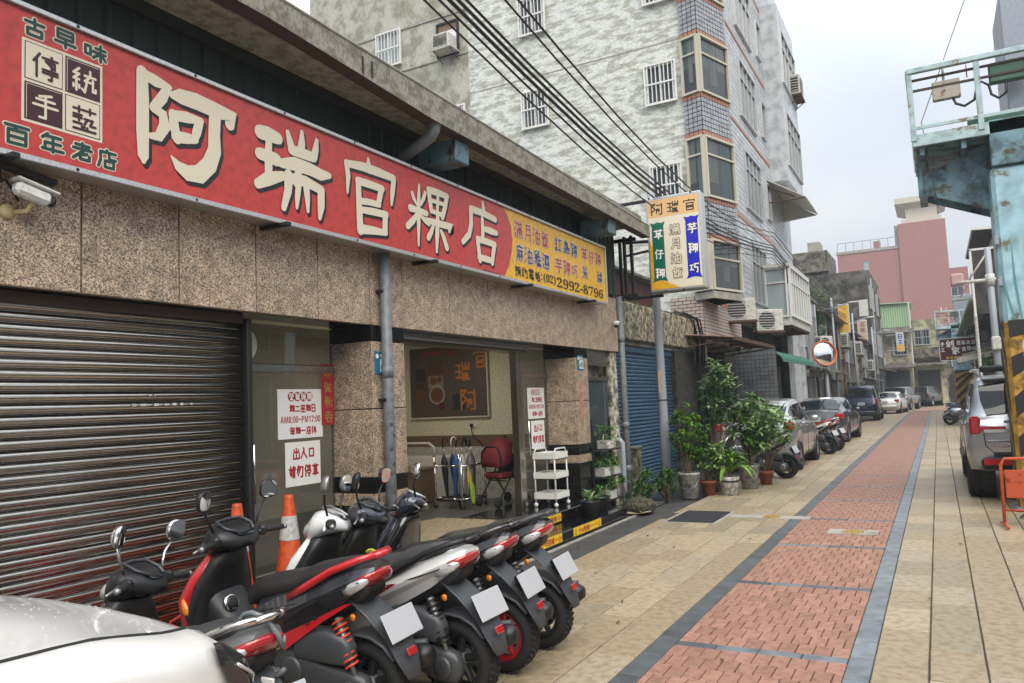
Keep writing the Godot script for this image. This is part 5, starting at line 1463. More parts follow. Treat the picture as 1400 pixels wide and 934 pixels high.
	window(h, V(2.2, 4.2, -87.97), R, U, 1.6, 1.2, 2, M("dark_glass"), M("aluminium"), 6)
	for c in [["old window box cooler on the cream house, upper one", V(-5.2, 3.8, -75.6)], ["old window box cooler beside the cream house, lower one", V(-4.4, 3.5, -75.5)]]:
		cooler(c[0], c[1], 0.0, 1.4)
	# pink building
	mat("pink_tile", C(0.46, 0.21, 0.19), 0.6, 0.0, {"t": "fine", "s": 0.12, "d": "grit", "ds": 0.5})
	mat("pink_pale", C(0.5, 0.3, 0.28), 0.6, 0.0, {"t": "fine", "s": 0.3})
	var p := thing("pink_building", "large pink tiled building with a cream capped tower behind the street", "building")
	part(p, "main_block", G.new().span(V(-10.3, -0.05, -125.0), V(-2.95, 19.4, -110.0)), M("pink_tile"))
	var tw := part(p, "tower", G.new().span(V(-2.95, -0.05, -118.0), V(2.35, 22.4, -109.7)), M("pink_tile"))
	mat("tower_cream", C(0.58, 0.53, 0.44), 0.7, 0.0, {"t": "fine", "s": 0.2})
	part(tw, "neck", G.new().span(V(-2.5, 22.4, -117.5), V(2.0, 22.9, -109.9)), M("tower_cream"))
	part(tw, "crown", G.new().loft([[V(-1.95, 22.9, -110.3), V(1.55, 22.9, -110.3), V(1.55, 22.9, -117), V(-1.95, 22.9, -117)], [V(-1.95, 24.3, -110.3), V(1.55, 24.3, -110.3), V(1.55, 24.3, -117), V(-1.95, 24.3, -117)], [V(-3.1, 24.9, -109.4), V(2.6, 24.9, -109.4), V(2.6, 24.9, -118), V(-3.1, 24.9, -118)], [V(-3.1, 25.6, -109.4), V(2.6, 25.6, -109.4), V(2.6, 25.6, -118), V(-3.1, 25.6, -118)]]), M("tower_cream"))
	window(tw, V(2.37, 20.0, -114.0), V(0, 0, -1), U, 1.2, 1.4, 1, M("dark_glass"), M("pink_pale"))
	window(p, V(-6.9, 17.6, -109.98), R, U, 0.7, 1.2, 1, M("pale_glass"), M("concrete_pale"))
	part(p, "coping", G.new().span(V(-10.4, 19.4, -110.3), V(-2.95, 19.75, -109.9)), M("concrete_pale"))
	for i in 8:
		part(p, "railing_post", G.new().box(V(-10.2 + 1.0 * i, 20.3, -110.1), V(0.08, 1.2, 0.08)), M("pale_pipe"))
	part(p, "railing_rail", G.new().box(V(-6.6, 20.9, -110.1), V(7.3, 0.07, 0.07)), M("pale_pipe"))
	part(p, "roof_box", G.new().span(V(-6.0, 19.7, -113.0), V(-5.2, 21.0, -112.0)), M("pink_tile"))
	part(p, "roof_box", G.new().span(V(-3.4, 19.7, -112.0), V(-2.95, 22.5, -111.0)), M("concrete_pale"))
	part(p, "lightning_rod", G.new().tube([V(0.2, 25.6, -112), V(0.2, 28.0, -112)], 0.04, 5), M("grey_pipe"))
	var rw := part(p, "right_wing", G.new().span(V(2.35, -0.05, -122.0), V(4.4, 16.5, -112.5)), M("pink_tile"))
	for s in 4:
		part(rw, "balcony", G.new().cham(V(3.1, 14.9 - 3.3 * s, -112.1), V(1.5, 1.5, 1.0), 0.2), M("pink_pale"))
		window(rw, V(3.1, 13.4 - 3.3 * s, -112.0), R, U, 1.4, 1.2, 2, M("window_glass"), M("white_paint"))
		window(rw, V(4.42, 13.2 - 3.3 * s, -115.0), V(0, 0, -1), U, 2.6, 1.6, 2, M("dark_glass"), M("white_paint"))
	# hanging signs
	hanging_sign("bright yellow vertical sign with faded characters on white frame", V(-4.2, 5.56, -46.0), 0.56, 1.6, M("sign_yellow"), "大工五金", mat("faded_ink", C(0.55, 0.33, 0.12), 0.6), 0.02)
	hanging_sign("faded beige vertical sign beyond the yellow one", V(-4.2, 5.55, -58.0), 0.6, 1.7, mat("faded_beige", C(0.48, 0.36, 0.28), 0.7, 0.0, {"t": "blotch", "s": 0.6}), "五金行大", mat("faded_red", C(0.22, 0.08, 0.06), 0.6), 0.025)
	hanging_sign("small white sign with blue top and yellow foot before the cream house", V(-2.25, 5.15, -66.0), 0.55, 1.45, mat("sign_bluewhite", C(0.45, 0.5, 0.62), 0.5), "日工五", M("ink_blue"), 0.03)
	var fl := part(get_node("hanging_sign_002"), "yellow_foot", sheet(V(0, -0.42, 0.0875), R, U, 0.46, 0.45), M("sign_yellow"))
	fl.set_meta("label", "yellow lower panel of the sign")
	var rs := thing("restaurant_sign", "dark red sign with white characters above the silver car's roof", "sign", V(1.05, 3.5, -45.0), 0.0)
	part(rs, "panel", G.new().cham(Vector3.ZERO, V(1.62, 1.06, 0.08), 0.01), mat("maroon_panel", C(0.075, 0.012, 0.02), 0.4))
	part(rs, "frame", G.new().span(V(-0.82, 0.53, -0.04), V(0.82, 0.56, 0.05)).span(V(-0.82, -0.56, -0.04), V(0.82, -0.53, 0.05)).span(V(-0.84, -0.53, -0.04), V(-0.81, 0.53, 0.05)).span(V(0.81, -0.53, -0.04), V(0.84, 0.53, 0.05)), M("sign_white"))
	g = G.new()
	words(g, "劉家", V(-0.55, 0.5, 0.042), R, U, 0.36, 0.42, 0.03, V(0.22, -0.36, 0))
	words(g, "百年老店", V(-0.08, 0.42, 0.042), R, U, 0.19, 0.22, 0.016, V(0.21, 0, 0))
	words(g, "古早味", V(0.12, 0.12, 0.042), R, U, 0.21, 0.24, 0.018, V(0.22, 0, 0))
	words(g, "手工", V(-0.79, 0.4, 0.042), R, U, 0.19, 0.25, 0.018, V(0, -0.28, 0))
	part(rs, "lettering", g, M("sign_white"))
	g = G.new()
	for i in 6:
		g.box(V(-0.5 + 0.17 * i, -0.42, 0.043), V(0.12, 0.1, 0.002))
	part(rs, "small_print", g, M("sign_yellow"))
	part(rs, "arm", G.new().box(V(1.3, 0.3, 0), V(1.2, 0.06, 0.06)), M("dark_metal"))
	# round traffic mirror
	var mr := thing("traffic_mirror", "round orange rimmed convex traffic mirror on a grey post", "mirror", V(-3.9, 0, -34.0))
	part(mr, "post", G.new(true).tube([V(0, 0, 0), V(-0.03, 2.9, 0)], 0.075, 10), M("pale_pipe"))
	var face := Transform3D(rot(V(0, 1, 0), 35) * rot(V(1, 0, 0), 82), V(-0.02, 3.2, 0.1))
	part(mr, "rim", G.new(true).ring_solid([Vector2(0.47, -0.03), Vector2(0.52, -0.03), Vector2(0.53, 0.0), Vector2(0.52, 0.05), Vector2(0.47, 0.05)], 28, face), mat("mirror_orange", C(0.55, 0.15, 0.03), 0.5, 0.0, {"t": "blotch", "s": 1.5}))
	var dome := []
	for i in 6:
		var a := 0.5 * i / 5.0
		dome.append(Vector2(0.47 * sin(0.5 - a) / sin(0.5), 0.12 * (cos(0.5 - a) - cos(0.5)) / (1.0 - cos(0.5))))
	part(mr, "convex_glass", G.new(true).lathe(dome, 28, face, false), M("mirror"))
	part(mr, "backing", G.new().lathe([Vector2(0.47, -0.02), Vector2(0.47, -0.01)], 24, face), M("dark_metal"))
	# clutter on the house fronts
	var places := [[V(-4.05, 3.9, -44.0), 90.0, 1.2, "boxy cooler on the dark house front just past the round mirror"], [V(-3.9, 3.7, -50.0), 90.0, 1.3, "white cooler unit under the yellow hanging sign"], [V(-4.1, 3.4, -35.5), 60.0, 1.0, "barred cooler unit below the glazed box of the apartment block"], [V(-3.8, 2.9, -57.0), 90.0, 1.2, "grey cooler unit under the faded beige sign"]]
	for c in places:
		cooler(c[3], c[0], c[1], c[2])
	for i in 3:
		var zz: float = [-39.0, -48.0, -60.0][i]
		var xx: float = [-4.05, -3.95, -3.75][i]
		var sl := thing("street_lamp", ["thin lamp arm on the grey green house front", "thin lamp arm on the dark house front", "thin lamp arm on the weathered grey house front"][i], "lamp", V(xx, 0, zz), 0.0, "thin lamp posts along the old fronts")
		part(sl, "post", G.new(true).tube([V(0, 0, 0), V(0, 6.0, 0)], 0.05, 6), M("pale_pipe"))
		part(sl, "arm", G.new(true).tube([V(0, 5.5, 0), V(0.8, 5.7, 0)], 0.03, 6), M("pale_pipe"))
		part(sl, "head", G.new().cham(V(0.95, 5.7, 0), V(0.4, 0.08, 0.14), 0.02), M("white_dirty"))

# ---------------------------------------------------------------- right side: elevated structure, poles, houses
func viaduct(t: Node3D, striped: bool) -> void:
	# own axes: column's front left edge at the origin, x to the right, z towards us
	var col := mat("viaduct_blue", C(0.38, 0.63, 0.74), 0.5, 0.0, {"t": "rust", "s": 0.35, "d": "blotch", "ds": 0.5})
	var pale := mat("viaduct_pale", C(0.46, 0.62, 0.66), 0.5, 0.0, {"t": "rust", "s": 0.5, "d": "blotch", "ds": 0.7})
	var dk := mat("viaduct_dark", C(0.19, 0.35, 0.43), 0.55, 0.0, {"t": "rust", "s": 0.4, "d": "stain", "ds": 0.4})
	var c := part(t, "column", G.new().cham(V(0.6, 2.9, -0.36), V(1.2, 3.3, 0.72), 0.05), col)
	part(t, "column_foot", G.new().cham(V(0.6, 1.25, -0.36), V(1.215, 2.5, 0.735), 0.05), mat("hazard_yellow", C(0.58, 0.33, 0.045), 0.6, 0.0, {"t": "blotch", "s": 1.2, "d": "stain", "ds": 1.0}))
	var st := mat("hazard_black", C(0.014, 0.014, 0.015), 0.6, 0.0, {"t": "blotch", "s": 2.0})
	for i in 6:
		var y := -0.35 + 0.52 * i
		var lo := func(v: float) -> float: return clampf(v, 0.02, 2.48)
		# stripe on the front face rising to the right
		var a := []
		for q in [[0.04, y], [1.16, y + 1.0], [1.16, y + 1.27], [0.04, y + 0.27]]:
			a.append(Vector2(q[0], lo.call(q[1])))
		if a[1].y - a[0].y > 0.05 or a[2].y - a[3].y > 0.05:
			part(c, "stripe", G.new().prism(a, 0.0085, 0.0115), st)
		var b := []
		for q in [[-0.04, y], [-0.68, y + 0.58], [-0.68, y + 0.85], [-0.04, y + 0.27]]:
			b.append(Vector2(q[0], lo.call(q[1])))
		if b[1].y - b[0].y > 0.05 or b[2].y - b[3].y > 0.05:
			part(c, "stripe", G.new().prism(b, 0.0085, 0.0115, Transform3D(Basis(V(0, 0, 1), V(0, 1, 0), V(-1, 0, 0)), Vector3.ZERO)), st)
	if striped:
		part(c, "pier_base", G.new().cham(V(0.6, 0.02, -0.36), V(1.35, 0.06, 0.84), 0.03), M("concrete"))
	# head of the column and bracket
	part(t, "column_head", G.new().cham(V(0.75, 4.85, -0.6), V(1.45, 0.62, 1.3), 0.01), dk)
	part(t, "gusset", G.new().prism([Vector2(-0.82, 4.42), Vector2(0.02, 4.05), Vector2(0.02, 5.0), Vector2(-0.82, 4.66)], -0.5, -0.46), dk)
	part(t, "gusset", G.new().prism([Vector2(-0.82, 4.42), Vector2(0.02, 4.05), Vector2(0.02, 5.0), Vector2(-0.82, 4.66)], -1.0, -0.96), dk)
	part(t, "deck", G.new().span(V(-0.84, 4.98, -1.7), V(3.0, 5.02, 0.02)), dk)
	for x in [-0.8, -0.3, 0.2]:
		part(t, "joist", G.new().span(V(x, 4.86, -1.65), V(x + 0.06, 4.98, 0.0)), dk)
	part(t, "edge_beam", G.new().cham(V(1.05, 5.06, 0.03), V(3.8, 0.17, 0.04), 0.006).cham(V(-0.86, 5.06, -0.83), V(0.04, 0.17, 1.76), 0.006), pale)
	for x in [-0.86, -0.05, 0.62, 1.4, 2.2]:
		part(t, "rail_post", G.new().cham(V(x, 5.56, 0.045), V(0.07, 1.02, 0.05), 0.006), pale)
	part(t, "rail_post", G.new().cham(V(-0.87, 5.56, -0.9), V(0.05, 1.02, 0.07), 0.006), pale)
	part(t, "rail_post", G.new().cham(V(-0.87, 5.56, -1.68), V(0.05, 1.02, 0.07), 0.006), pale)
	part(t, "top_rail", G.new().cham(V(1.05, 6.04, 0.05), V(3.86, 0.07, 0.08), 0.006).cham(V(-0.87, 6.045, -0.82), V(0.07, 0.06, 1.7), 0.006), pale)
	part(t, "foot_rail", G.new().cham(V(-0.2, 5.24, 0.02), V(1.3, 0.05, 0.02), 0.004), pale)
	part(t, "green_beam", G.new().cham(V(1.1, 5.22, -0.15), V(2.6, 0.1, 0.12), 0.02), mat("green_beam", C(0.045, 0.12, 0.085), 0.5))
	for y in [5.78, 5.93]:
		part(t, "cable_rail", G.new().box(V(-0.05, y, -0.02), V(1.55, 0.03, 0.03)), M("gutter_under"))
	var cb := part(t, "cabinet", G.new().cham(V(1.3, 6.05, -0.9), V(2.0, 1.85, 1.2), 0.02), mat("cabinet_grey", C(0.30, 0.33, 0.38), 0.4, 0.3, {"t": "fine", "s": Vector3(3, 0.3, 3)}))
	for i in 9:
		put(cb, "rib", G.new().box(V(0.78 + 0.16 * i, 6.25, -0.292), V(0.02, 1.35, 0.012)).mesh(), M("cabinet_grey"))
	part(cb, "door_gap", G.new().box(V(0.68, 6.1, -0.297), V(0.008, 1.6, 0.005)), M("dark_metal"))
	part(t, "junction_box", G.new().cham(V(-0.42, 5.72, -0.06), V(0.34, 0.26, 0.1), 0.01), mat("box_beige", C(0.40, 0.38, 0.32), 0.6, 0.0, {"t": "rust", "s": 2.0}))
	part(t, "junction_box", G.new().cham(V(0.3, 5.82, -0.08), V(0.42, 0.28, 0.12), 0.02), M("green_beam"))
	part(t, "cable", G.new(true).tube([V(-0.35, 5.6, -0.04), V(-0.32, 5.5, -0.03), V(-0.22, 5.44, -0.02), V(-0.1, 5.5, -0.02), V(-0.06, 5.66, -0.02), V(0.0, 5.73, -0.02), V(0.08, 5.66, -0.02), V(0.1, 5.53, -0.02), V(0.18, 5.46, -0.02), V(0.27, 5.52, -0.02), V(0.28, 5.7, -0.04)], 0.018, 6), M("black_plastic"))
	for a in [[-0.44, 6.3], [-0.16, 6.28]]:
		part(t, "antenna", G.new(true).tube([V(a[0], 5.85, -0.08), V(a[0], a[1], -0.08)], 0.02 if a[0] < -0.3 else 0.01, 6), M("white_plastic"))
	part(t, "bracket_ladder", G.new().box(V(-0.83, 4.6, -0.4), V(0.06, 0.5, 0.06)).box(V(-0.8, 4.4, -0.8), V(0.1, 0.08, 0.7)), dk)

func right_side() -> void:
	var v := thing("viaduct_column", "tall pale blue steel column with black and yellow stripes and an equipment platform", "column", V(0.83, 0, -12.1))
	viaduct(v, true)
	# painted reeds on the column: flat print
	var art := G.new()
	for s in [[0.12, 2.5, 0.02, 3.25], [0.2, 2.5, 0.16, 3.5], [0.3, 2.5, 0.34, 3.3], [0.4, 2.5, 0.55, 3.15], [0.55, 2.5, 0.42, 3.4], [0.7, 2.5, 0.75, 3.2], [0.85, 2.5, 0.7, 3.5], [1.0, 2.5, 1.1, 3.1]]:
		strip(art, [[s[0], s[1], 0.012], [(s[0] + s[2]) * 0.5 - 0.02, (s[1] + s[3]) * 0.5, 0.016], [s[2], s[3], 0.003]], V(0, 0, 0.003), V(1, 0, 0), V(0, 1, 0))
	part(v, "painted_reeds", art, mat("reed_teal", C(0.09, 0.25, 0.27), 0.6))
	var bul := G.new()
	strip(bul, [[0.32, 3.3, 0.03], [0.36, 3.5, 0.07], [0.42, 3.66, 0.05]], V(0, 0, 0.0045), V(1, 0, 0), V(0, 1, 0))
	part(v, "painted_plume", bul, mat("plume_paint", C(0.58, 0.40, 0.33), 0.6))
	var stk := G.new()
	strip(stk, [[0.27, 2.5, 0.008], [0.31, 3.3, 0.008]], V(0, 0, 0.0035), V(1, 0, 0), V(0, 1, 0))
	part(v, "painted_stalk", stk, mat("stalk_paint", C(0.03, 0.16, 0.17), 0.6))
	var wh := G.new()
	var ring := []
	for i in 15:
		ring.append([0.32 + 0.13 * cos(TAU * i / 14.0), 2.12 + 0.17 * sin(TAU * i / 14.0), 0.018])
	strip(wh, ring, V(0, 0, 0.0135), V(1, 0, 0), V(0, 1, 0))
	strip(wh, [[0.2, 2.02, 0.02], [0.24, 1.8, 0.025], [0.22, 1.55, 0.02]], V(0, 0, 0.0138), V(1, 0, 0), V(0, 1, 0))
	part(v, "painted_white_figure", wh, M("white_dirty"))
	part(v, "wall_clamp", G.new().cham(V(0.0, 3.55, 0.01), V(0.05, 0.12, 0.04), 0.006), M("pale_pipe"))
	part(v, "wall_clamp", G.new().cham(V(0.0, 3.0, 0.01), V(0.05, 0.12, 0.04), 0.006), M("pale_pipe"))
	var f := thing("viaduct_column", "far blue steel column with stripes and platform at the end of the street", "column", V(1.0, 0, -58.0))
	viaduct(f, false)
	f.scale = V(0.95, 1.08, 1.0)
	solo("guy_wire", G.new(true).tube([V(1.1, 7.9, -12.2), V(0.74, 6.98, -12.2), V(0.08, 5.35, -12.2), V(0.2, 4.2, -12.6)], 0.006, 5), M("grey_pipe"), "thin grey wire slanting past the platform of the near blue column", "wire")
	# poles
	for p in [[1.66, -28.0, 5.85, 0.11, "thicker grey street pole nearest the striped column"], [1.72, -40.0, 6.6, 0.12, "thinner grey street pole carrying white cross arms"]]:
		var t := thing("street_pole", p[4], "pole", V(p[0], 0, p[1]), 0.0, "grey street poles behind the silver car")
		part(t, "pole", G.new(true).lathe([Vector2(p[3], 0.0), Vector2(p[3] * 0.8, p[2]), Vector2(0.0, p[2] + 0.02)], 14), M("pale_pipe"))
		part(t, "arm", G.new(true).tube([V(-0.9, p[2] * 0.83, 0), V(0.3, p[2] * 0.83, 0)], 0.06, 6), M("white_dirty"))
		part(t, "brace", G.new(true).tube([V(-0.6, p[2] * 0.83, 0), V(0, p[2] * 0.98, 0)], 0.03, 6), M("white_dirty"))
		part(t, "collar", G.new(true).lathe([Vector2(p[3] * 1.15, p[2] * 0.8), Vector2(p[3] * 1.15, p[2] * 0.86)], 12), M("white_dirty"))
		part(t, "meter_box", G.new().cham(V(0, 2.9, 0.12), V(0.25, 0.4, 0.2), 0.03), M("white_dirty"))
	# houses on the right
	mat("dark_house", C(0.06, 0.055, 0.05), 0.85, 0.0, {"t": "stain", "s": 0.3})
	var h := thing("right_house", "dark shop house with a cream awning behind the street poles", "house")
	part(h, "wall", G.new().span(V(2.3, -0.05, -60.0), V(9.0, 5.2, -36.0)), M("dark_house"))
	part(h, "roof", G.new().box(V(3.6, 5.5, -48.0), V(4.6, 0.1, 24.4), rot(V(0, 0, 1), 12)), mat("mint_roof", C(0.34, 0.45, 0.31), 0.6, 0.0, {"t": "blotch", "s": 0.4}))
	part(h, "cream_awning", G.new().box(V(1.75, 3.1, -41.0), V(1.5, 0.12, 6.0), rot(V(0, 0, 1), 14)), M("soffit"))
	part(h, "awning_front", G.new().box(V(1.5, 2.85, -37.9), V(1.4, 0.22, 0.1), rot(V(0, 0, 1), 10)), M("white_dirty"))
	part(h, "upper_awning", G.new().box(V(1.9, 4.3, -42.0), V(1.2, 0.08, 5.0), rot(V(0, 0, 1), 16)), M("black_plastic"))
	part(h, "red_door", G.new().span(V(2.25, 0.0, -39.0), V(2.31, 2.4, -37.0)), M("ink_red"))
	h = thing("hoarding", "large black hoarding panel in a white frame above the right shop house", "hoarding", V(1.95, 0, -35.4))
	part(h, "panel", G.new().cham(V(0, 5.65, 0), V(0.84, 2.5, 0.1), 0.01), M("dark_house"))
	part(h, "frame", G.new().span(V(-0.48, 4.3, -0.06), V(-0.4, 6.95, 0.08)).span(V(-0.48, 6.9, -0.06), V(0.5, 6.98, 0.08)), M("white_paint"))
	part(h, "leg", G.new().tube([V(-0.44, 0, 0), V(-0.44, 4.4, 0)], 0.06, 6).tube([V(0.4, 0, 0), V(0.4, 4.4, 0)], 0.06, 6), M("white_dirty"))
	h = thing("right_house", "white building with a thin roof canopy peeping out beside the blue column", "house")
	part(h, "wall", G.new().span(V(2.42, -0.05, -52.0), V(9.0, 7.7, -36.5)), M("white_dirty"))
	part(h, "roof_canopy", G.new().box(V(2.3, 7.85, -40.0), V(1.3, 0.1, 8.0), rot(V(0, 0, 1), -3)), M("white_paint"))
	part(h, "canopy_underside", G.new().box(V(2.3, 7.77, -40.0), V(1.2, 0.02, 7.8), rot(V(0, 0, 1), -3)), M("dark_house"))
	h = thing("right_house", "plain grey house on the right, mostly hidden by the blue column", "house")
	part(h, "wall", G.new().span(V(6.5, -0.05, -34.0), V(12.0, 5.0, 4.0)), M("old_wall"))
	for i in 5:
		window(h, V(6.48, 1.6, -2.0 - 6.5 * i), V(0, 0, 1), V(0, 1, 0), 2.2, 2.4, 3, M("window_glass"), M("aluminium"))
		window(h, V(6.48, 4.0, -2.0 - 6.5 * i), V(0, 0, 1), V(0, 1, 0), 2.2, 1.2, 3, M("window_glass"), M("aluminium"))

# ---------------------------------------------------------------- vehicles
func paint(key: String, c: Color, metal := 0.25) -> StandardMaterial3D:
	return mat(key, c, 0.32, metal, {"coat": 1.0, "cr": 0.04})

func curve(keys: Array, t: float) -> float:
	for i in keys.size() - 1:
		if t <= keys[i + 1][0]:
			var f: float = clampf((t - keys[i][0]) / maxf(keys[i + 1][0] - keys[i][0], 0.0001), 0, 1)
			f = f * f * (3.0 - 2.0 * f) * 0.5 + f * 0.5
			return lerpf(keys[i][1], keys[i + 1][1], f)
	return keys[-1][1]

# wheel turned about x, its outer face towards +x
func wheel(parent: Node, at: Vector3, r: float, w: float, side: float, spokes := 5, rim_mat: Material = null) -> void:
	var b := rot(V(0, 0, 1), -90.0 * side)
	var xf := Transform3D(b, Vector3.ZERO)
	var o := put(parent, "wheel", G.new(true).ring_solid([Vector2(r * 0.66, -w * 0.5), Vector2(r * 0.9, -w * 0.52), Vector2(r * 0.985, -w * 0.4), Vector2(r, -w * 0.2), Vector2(r, w * 0.2), Vector2(r * 0.985, w * 0.4), Vector2(r * 0.9, w * 0.52), Vector2(r * 0.66, w * 0.5)], 28, xf).mesh(), M("tyre"), at)
	var rm: Material = rim_mat if rim_mat else M("rim_alloy")
	part(o, "rim", G.new(true).ring_solid([Vector2(r * 0.56, w * 0.3), Vector2(r * 0.67, w * 0.46), Vector2(r * 0.67, -w * 0.4), Vector2(r * 0.56, -w * 0.3)], 28, xf), rm)
	part(o, "hub_back", G.new().lathe([Vector2(r * 0.6, -w * 0.1), Vector2(r * 0.6, -w * 0.05)], 20, xf), M("black"))
	for k in spokes:
		var a := TAU * k / spokes
		var d := V(cos(a), 0, sin(a))
		var s := V(-sin(a), 0, cos(a))
		put(o, "spoke", G.new().loft([[xf * (d * r * 0.08 + s * r * 0.09 + V(0, w * 0.18, 0)), xf * (d * r * 0.08 - s * r * 0.09 + V(0, w * 0.18, 0)), xf * (d * r * 0.08 - s * r * 0.09 + V(0, w * 0.36, 0)), xf * (d * r * 0.08 + s * r * 0.09 + V(0, w * 0.36, 0))], [xf * (d * r * 0.62 + s * r * 0.07 + V(0, w * 0.26, 0)), xf * (d * r * 0.62 - s * r * 0.07 + V(0, w * 0.26, 0)), xf * (d * r * 0.62 - s * r * 0.07 + V(0, w * 0.42, 0)), xf * (d * r * 0.62 + s * r * 0.07 + V(0, w * 0.42, 0))]]).mesh(), rm)
	part(o, "hub_cap", G.new().lathe([Vector2(r * 0.15, w * 0.2), Vector2(r * 0.15, w * 0.38), Vector2(r * 0.1, w * 0.41)], 14, xf), rm)

# p: L, W, belt, roof, sill curves from rear (0) to front (1); wheels at wr, wf
func car_ring(p: Dictionary, t: float) -> Array:
	var hw: float = p.W * 0.5 * curve(p.plan, t)
	var z: float = p.L * (0.5 - t)
	var belt := curve(p.belt, t)
	var roof := maxf(curve(p.roof, t), belt + 0.03)
	var sill := curve(p.sill, t)
	for w in [p.wr, p.wf]:
		var dz: float = absf(z - p.L * (0.5 - w))
		if dz < p.arch:
			sill = maxf(sill, p.r + sqrt(p.arch * p.arch - dz * dz))
	var gh := clampf((roof - belt) / 0.3, 0.0, 1.0)
	var wr := hw * lerpf(0.78, p.tumble, gh)
	var half := [V(0, sill, z), V(hw * 0.8, sill, z), V(hw * 0.965, sill + 0.03, z), V(hw, lerpf(sill, belt, 0.3), z), V(hw, lerpf(sill, belt, 0.62), z), V(hw * 0.985, belt - 0.07, z), V(hw * 0.955, belt - 0.01, z),
		V(hw * lerpf(0.92, 0.93, gh), belt + 0.012, z), V(lerpf(hw * 0.84, lerpf(hw * 0.93, wr, 0.5), gh), lerpf(belt, roof, lerpf(0.65, 0.5, gh)), z), V(wr, roof - lerpf(0.01, 0.075, gh), z), V(wr * lerpf(0.72, 0.9, gh), roof - lerpf(0.002, 0.02, gh), z), V(wr * 0.4, roof + 0.008, z), V(0, roof + 0.012, z)]
	var ring := []
	for i in half.size():
		ring.append(half[i])
	for i in range(half.size() - 2, 0, -1):
		var q: Vector3 = half[i]
		ring.append(V(-q.x, q.y, q.z))
	return ring

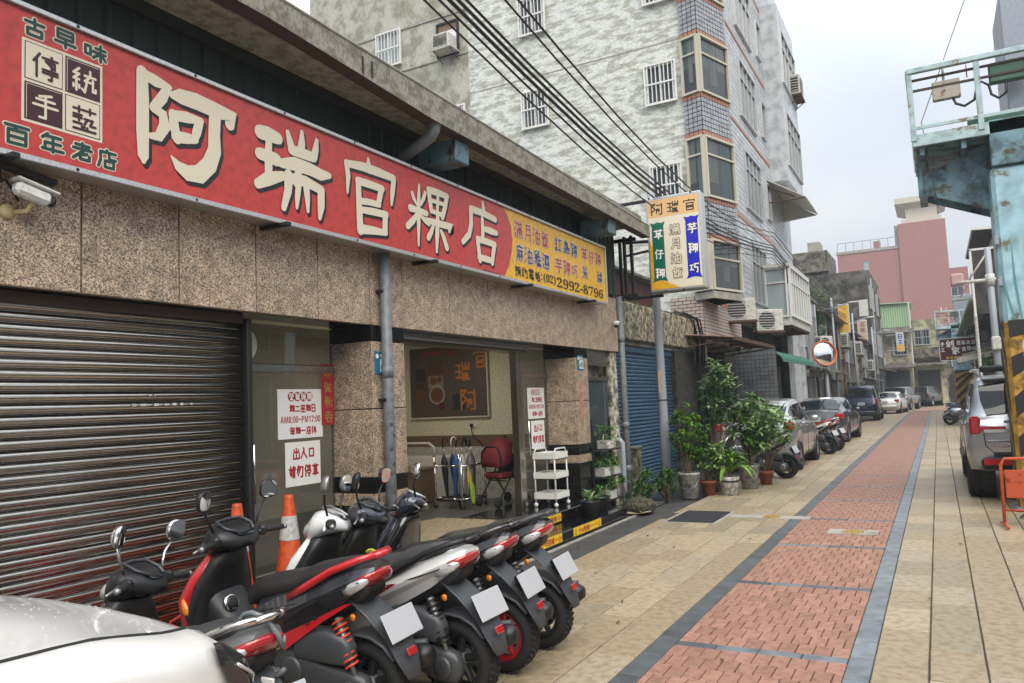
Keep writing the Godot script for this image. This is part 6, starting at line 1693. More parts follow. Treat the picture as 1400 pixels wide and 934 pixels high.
func car(label: String, at: Vector3, turn: float, p: Dictionary) -> Node3D:
	var t := thing(p.get("name", "parked_car"), label, p.get("cat", "car"), at, turn, "cars parked along the street")
	var m: Material = p.paint
	var ts := []
	var n := 64
	for i in n + 1:
		ts.append(float(i) / n)
	for e in [0.003, 0.007, 0.011, 0.02, 0.025, 0.036, 0.042, 0.053, 0.07, 0.085]:
		ts.append(e)
		ts.append(1.0 - e)
	ts.sort()
	var rings := []
	for s in ts:
		rings.append(car_ring(p, s))
	part(t, "body", G.new(true).loft(rings), m)
	# side windows
	for sd in [-1.0, 1.0]:
		for rg in p.side:
			var g := G.new(true)
			var k := 8
			var prev := []
			for i in k + 1:
				var s: float = lerpf(rg[0], rg[1], float(i) / k)
				var r := car_ring(p, s)
				var lo: Vector3 = (r[7] as Vector3).lerp(r[9], 0.06)
				var md: Vector3 = (r[8] as Vector3)
				var hi: Vector3 = (r[8] as Vector3).lerp(r[9], 0.82)
				var row := []
				for q in [lo, md, hi]:
					row.append(V((q.x + 0.006) * sd, q.y, q.z))
				if i > 0:
					for j in 2:
						if sd > 0:
							g.q(prev[j], row[j], row[j + 1], prev[j + 1])
						else:
							g.q(row[j], prev[j], prev[j + 1], row[j + 1])
				prev = row
			part(t, "side_window", g, M("dark_glass"))
	# front and rear glass over the slopes
	for e in 2:
		var rg: Array = [p.rear_glass, p.front_glass][e]
		var g := G.new(true)
		var prev := []
		for i in 9:
			var s: float = lerpf(rg[0], rg[1], i / 8.0)
			var r := car_ring(p, s)
			var a: Vector3 = r[9].lerp(r[10], 0.35)
			var up := V(0, 0.014, 0.016 if e == 0 else -0.012)
			var row := [V(-a.x, a.y, a.z) + up, V(-r[11].x, r[11].y, r[11].z) + up, r[12] + up, r[11] + up, a + up]
			if i > 0:
				for j in 4:
					g.q(prev[j], prev[j + 1], row[j + 1], row[j])
			prev = row
		part(t, "rear_window" if e == 0 else "windscreen", g, M("dark_glass"))
	# wheels
	for w in [p.wr, p.wf]:
		for sd in [-1.0, 1.0]:
			wheel(t, V((p.W * 0.5 - 0.11) * sd, p.r, p.L * (0.5 - w)), p.r, 0.21, sd, p.get("spokes", 5))
			part(t, "wheel_arch", G.new().lathe([Vector2(p.arch * 0.985, -0.15), Vector2(p.arch * 0.985, 0.03)], 20, Transform3D(rot(V(0, 0, 1), -90.0 * sd), V((p.W * 0.5 - 0.2) * sd, p.r, p.L * (0.5 - w)))), M("black"))
	# lights, plate, bumper, mirrors, door lines
	var zr: float = p.L * 0.5
	var hb: float = p.W * 0.5
	for sd in [-1.0, 1.0]:
		part(t, "tail_light", G.new().cham(V(sd * (hb * p.get("tlx", 0.82)), p.tail, zr - p.get("tld", 0.1)), V(p.get("tlw", 0.26), p.get("tlh", 0.2), 0.2), 0.04), M("red_lens"))
		if not p.has("nohead"):
			part(t, "head_light", G.new().cham(V(sd * (hb * 0.74), p.head, -zr + 0.2), V(0.3, 0.14, 0.3), 0.05), M("clear_lens"))
		part(t, "door_mirror", G.new(true).loft([oval(V(sd * (hb + 0.04), p.mirror_y, p.mirror_z + 0.06), V(0.1, 0, 0), V(0, 0.07, 0), 3.0, 10), oval(V(sd * (hb + 0.06), p.mirror_y, p.mirror_z - 0.06), V(0.07, 0, 0), V(0, 0.045, 0), 2.0, 10)]), p.get("mirror_paint", m))
		for s in p.doors:
			var pts := []
			for j in [2, 3, 4, 5, 6]:
				var q: Vector3 = car_ring(p, s)[j]
				pts.append(V((q.x + 0.001) * sd, q.y, q.z))
			part(t, "door_gap", G.new().tube(pts, 0.004, 4), M("black"))
			var hq: Vector3 = car_ring(p, s + 0.03)[5]
			part(t, "door_handle", G.new().cham(V((hq.x + 0.012) * sd, hq.y - 0.02, hq.z + 0.12), V(0.03, 0.03, 0.16), 0.01), m)
	part(t, "rear_bumper", G.new().cham(V(0, p.bumper, zr - 0.06), V(p.W * 0.84, 0.18, 0.2), 0.06), p.get("bumper_paint", m))
	part(t, "front_bumper", G.new().cham(V(0, p.bumper - 0.05, -zr + 0.1), V(p.W * 0.8, 0.16, 0.22), 0.06), p.get("bumper_paint", m))
	part(t, "licence_plate", G.new().cham(V(0, p.plate, zr + p.get("platez", 0.02)), V(0.36, 0.16, 0.012), 0.004), M("plate_blank"))
	if p.has("rack"):
		for sd in [-1.0, 1.0]:
			part(t, "roof_rail", G.new(true).tube([V(sd * hb * 0.68, p.rack, 0.95), V(sd * hb * 0.68, p.rack + 0.06, 0.8), V(sd * hb * 0.68, p.rack + 0.06, -0.5), V(sd * hb * 0.68, p.rack, -0.65)], 0.022, 6), M("white_dirty"))
		for zz in [-0.3, 0.5]:
			part(t, "roof_bar", G.new().cham(V(0, p.rack + 0.1, zz), V(p.W * 0.78, 0.04, 0.07), 0.01), M("white_dirty"))
	return t

func shape_of(kind: String, c: Material) -> Dictionary:
	mat("rim_alloy", C(0.45, 0.45, 0.46), 0.3, 0.9)
	mat("plate_blank", C(0.38, 0.39, 0.41), 0.45)
	var p := {"paint": c, "plan": [[0.0, 0.84], [0.03, 0.93], [0.12, 0.985], [0.3, 1.0], [0.75, 1.0], [0.9, 0.965], [0.97, 0.86], [1.0, 0.7]], "r": 0.31, "arch": 0.35, "tumble": 0.76}
	match kind:
		"sedan":
			p.merge({"L": 4.6, "W": 1.78, "belt": [[0.0, 0.8], [0.03, 0.97], [0.18, 1.02], [0.5, 0.98], [0.68, 0.96], [0.9, 0.84], [0.98, 0.7], [1.0, 0.6]], "roof": [[0.0, 0.82], [0.03, 0.99], [0.15, 1.06], [0.32, 1.38], [0.45, 1.46], [0.55, 1.44], [0.7, 1.0], [0.9, 0.86], [0.98, 0.72], [1.0, 0.62]], "sill": [[0.0, 0.4], [0.05, 0.24], [0.95, 0.22], [1.0, 0.36]], "wr": 0.2, "wf": 0.8, "side": [[0.24, 0.42], [0.435, 0.62]], "rear_glass": [0.165, 0.31], "front_glass": [0.565, 0.695], "tail": 0.86, "head": 0.68, "mirror_y": 1.02, "mirror_z": -0.55, "doors": [0.26, 0.43, 0.66], "bumper": 0.5, "plate": 0.78})
		"hatch":
			p.merge({"L": 4.1, "W": 1.74, "belt": [[0.0, 0.7], [0.02, 0.95], [0.1, 1.05], [0.5, 1.0], [0.7, 0.97], [0.9, 0.86], [0.98, 0.72], [1.0, 0.6]], "roof": [[0.0, 0.75], [0.02, 0.98], [0.05, 1.08], [0.17, 1.44], [0.25, 1.5], [0.45, 1.54], [0.55, 1.5], [0.73, 1.01], [0.9, 0.88], [0.98, 0.74], [1.0, 0.62]], "sill": [[0.0, 0.36], [0.05, 0.26], [0.95, 0.24], [1.0, 0.36]], "wr": 0.17, "wf": 0.81, "side": [[0.12, 0.22], [0.235, 0.42], [0.435, 0.63]], "rear_glass": [0.06, 0.155], "front_glass": [0.57, 0.715], "tail": 0.96, "head": 0.7, "mirror_y": 1.05, "mirror_z": -0.55, "doors": [0.24, 0.43, 0.66], "bumper": 0.52, "plate": 0.82, "tlx": 0.85, "tlw": 0.2})
		"van":
			p.merge({"L": 4.0, "W": 1.68, "belt": [[0.0, 0.9], [0.02, 1.1], [0.5, 1.1], [0.8, 1.05], [0.95, 0.9], [1.0, 0.7]], "roof": [[0.0, 0.95], [0.015, 1.15], [0.05, 1.75], [0.1, 1.86], [0.3, 1.9], [0.7, 1.86], [0.78, 1.7], [0.9, 1.1], [0.97, 0.95], [1.0, 0.72]], "sill": [[0.0, 0.4], [0.05, 0.28], [1.0, 0.32]], "wr": 0.17, "wf": 0.83, "side": [[0.09, 0.3], [0.32, 0.55], [0.57, 0.76]], "rear_glass": [0.022, 0.05], "front_glass": [0.785, 0.895], "tail": 1.02, "head": 0.8, "mirror_y": 1.2, "mirror_z": -1.2, "doors": [0.31, 0.56], "bumper": 0.45, "plate": 0.92, "tlx": 0.88, "tlw": 0.14, "tlh": 0.34})
		"suv":
			p.merge({"plan": [[0.0, 0.9], [0.012, 0.955], [0.05, 0.99], [0.3, 1.0], [0.75, 1.0], [0.9, 0.965], [0.97, 0.86], [1.0, 0.72]], "tumble": 0.8}, true)
			p.merge({"L": 4.8, "W": 1.86, "belt": [[0.0, 1.08], [0.01, 1.14], [0.06, 1.17], [0.5, 1.14], [0.72, 1.12], [0.92, 1.02], [0.98, 0.86], [1.0, 0.7]], "roof": [[0.0, 1.1], [0.008, 1.17], [0.016, 1.22], [0.055, 1.68], [0.075, 1.76], [0.12, 1.79], [0.35, 1.81], [0.52, 1.77], [0.7, 1.18], [0.92, 1.04], [0.98, 0.88], [1.0, 0.72]], "sill": [[0.0, 0.5], [0.05, 0.42], [0.95, 0.4], [1.0, 0.48]], "wr": 0.17, "wf": 0.79, "side": [[0.085, 0.22], [0.235, 0.41], [0.425, 0.61]], "rear_glass": [0.018, 0.056], "front_glass": [0.54, 0.69], "tail": 1.03, "head": 0.88, "mirror_y": 1.2, "mirror_z": -0.6, "doors": [0.24, 0.42, 0.64], "bumper": 0.56, "plate": 0.92, "rack": 1.79, "spokes": 6})
			p.merge({"r": 0.38, "arch": 0.43}, true)
	return p

func vehicles() -> void:
	# white car at the lower left, nose away from us
	var wp := shape_of("sedan", paint("pearl_white", C(0.74, 0.73, 0.71), 0.1))
	wp.merge({"W": 1.8, "belt": [[0.0, 0.9], [0.03, 1.07], [0.18, 1.14], [0.5, 1.12], [0.68, 1.104], [0.85, 1.045], [0.94, 0.97], [0.985, 0.852], [1.0, 0.734]], "roof": [[0.0, 0.92], [0.03, 1.09], [0.15, 1.16], [0.32, 1.5], [0.45, 1.58], [0.52, 1.55], [0.66, 1.146], [0.85, 1.104], [0.94, 1.028], [0.985, 0.886], [1.0, 0.751]], "front_glass": [0.535, 0.655], "nohead": true, "bumper": 0.62}, true)
	var w := car("white car hood with rain drops and a dark headlight at the lower left", V(-2.76, 0, 0.33), 0.0, wp)
	# bonnet gap, badge-less lamp and drops
	for sd in [1.0, -1.0]:
		var pts := []
		for i in 13:
			var r := car_ring(wp, lerpf(0.66, 0.962, i / 12.0))
			var q: Vector3 = r[8].lerp(r[9], clampf((i - 8) / 5.0, 0, 1) * 0.6)
			pts.append(V(q.x * sd, q.y + 0.003, q.z))
		part(w, "bonnet_gap", G.new().tube(pts, 0.0045, 5), M("black"))
		var lamp := G.new(true)
		var prev := []
		for i in 9:
			var r := car_ring(wp, lerpf(0.935, 0.994, i / 8.0))
			var row := []
			for j in 6:
				var f := lerpf(6.3, lerpf(5.8, 3.9, sin(PI * 0.5 * minf(1.0, (i + 1) / 6.0))), j / 5.0)
				var a: Vector3 = r[int(f)]
				var q := a.lerp(r[int(f) + 1], f - int(f))
				row.append(V((q.x + 0.012) * sd, q.y + 0.006, q.z - 0.012))
			if i > 0:
				for j in 5:
					if sd > 0:
						lamp.q(prev[j + 1], row[j + 1], row[j], prev[j])
					else:
						lamp.q(prev[j], row[j], row[j + 1], prev[j + 1])
			prev = row
		var bz := []
		for i in 6:
			var r := car_ring(wp, lerpf(0.955, 0.99, i / 5.0))
			var q: Vector3 = (r[5] as Vector3).lerp(r[6], 0.35)
			bz.append(V((q.x + 0.016) * sd, q.y, q.z - 0.016))
		part(w, "headlamp_strip", G.new(true).tube(bz, 0.006, 6), M("clear_lens"))
		part(w, "headlamp_cover", lamp, mat("lamp_smoke", C(0.03, 0.03, 0.032), 0.06, 0.2))
	var dg := G.new(true)
	for i in 320:
		var s := rng.randf_range(0.68, 0.94)
		var r := car_ring(wp, s)
		var k := rng.randi_range(8, 11)
		var q: Vector3 = (r[k] as Vector3).lerp(r[k + 1], rng.randf())
		var d := rng.randf_range(0.002, 0.006)
		var f := 1.0 if rng.randf() < 0.7 else -1.0
		dg.lathe([Vector2(d, -0.001), Vector2(d * 0.85, d * 0.25), Vector2(d * 0.4, d * 0.45)], 6, Transform3D(Basis(), V(q.x * f, q.y + 0.001, q.z)))
	meta(part(w, "rain_drops", dg, M("water")), "", "", "", "stuff")
	# parked line on the left
	car("silver hatchback with a blank plate parked behind the potted plants", V(-3.55, 0, -19.3), 0.0, shape_of("hatch", paint("silver_paint", C(0.42, 0.43, 0.43), 0.6)))
	car("dark grey sedan parked between the silver hatchback and the navy van", V(-3.45, 0, -29.0), -2.0, shape_of("sedan", paint("graphite_paint", C(0.07, 0.08, 0.09), 0.5)))
	car("small navy blue van with a tall rear window parked past the grey sedan", V(-3.65, 0, -47.6), 0.0, shape_of("van", paint("navy_paint", C(0.018, 0.03, 0.065), 0.4)))
	car("white sedan parked just past the navy van", V(-2.95, 0, -60.0), -6.0, shape_of("sedan", paint("white_paint_car", C(0.7, 0.71, 0.72), 0.05)))
	var gs := shape_of("suv", paint("taupe_paint", C(0.10, 0.095, 0.09), 0.5))
	gs.erase("rack")
	car("dark taupe off-road car between the white sedan and the black pickup", V(-2.5, 0, -69.0), -10.0, gs)
	var bp := shape_of("suv", paint("black_paint_car", C(0.015, 0.016, 0.018), 0.3))
	bp.erase("rack")
	car("black off-road car farthest along the left side of the street", V(-0.9, 0, -79.0), -16.0, bp)
	# silver off-road car on the right
	var sp := shape_of("suv", paint("silver_blue_paint", C(0.40, 0.43, 0.47), 0.6))
	sp.merge({"tlw": 0.42, "tlh": 0.12, "tlx": 0.66, "tld": 0.085, "bumper_paint": M("black_plastic"), "platez": 0.01}, true)
	var s := car("silver off-road car with a roof rack seen from behind beside the striped column", V(1.22, 0, -15.35), 0.0, sp)
	part(s, "spoiler", G.new().cham(V(0, 1.75, 2.06), V(1.34, 0.05, 0.3), 0.02, rot(V(1, 0, 0), 6)), M("silver_blue_paint"))
	part(s, "chrome_strip", G.new().cham(V(0, 1.13, 2.4), V(0.9, 0.03, 0.03), 0.008), M("chrome"))
	for sd in [-1.0, 1.0]:
		part(s, "lamp_strip", G.new().cham(V(sd * 0.55, 1.0, 2.408), V(0.3, 0.05, 0.02), 0.006), M("clear_lens"))
		part(s, "lamp_fin", G.new().cham(V(sd * 0.8, 1.08, 2.36), V(0.14, 0.26, 0.12), 0.03), M("red_lens"))
		part(s, "bumper_reflector", G.new().cham(V(sd * 0.52, 0.57, 2.458), V(0.42, 0.09, 0.02), 0.01), M("red_lens"))
		part(s, "flank_cladding", G.new().cham(V(sd * 0.93, 0.5, 0.0), V(0.06, 0.14, 1.9), 0.02), M("black_plastic"))
		part(s, "tailgate_edge", G.new().tube([V(sd * 0.7, 0.96, 2.402), V(sd * 0.69, 0.8, 2.402), V(sd * 0.6, 0.7, 2.402), V(0, 0.69, 2.402)], 0.006, 4), M("black"))
	part(s, "tailgate_swage", G.new().cham(V(0, 0.86, 2.4), V(1.34, 0.03, 0.03), 0.012), M("silver_blue_paint"))
	part(s, "lower_trim", G.new().cham(V(0, 0.67, 2.4), V(1.2, 0.05, 0.03), 0.01), M("black_plastic"))
	latin(s, "model_script", "Zinger", V(-0.6, 0.76, 2.404), V(1, 0, 0), V(0, 1, 0), 0.05, 0.24, M("chrome"))
	part(s, "roof_box", G.new().cham(V(-0.45, 1.9, 0.9), V(0.35, 0.1, 0.3), 0.03), M("black_plastic"))

# ---------------------------------------------------------------- scooters: +x forward, -z is the left side, origin on the ground under the rear axle
func secs(list: Array, e := 2.6, n := 18, zc := 0.0) -> Array:   # [x, y centre, half height, half width]
	var o := []
	for s in list:
		o.append(oval(V(s[0], s[1], zc + (s[4] if s.size() > 4 else 0.0)), V(0, 0, s[3]), V(0, s[2], 0), e, n))
	return o

func tail_secs(list: Array, e := 2.6, n := 18, zc := 0.0) -> Array:   # the same, for the short kicked-up tail
	var o := []
	for q in list:
		var w: Array = q.duplicate()
		var f: float = 0.82 - q[0]
		w[0] = 0.82 - f * 0.865
		w[1] = q[1] + 0.045 * f * f
		o.append(w)
	return secs(o, e, n, zc)

func panel_secs(list: Array) -> Array:   # angular side panels: a crease along the flank
	var o := []
	for q in list:
		var f: float = 0.82 - q[0]
		var x := 0.82 - f * 0.865
		var y: float = q[1] + 0.045 * f * f
		var h: float = q[2]
		var w: float = q[3]
		var ring := []
		for p in [[0.0, 1.0], [0.55, 1.0], [0.86, 0.72], [1.0, 0.12], [0.95, -0.1], [0.78, -0.35], [0.6, -0.92], [0.25, -1.0], [0.0, -1.0]]:
			ring.append(V(x, y + h * p[1], w * p[0]))
		for i in range(7, 0, -1):
			var m: Vector3 = ring[i]
			ring.append(V(m.x, m.y, -m.z))
		o.append(ring)
	return o

func scooter_wheel(t: Node3D, called: String, at: Vector3, r: float, w: float, rim: Material) -> void:
	var xf := Transform3D(rot(V(1, 0, 0), 90), Vector3.ZERO)
	var prof := []
	for i in 9:
		var a := PI * (i / 8.0)
		prof.append(Vector2(r - w * 0.55 + w * 0.55 * sin(a), -cos(a) * w * 0.5))
	prof.append(Vector2(r * 0.68, w * 0.36))
	prof.append(Vector2(r * 0.68, -w * 0.36))
	var o := put(t, called, G.new(true).ring_solid(prof, 32, xf).mesh(), M("tyre"), at)
	var tg := G.new()
	for k in 40:
		var a := TAU * k / 40
		for s in [-1.0, 1.0]:
			tg.box(V(cos(a) * (r - 0.004), sin(a) * (r - 0.004), s * w * 0.22), V(0.012, 0.016, w * 0.26), rot(V(0, 0, 1), rad_to_deg(a)) * rot(V(1, 0, 0), 28 * s))
	meta(part(o, "tread_blocks", tg, M("tyre")), "", "", "", "stuff")
	part(o, "rim", G.new(true).ring_solid([Vector2(r * 0.69, -w * 0.38), Vector2(r * 0.69, w * 0.38), Vector2(r * 0.64, w * 0.42), Vector2(r * 0.58, w * 0.3), Vector2(r * 0.58, -w * 0.3), Vector2(r * 0.64, -w * 0.42)], 30, xf), rim)
	for k in 5:
		var a := TAU * k / 5 + 0.3
		put(o, "spoke", G.new().loft([oval(V(cos(a) * r * 0.1, sin(a) * r * 0.1, 0), V(-sin(a), cos(a), 0) * 0.022, V(0, 0, w * 0.2), 3, 8), oval(V(cos(a + 0.12) * r * 0.6, sin(a + 0.12) * r * 0.6, 0), V(-sin(a), cos(a), 0) * 0.014, V(0, 0, w * 0.17), 3, 8)]).mesh(), rim)
	part(o, "hub", G.new(true).lathe([Vector2(0.04, -w * 0.45), Vector2(0.045, 0), Vector2(0.04, w * 0.45)], 14, xf), M("cast_metal"))
	part(o, "brake_disc", G.new().ring_solid([Vector2(r * 0.3, w * 0.3), Vector2(r * 0.46, w * 0.3), Vector2(r * 0.46, w * 0.33), Vector2(r * 0.3, w * 0.33)], 24, xf), M("chrome"))

func helix(a: Vector3, b: Vector3, r: float, turns: float) -> Array:
	var d := (b - a).normalized()
	var u := d.cross(V(0, 0, 1)).normalized()
	var v := d.cross(u)
	var o := []
	var n := int(turns * 10)
	for i in n + 1:
		var f := float(i) / n
		o.append(a.lerp(b, f) + (u * cos(TAU * turns * f) + v * sin(TAU * turns * f)) * r)
	return o

# k: panel, seat, rail, rim, spring, shield, cowl materials; and switches
func scooter(label: String, at: Vector3, turn: float, lean: float, k: Dictionary) -> Node3D:
	var t := thing("motor_scooter", label, "scooter", at, turn, k.get("group", "scooters parked before the shop"))
	t.rotation_degrees.x = 0.0
	t.basis = Basis(V(0, 1, 0), deg_to_rad(turn)) * Basis(V(1, 0, 0), deg_to_rad(lean))
	var R := 0.237
	var bp: Material = M("black_plastic")
	var gp: Material = M("grey_plastic")
	scooter_wheel(t, "rear_wheel", V(0, R, 0), R, 0.13, k.rim)
	var SB := rot(V(0.2, 1, 0), k.get("steer", 10.0))
	var steer := Transform3D(SB, V(1.06, 0.75, 0) - SB * V(1.06, 0.75, 0))
	var turned := ["front_wheel", "fork_leg", "front_mudguard", "steering_head", "handlebar_cover", "head_light", "handlebar", "grip", "grip_end", "switch_box", "brake_lever", "mirror_stem", "mirror"]
	scooter_wheel(t, "front_wheel", V(1.27, R, 0), R, 0.11, k.rim)
	# engine, belt case, filter box
	part(t, "belt_case", G.new(true).loft(secs([[0.56, 0.33, 0.05, 0.02], [0.53, 0.33, 0.1, 0.045], [0.4, 0.31, 0.115, 0.05], [0.2, 0.275, 0.085, 0.05], [0.02, 0.245, 0.095, 0.048], [-0.07, 0.24, 0.08, 0.045], [-0.1, 0.24, 0.03, 0.02]], 3.0, 18, -0.125)), mat("engine_grey", C(0.06, 0.065, 0.07), 0.4, 0.2, {"t": "fine", "s": 4.0}))
	for q in [[0.4, 0.31, 0.075], [0.0, 0.243, 0.06]]:
		part(t, "case_cover", G.new(true).lathe([Vector2(q[2], 0.0), Vector2(q[2], 0.008), Vector2(q[2] * 0.75, 0.016), Vector2(0.01, 0.018)], 18, Transform3D(rot(V(1, 0, 0), -90), V(q[0], q[1], -0.172))), M("cast_metal") if k.get("bright", false) else M("engine_grey"))
	part(t, "engine_block", G.new().cham(V(0.45, 0.38, 0.02), V(0.26, 0.22, 0.2), 0.03), M("cast_metal"))
	part(t, "filter_box", G.new(true).loft(secs([[0.4, 0.44, 0.05, 0.03], [0.36, 0.45, 0.085, 0.05], [0.15, 0.455, 0.09, 0.055], [0.04, 0.44, 0.075, 0.05], [0.0, 0.43, 0.04, 0.03]], 4.0, 18, -0.13)), gp)
	part(t, "swing_arm", G.new().cham(V(0.12, 0.25, 0.1), V(0.4, 0.07, 0.04), 0.015), M("engine_grey"))
	# exhaust on the right
	part(t, "exhaust", G.new(true).tube([V(0.5, 0.2, 0.08), V(0.35, 0.17, 0.14), V(0.2, 0.24, 0.17), V(0.12, 0.27, 0.175), V(-0.22, 0.34, 0.18), V(-0.26, 0.345, 0.18)], [0.016, 0.018, 0.02, 0.06, 0.062, 0.04], 14), bp)
	part(t, "heat_shield", G.new(true).loft(secs([[0.1, 0.3, 0.03, 0.02], [0.0, 0.33, 0.045, 0.03], [-0.2, 0.37, 0.04, 0.025]], 3.0, 12, 0.22)), gp)
	# left shock absorber
	var sa := V(-0.03, 0.27, -0.145)
	var sb := V(0.1, 0.6, -0.125)
	part(t, "damper", G.new(true).tube([sa, sa.lerp(sb, 0.35), sa.lerp(sb, 0.36), sb], [0.014, 0.014, 0.02, 0.02], 10), M("cast_metal"))
	part(t, "spring", G.new(true).tube(helix(sa.lerp(sb, 0.28), sa.lerp(sb, 0.96), 0.034, 8.5), 0.0068, 6), k.spring)
	part(t, "damper_eye", G.new(true).lathe([Vector2(0.026, -0.02), Vector2(0.026, 0.02)], 12, Transform3D(rot(V(1, 0, 0), 90), sa)), M("cast_metal"))
	# tail: side panels, tail end
	var tail := part(t, "side_panels", G.new().creased(panel_secs([[0.8, 0.36, 0.05, 0.1], [0.76, 0.42, 0.13, 0.15], [0.64, 0.49, 0.165, 0.175], [0.45, 0.565, 0.15, 0.185], [0.22, 0.635, 0.12, 0.182], [0.0, 0.7, 0.095, 0.16], [-0.14, 0.745, 0.075, 0.13], [-0.22, 0.77, 0.05, 0.1], [-0.26, 0.785, 0.025, 0.07]])), k.panel)
	if k.has("flash"):
		for s in [-1.0, 1.0]:
			var fl := []
			for q in [[0.62, 0.44], [0.5, 0.47], [0.2, 0.6], [0.0, 0.69], [-0.05, 0.7], [0.15, 0.59], [0.42, 0.42]]:
				fl.append(Vector2(q[0], q[1]))
			part(tail, "colour_flash", G.new().prism(fl, 0.0, 0.012, Transform3D(Basis(), V(0, 0, 0.177 if s > 0 else -0.189))), k.flash)
	for sd in [-1.0, 1.0]:
		if k.get("vent", true):
			part(tail, "vent", G.new().prism([Vector2(0.2, 0.7), Vector2(0.02, 0.765), Vector2(0.0, 0.735), Vector2(0.13, 0.655)], -0.004, 0.004, Transform3D(Basis(), V(0, 0, 0.171 * sd))), bp)
		part(tail, "panel_gap", G.new().tube([V(0.62, 0.6, 0.166 * sd), V(0.35, 0.66, 0.176 * sd), V(0.1, 0.735, 0.163 * sd), V(-0.06, 0.79, 0.13 * sd)], 0.004, 5), M("black"))
	part(t, "under_tail", G.new(true).loft(tail_secs([[0.6, 0.42, 0.08, 0.12], [0.3, 0.52, 0.07, 0.12], [0.0, 0.61, 0.06, 0.1], [-0.2, 0.69, 0.04, 0.08]], 3.0, 14)), bp)
	var lamp := part(t, "tail_light", G.new(true).loft(tail_secs([[-0.16, 0.735, 0.045, 0.132], [-0.22, 0.752, 0.042, 0.112], [-0.262, 0.765, 0.026, 0.075], [-0.275, 0.77, 0.01, 0.04]], 2.6, 18)), M("red_lens"))
	for s in [-1.0, 1.0]:
		part(lamp, "turn_lens", G.new(true).loft(tail_secs([[-0.08, 0.7, 0.02, 0.012, s * 0.135], [-0.14, 0.715, 0.032, 0.022, s * 0.13], [-0.21, 0.735, 0.026, 0.02, s * 0.108], [-0.235, 0.742, 0.01, 0.01, s * 0.095]], 2.2, 12)), M("clear_lens"))
		part(t, "side_reflector", G.new(true).lathe([Vector2(0.02, 0.0), Vector2(0.018, 0.005), Vector2(0.0, 0.007)], 12, Transform3D(rot(V(1, 0, 0), 90 * s), V(0.02, 0.6, 0.1 * s))), M("amber_lens"))
	# mudguard, plate
	var mg := []
	for q in [[-0.08, 0.66, 0.03, 0.1], [-0.22, 0.58, 0.025, 0.1], [-0.34, 0.48, 0.02, 0.1], [-0.4, 0.38, 0.015, 0.09], [-0.44, 0.29, 0.01, 0.06]]:
		mg.append(oval(V(q[0] * 0.9 + 0.12, q[1] + 0.02, 0), V(0, 0, q[3]), V(q[2], q[2], 0), 3.5, 14))
	part(t, "rear_mudguard", G.new(true).loft(mg), gp)
	var inner := []
	for i in 7:
		var a := lerpf(0.5, 2.5, i / 6.0)
		inner.append(oval(V(cos(a) * 0.265, R + sin(a) * 0.265, 0), V(0, 0, 0.085), V(cos(a), sin(a), 0) * 0.01, 4.0, 12))
	part(t, "inner_guard", G.new(true).loft(inner), gp)
	part(t, "plate_bracket", G.new().cham(V(-0.17, 0.57, 0), V(0.05, 0.1, 0.12), 0.01, rot(V(0, 0, 1), -35)), bp)
	part(t, "licence_plate", G.new().cham(V(-0.22, 0.565, 0), V(0.006, 0.15, 0.26), 0.003, rot(V(0, 0, 1), -28)), M("plate_blank"))
	part(t, "plate_reflector", G.new().cham(V(-0.272, 0.43, 0), V(0.012, 0.04, 0.07), 0.004, rot(V(0, 0, 1), -20)), M("red_lens"))
	# seat
	part(t, "seat", G.new(true).loft(tail_secs([[0.84, 0.6, 0.03, 0.05], [0.8, 0.64, 0.06, 0.085], [0.66, 0.69, 0.065, 0.125], [0.5, 0.715, 0.06, 0.15], [0.32, 0.735, 0.06, 0.15], [0.22, 0.765, 0.065, 0.14], [0.0, 0.8, 0.05, 0.125], [-0.12, 0.815, 0.035, 0.1], [-0.16, 0.82, 0.015, 0.06]], 2.8, 20)), k.seat)
	# grab rail
	for s in [-1.0, 1.0]:
		part(t, "grab_rail", G.new(true).tube([V(0.4, 0.69, 0.165 * s), V(0.27, 0.755, 0.17 * s), V(0.1, 0.845, 0.155 * s), V(-0.06, 0.905, 0.12 * s), V(-0.12, 0.915, 0.05 * s)], [0.02, 0.022, 0.02, 0.018, 0.016], 10), k.rail)
	part(t, "rail_end", G.new(true).tube([V(-0.115, 0.915, -0.06), V(-0.13, 0.918, 0), V(-0.115, 0.915, 0.06)], 0.017, 10), k.rail)
	# floor and leg shield
	part(t, "floor_board", G.new().cham(V(0.9, 0.3, 0), V(0.46, 0.05, 0.36), 0.02), bp)
	part(t, "belly_cowl", G.new(true).loft(secs([[0.5, 0.24, 0.04, 0.1], [0.8, 0.22, 0.06, 0.15], [1.06, 0.26, 0.06, 0.14], [1.14, 0.33, 0.04, 0.1]], 3.0, 14)), k.get("lower", bp))
	part(t, "tunnel_box", G.new(true).loft(secs([[0.8, 0.36, 0.04, 0.09], [0.95, 0.42, 0.1, 0.11], [1.06, 0.5, 0.16, 0.14], [1.12, 0.56, 0.2, 0.15]], 3.4, 16)), bp)
	var sh := []
	for q in [[1.08, 0.3, 0.13, 0.05], [1.11, 0.38, 0.2, 0.055], [1.14, 0.52, 0.23, 0.06], [1.1, 0.68, 0.2, 0.055], [1.05, 0.8, 0.14, 0.05], [1.02, 0.88, 0.1, 0.05]]:
		sh.append(oval(V(q[0], q[1], 0), V(0, 0, q[2]), V(q[3], q[3] * 0.3, 0), 3.0, 18))
	part(t, "leg_shield", G.new(true).loft(sh), k.shield)
	var fc := []
	for q in [[1.16, 0.34, 0.1, 0.05], [1.22, 0.46, 0.2, 0.07], [1.21, 0.6, 0.22, 0.08], [1.14, 0.74, 0.18, 0.07], [1.07, 0.86, 0.11, 0.05]]:
		fc.append(oval(V(q[0], q[1], 0), V(0, 0, q[2]), V(q[3], q[3] * 0.3, 0), 2.4, 18))
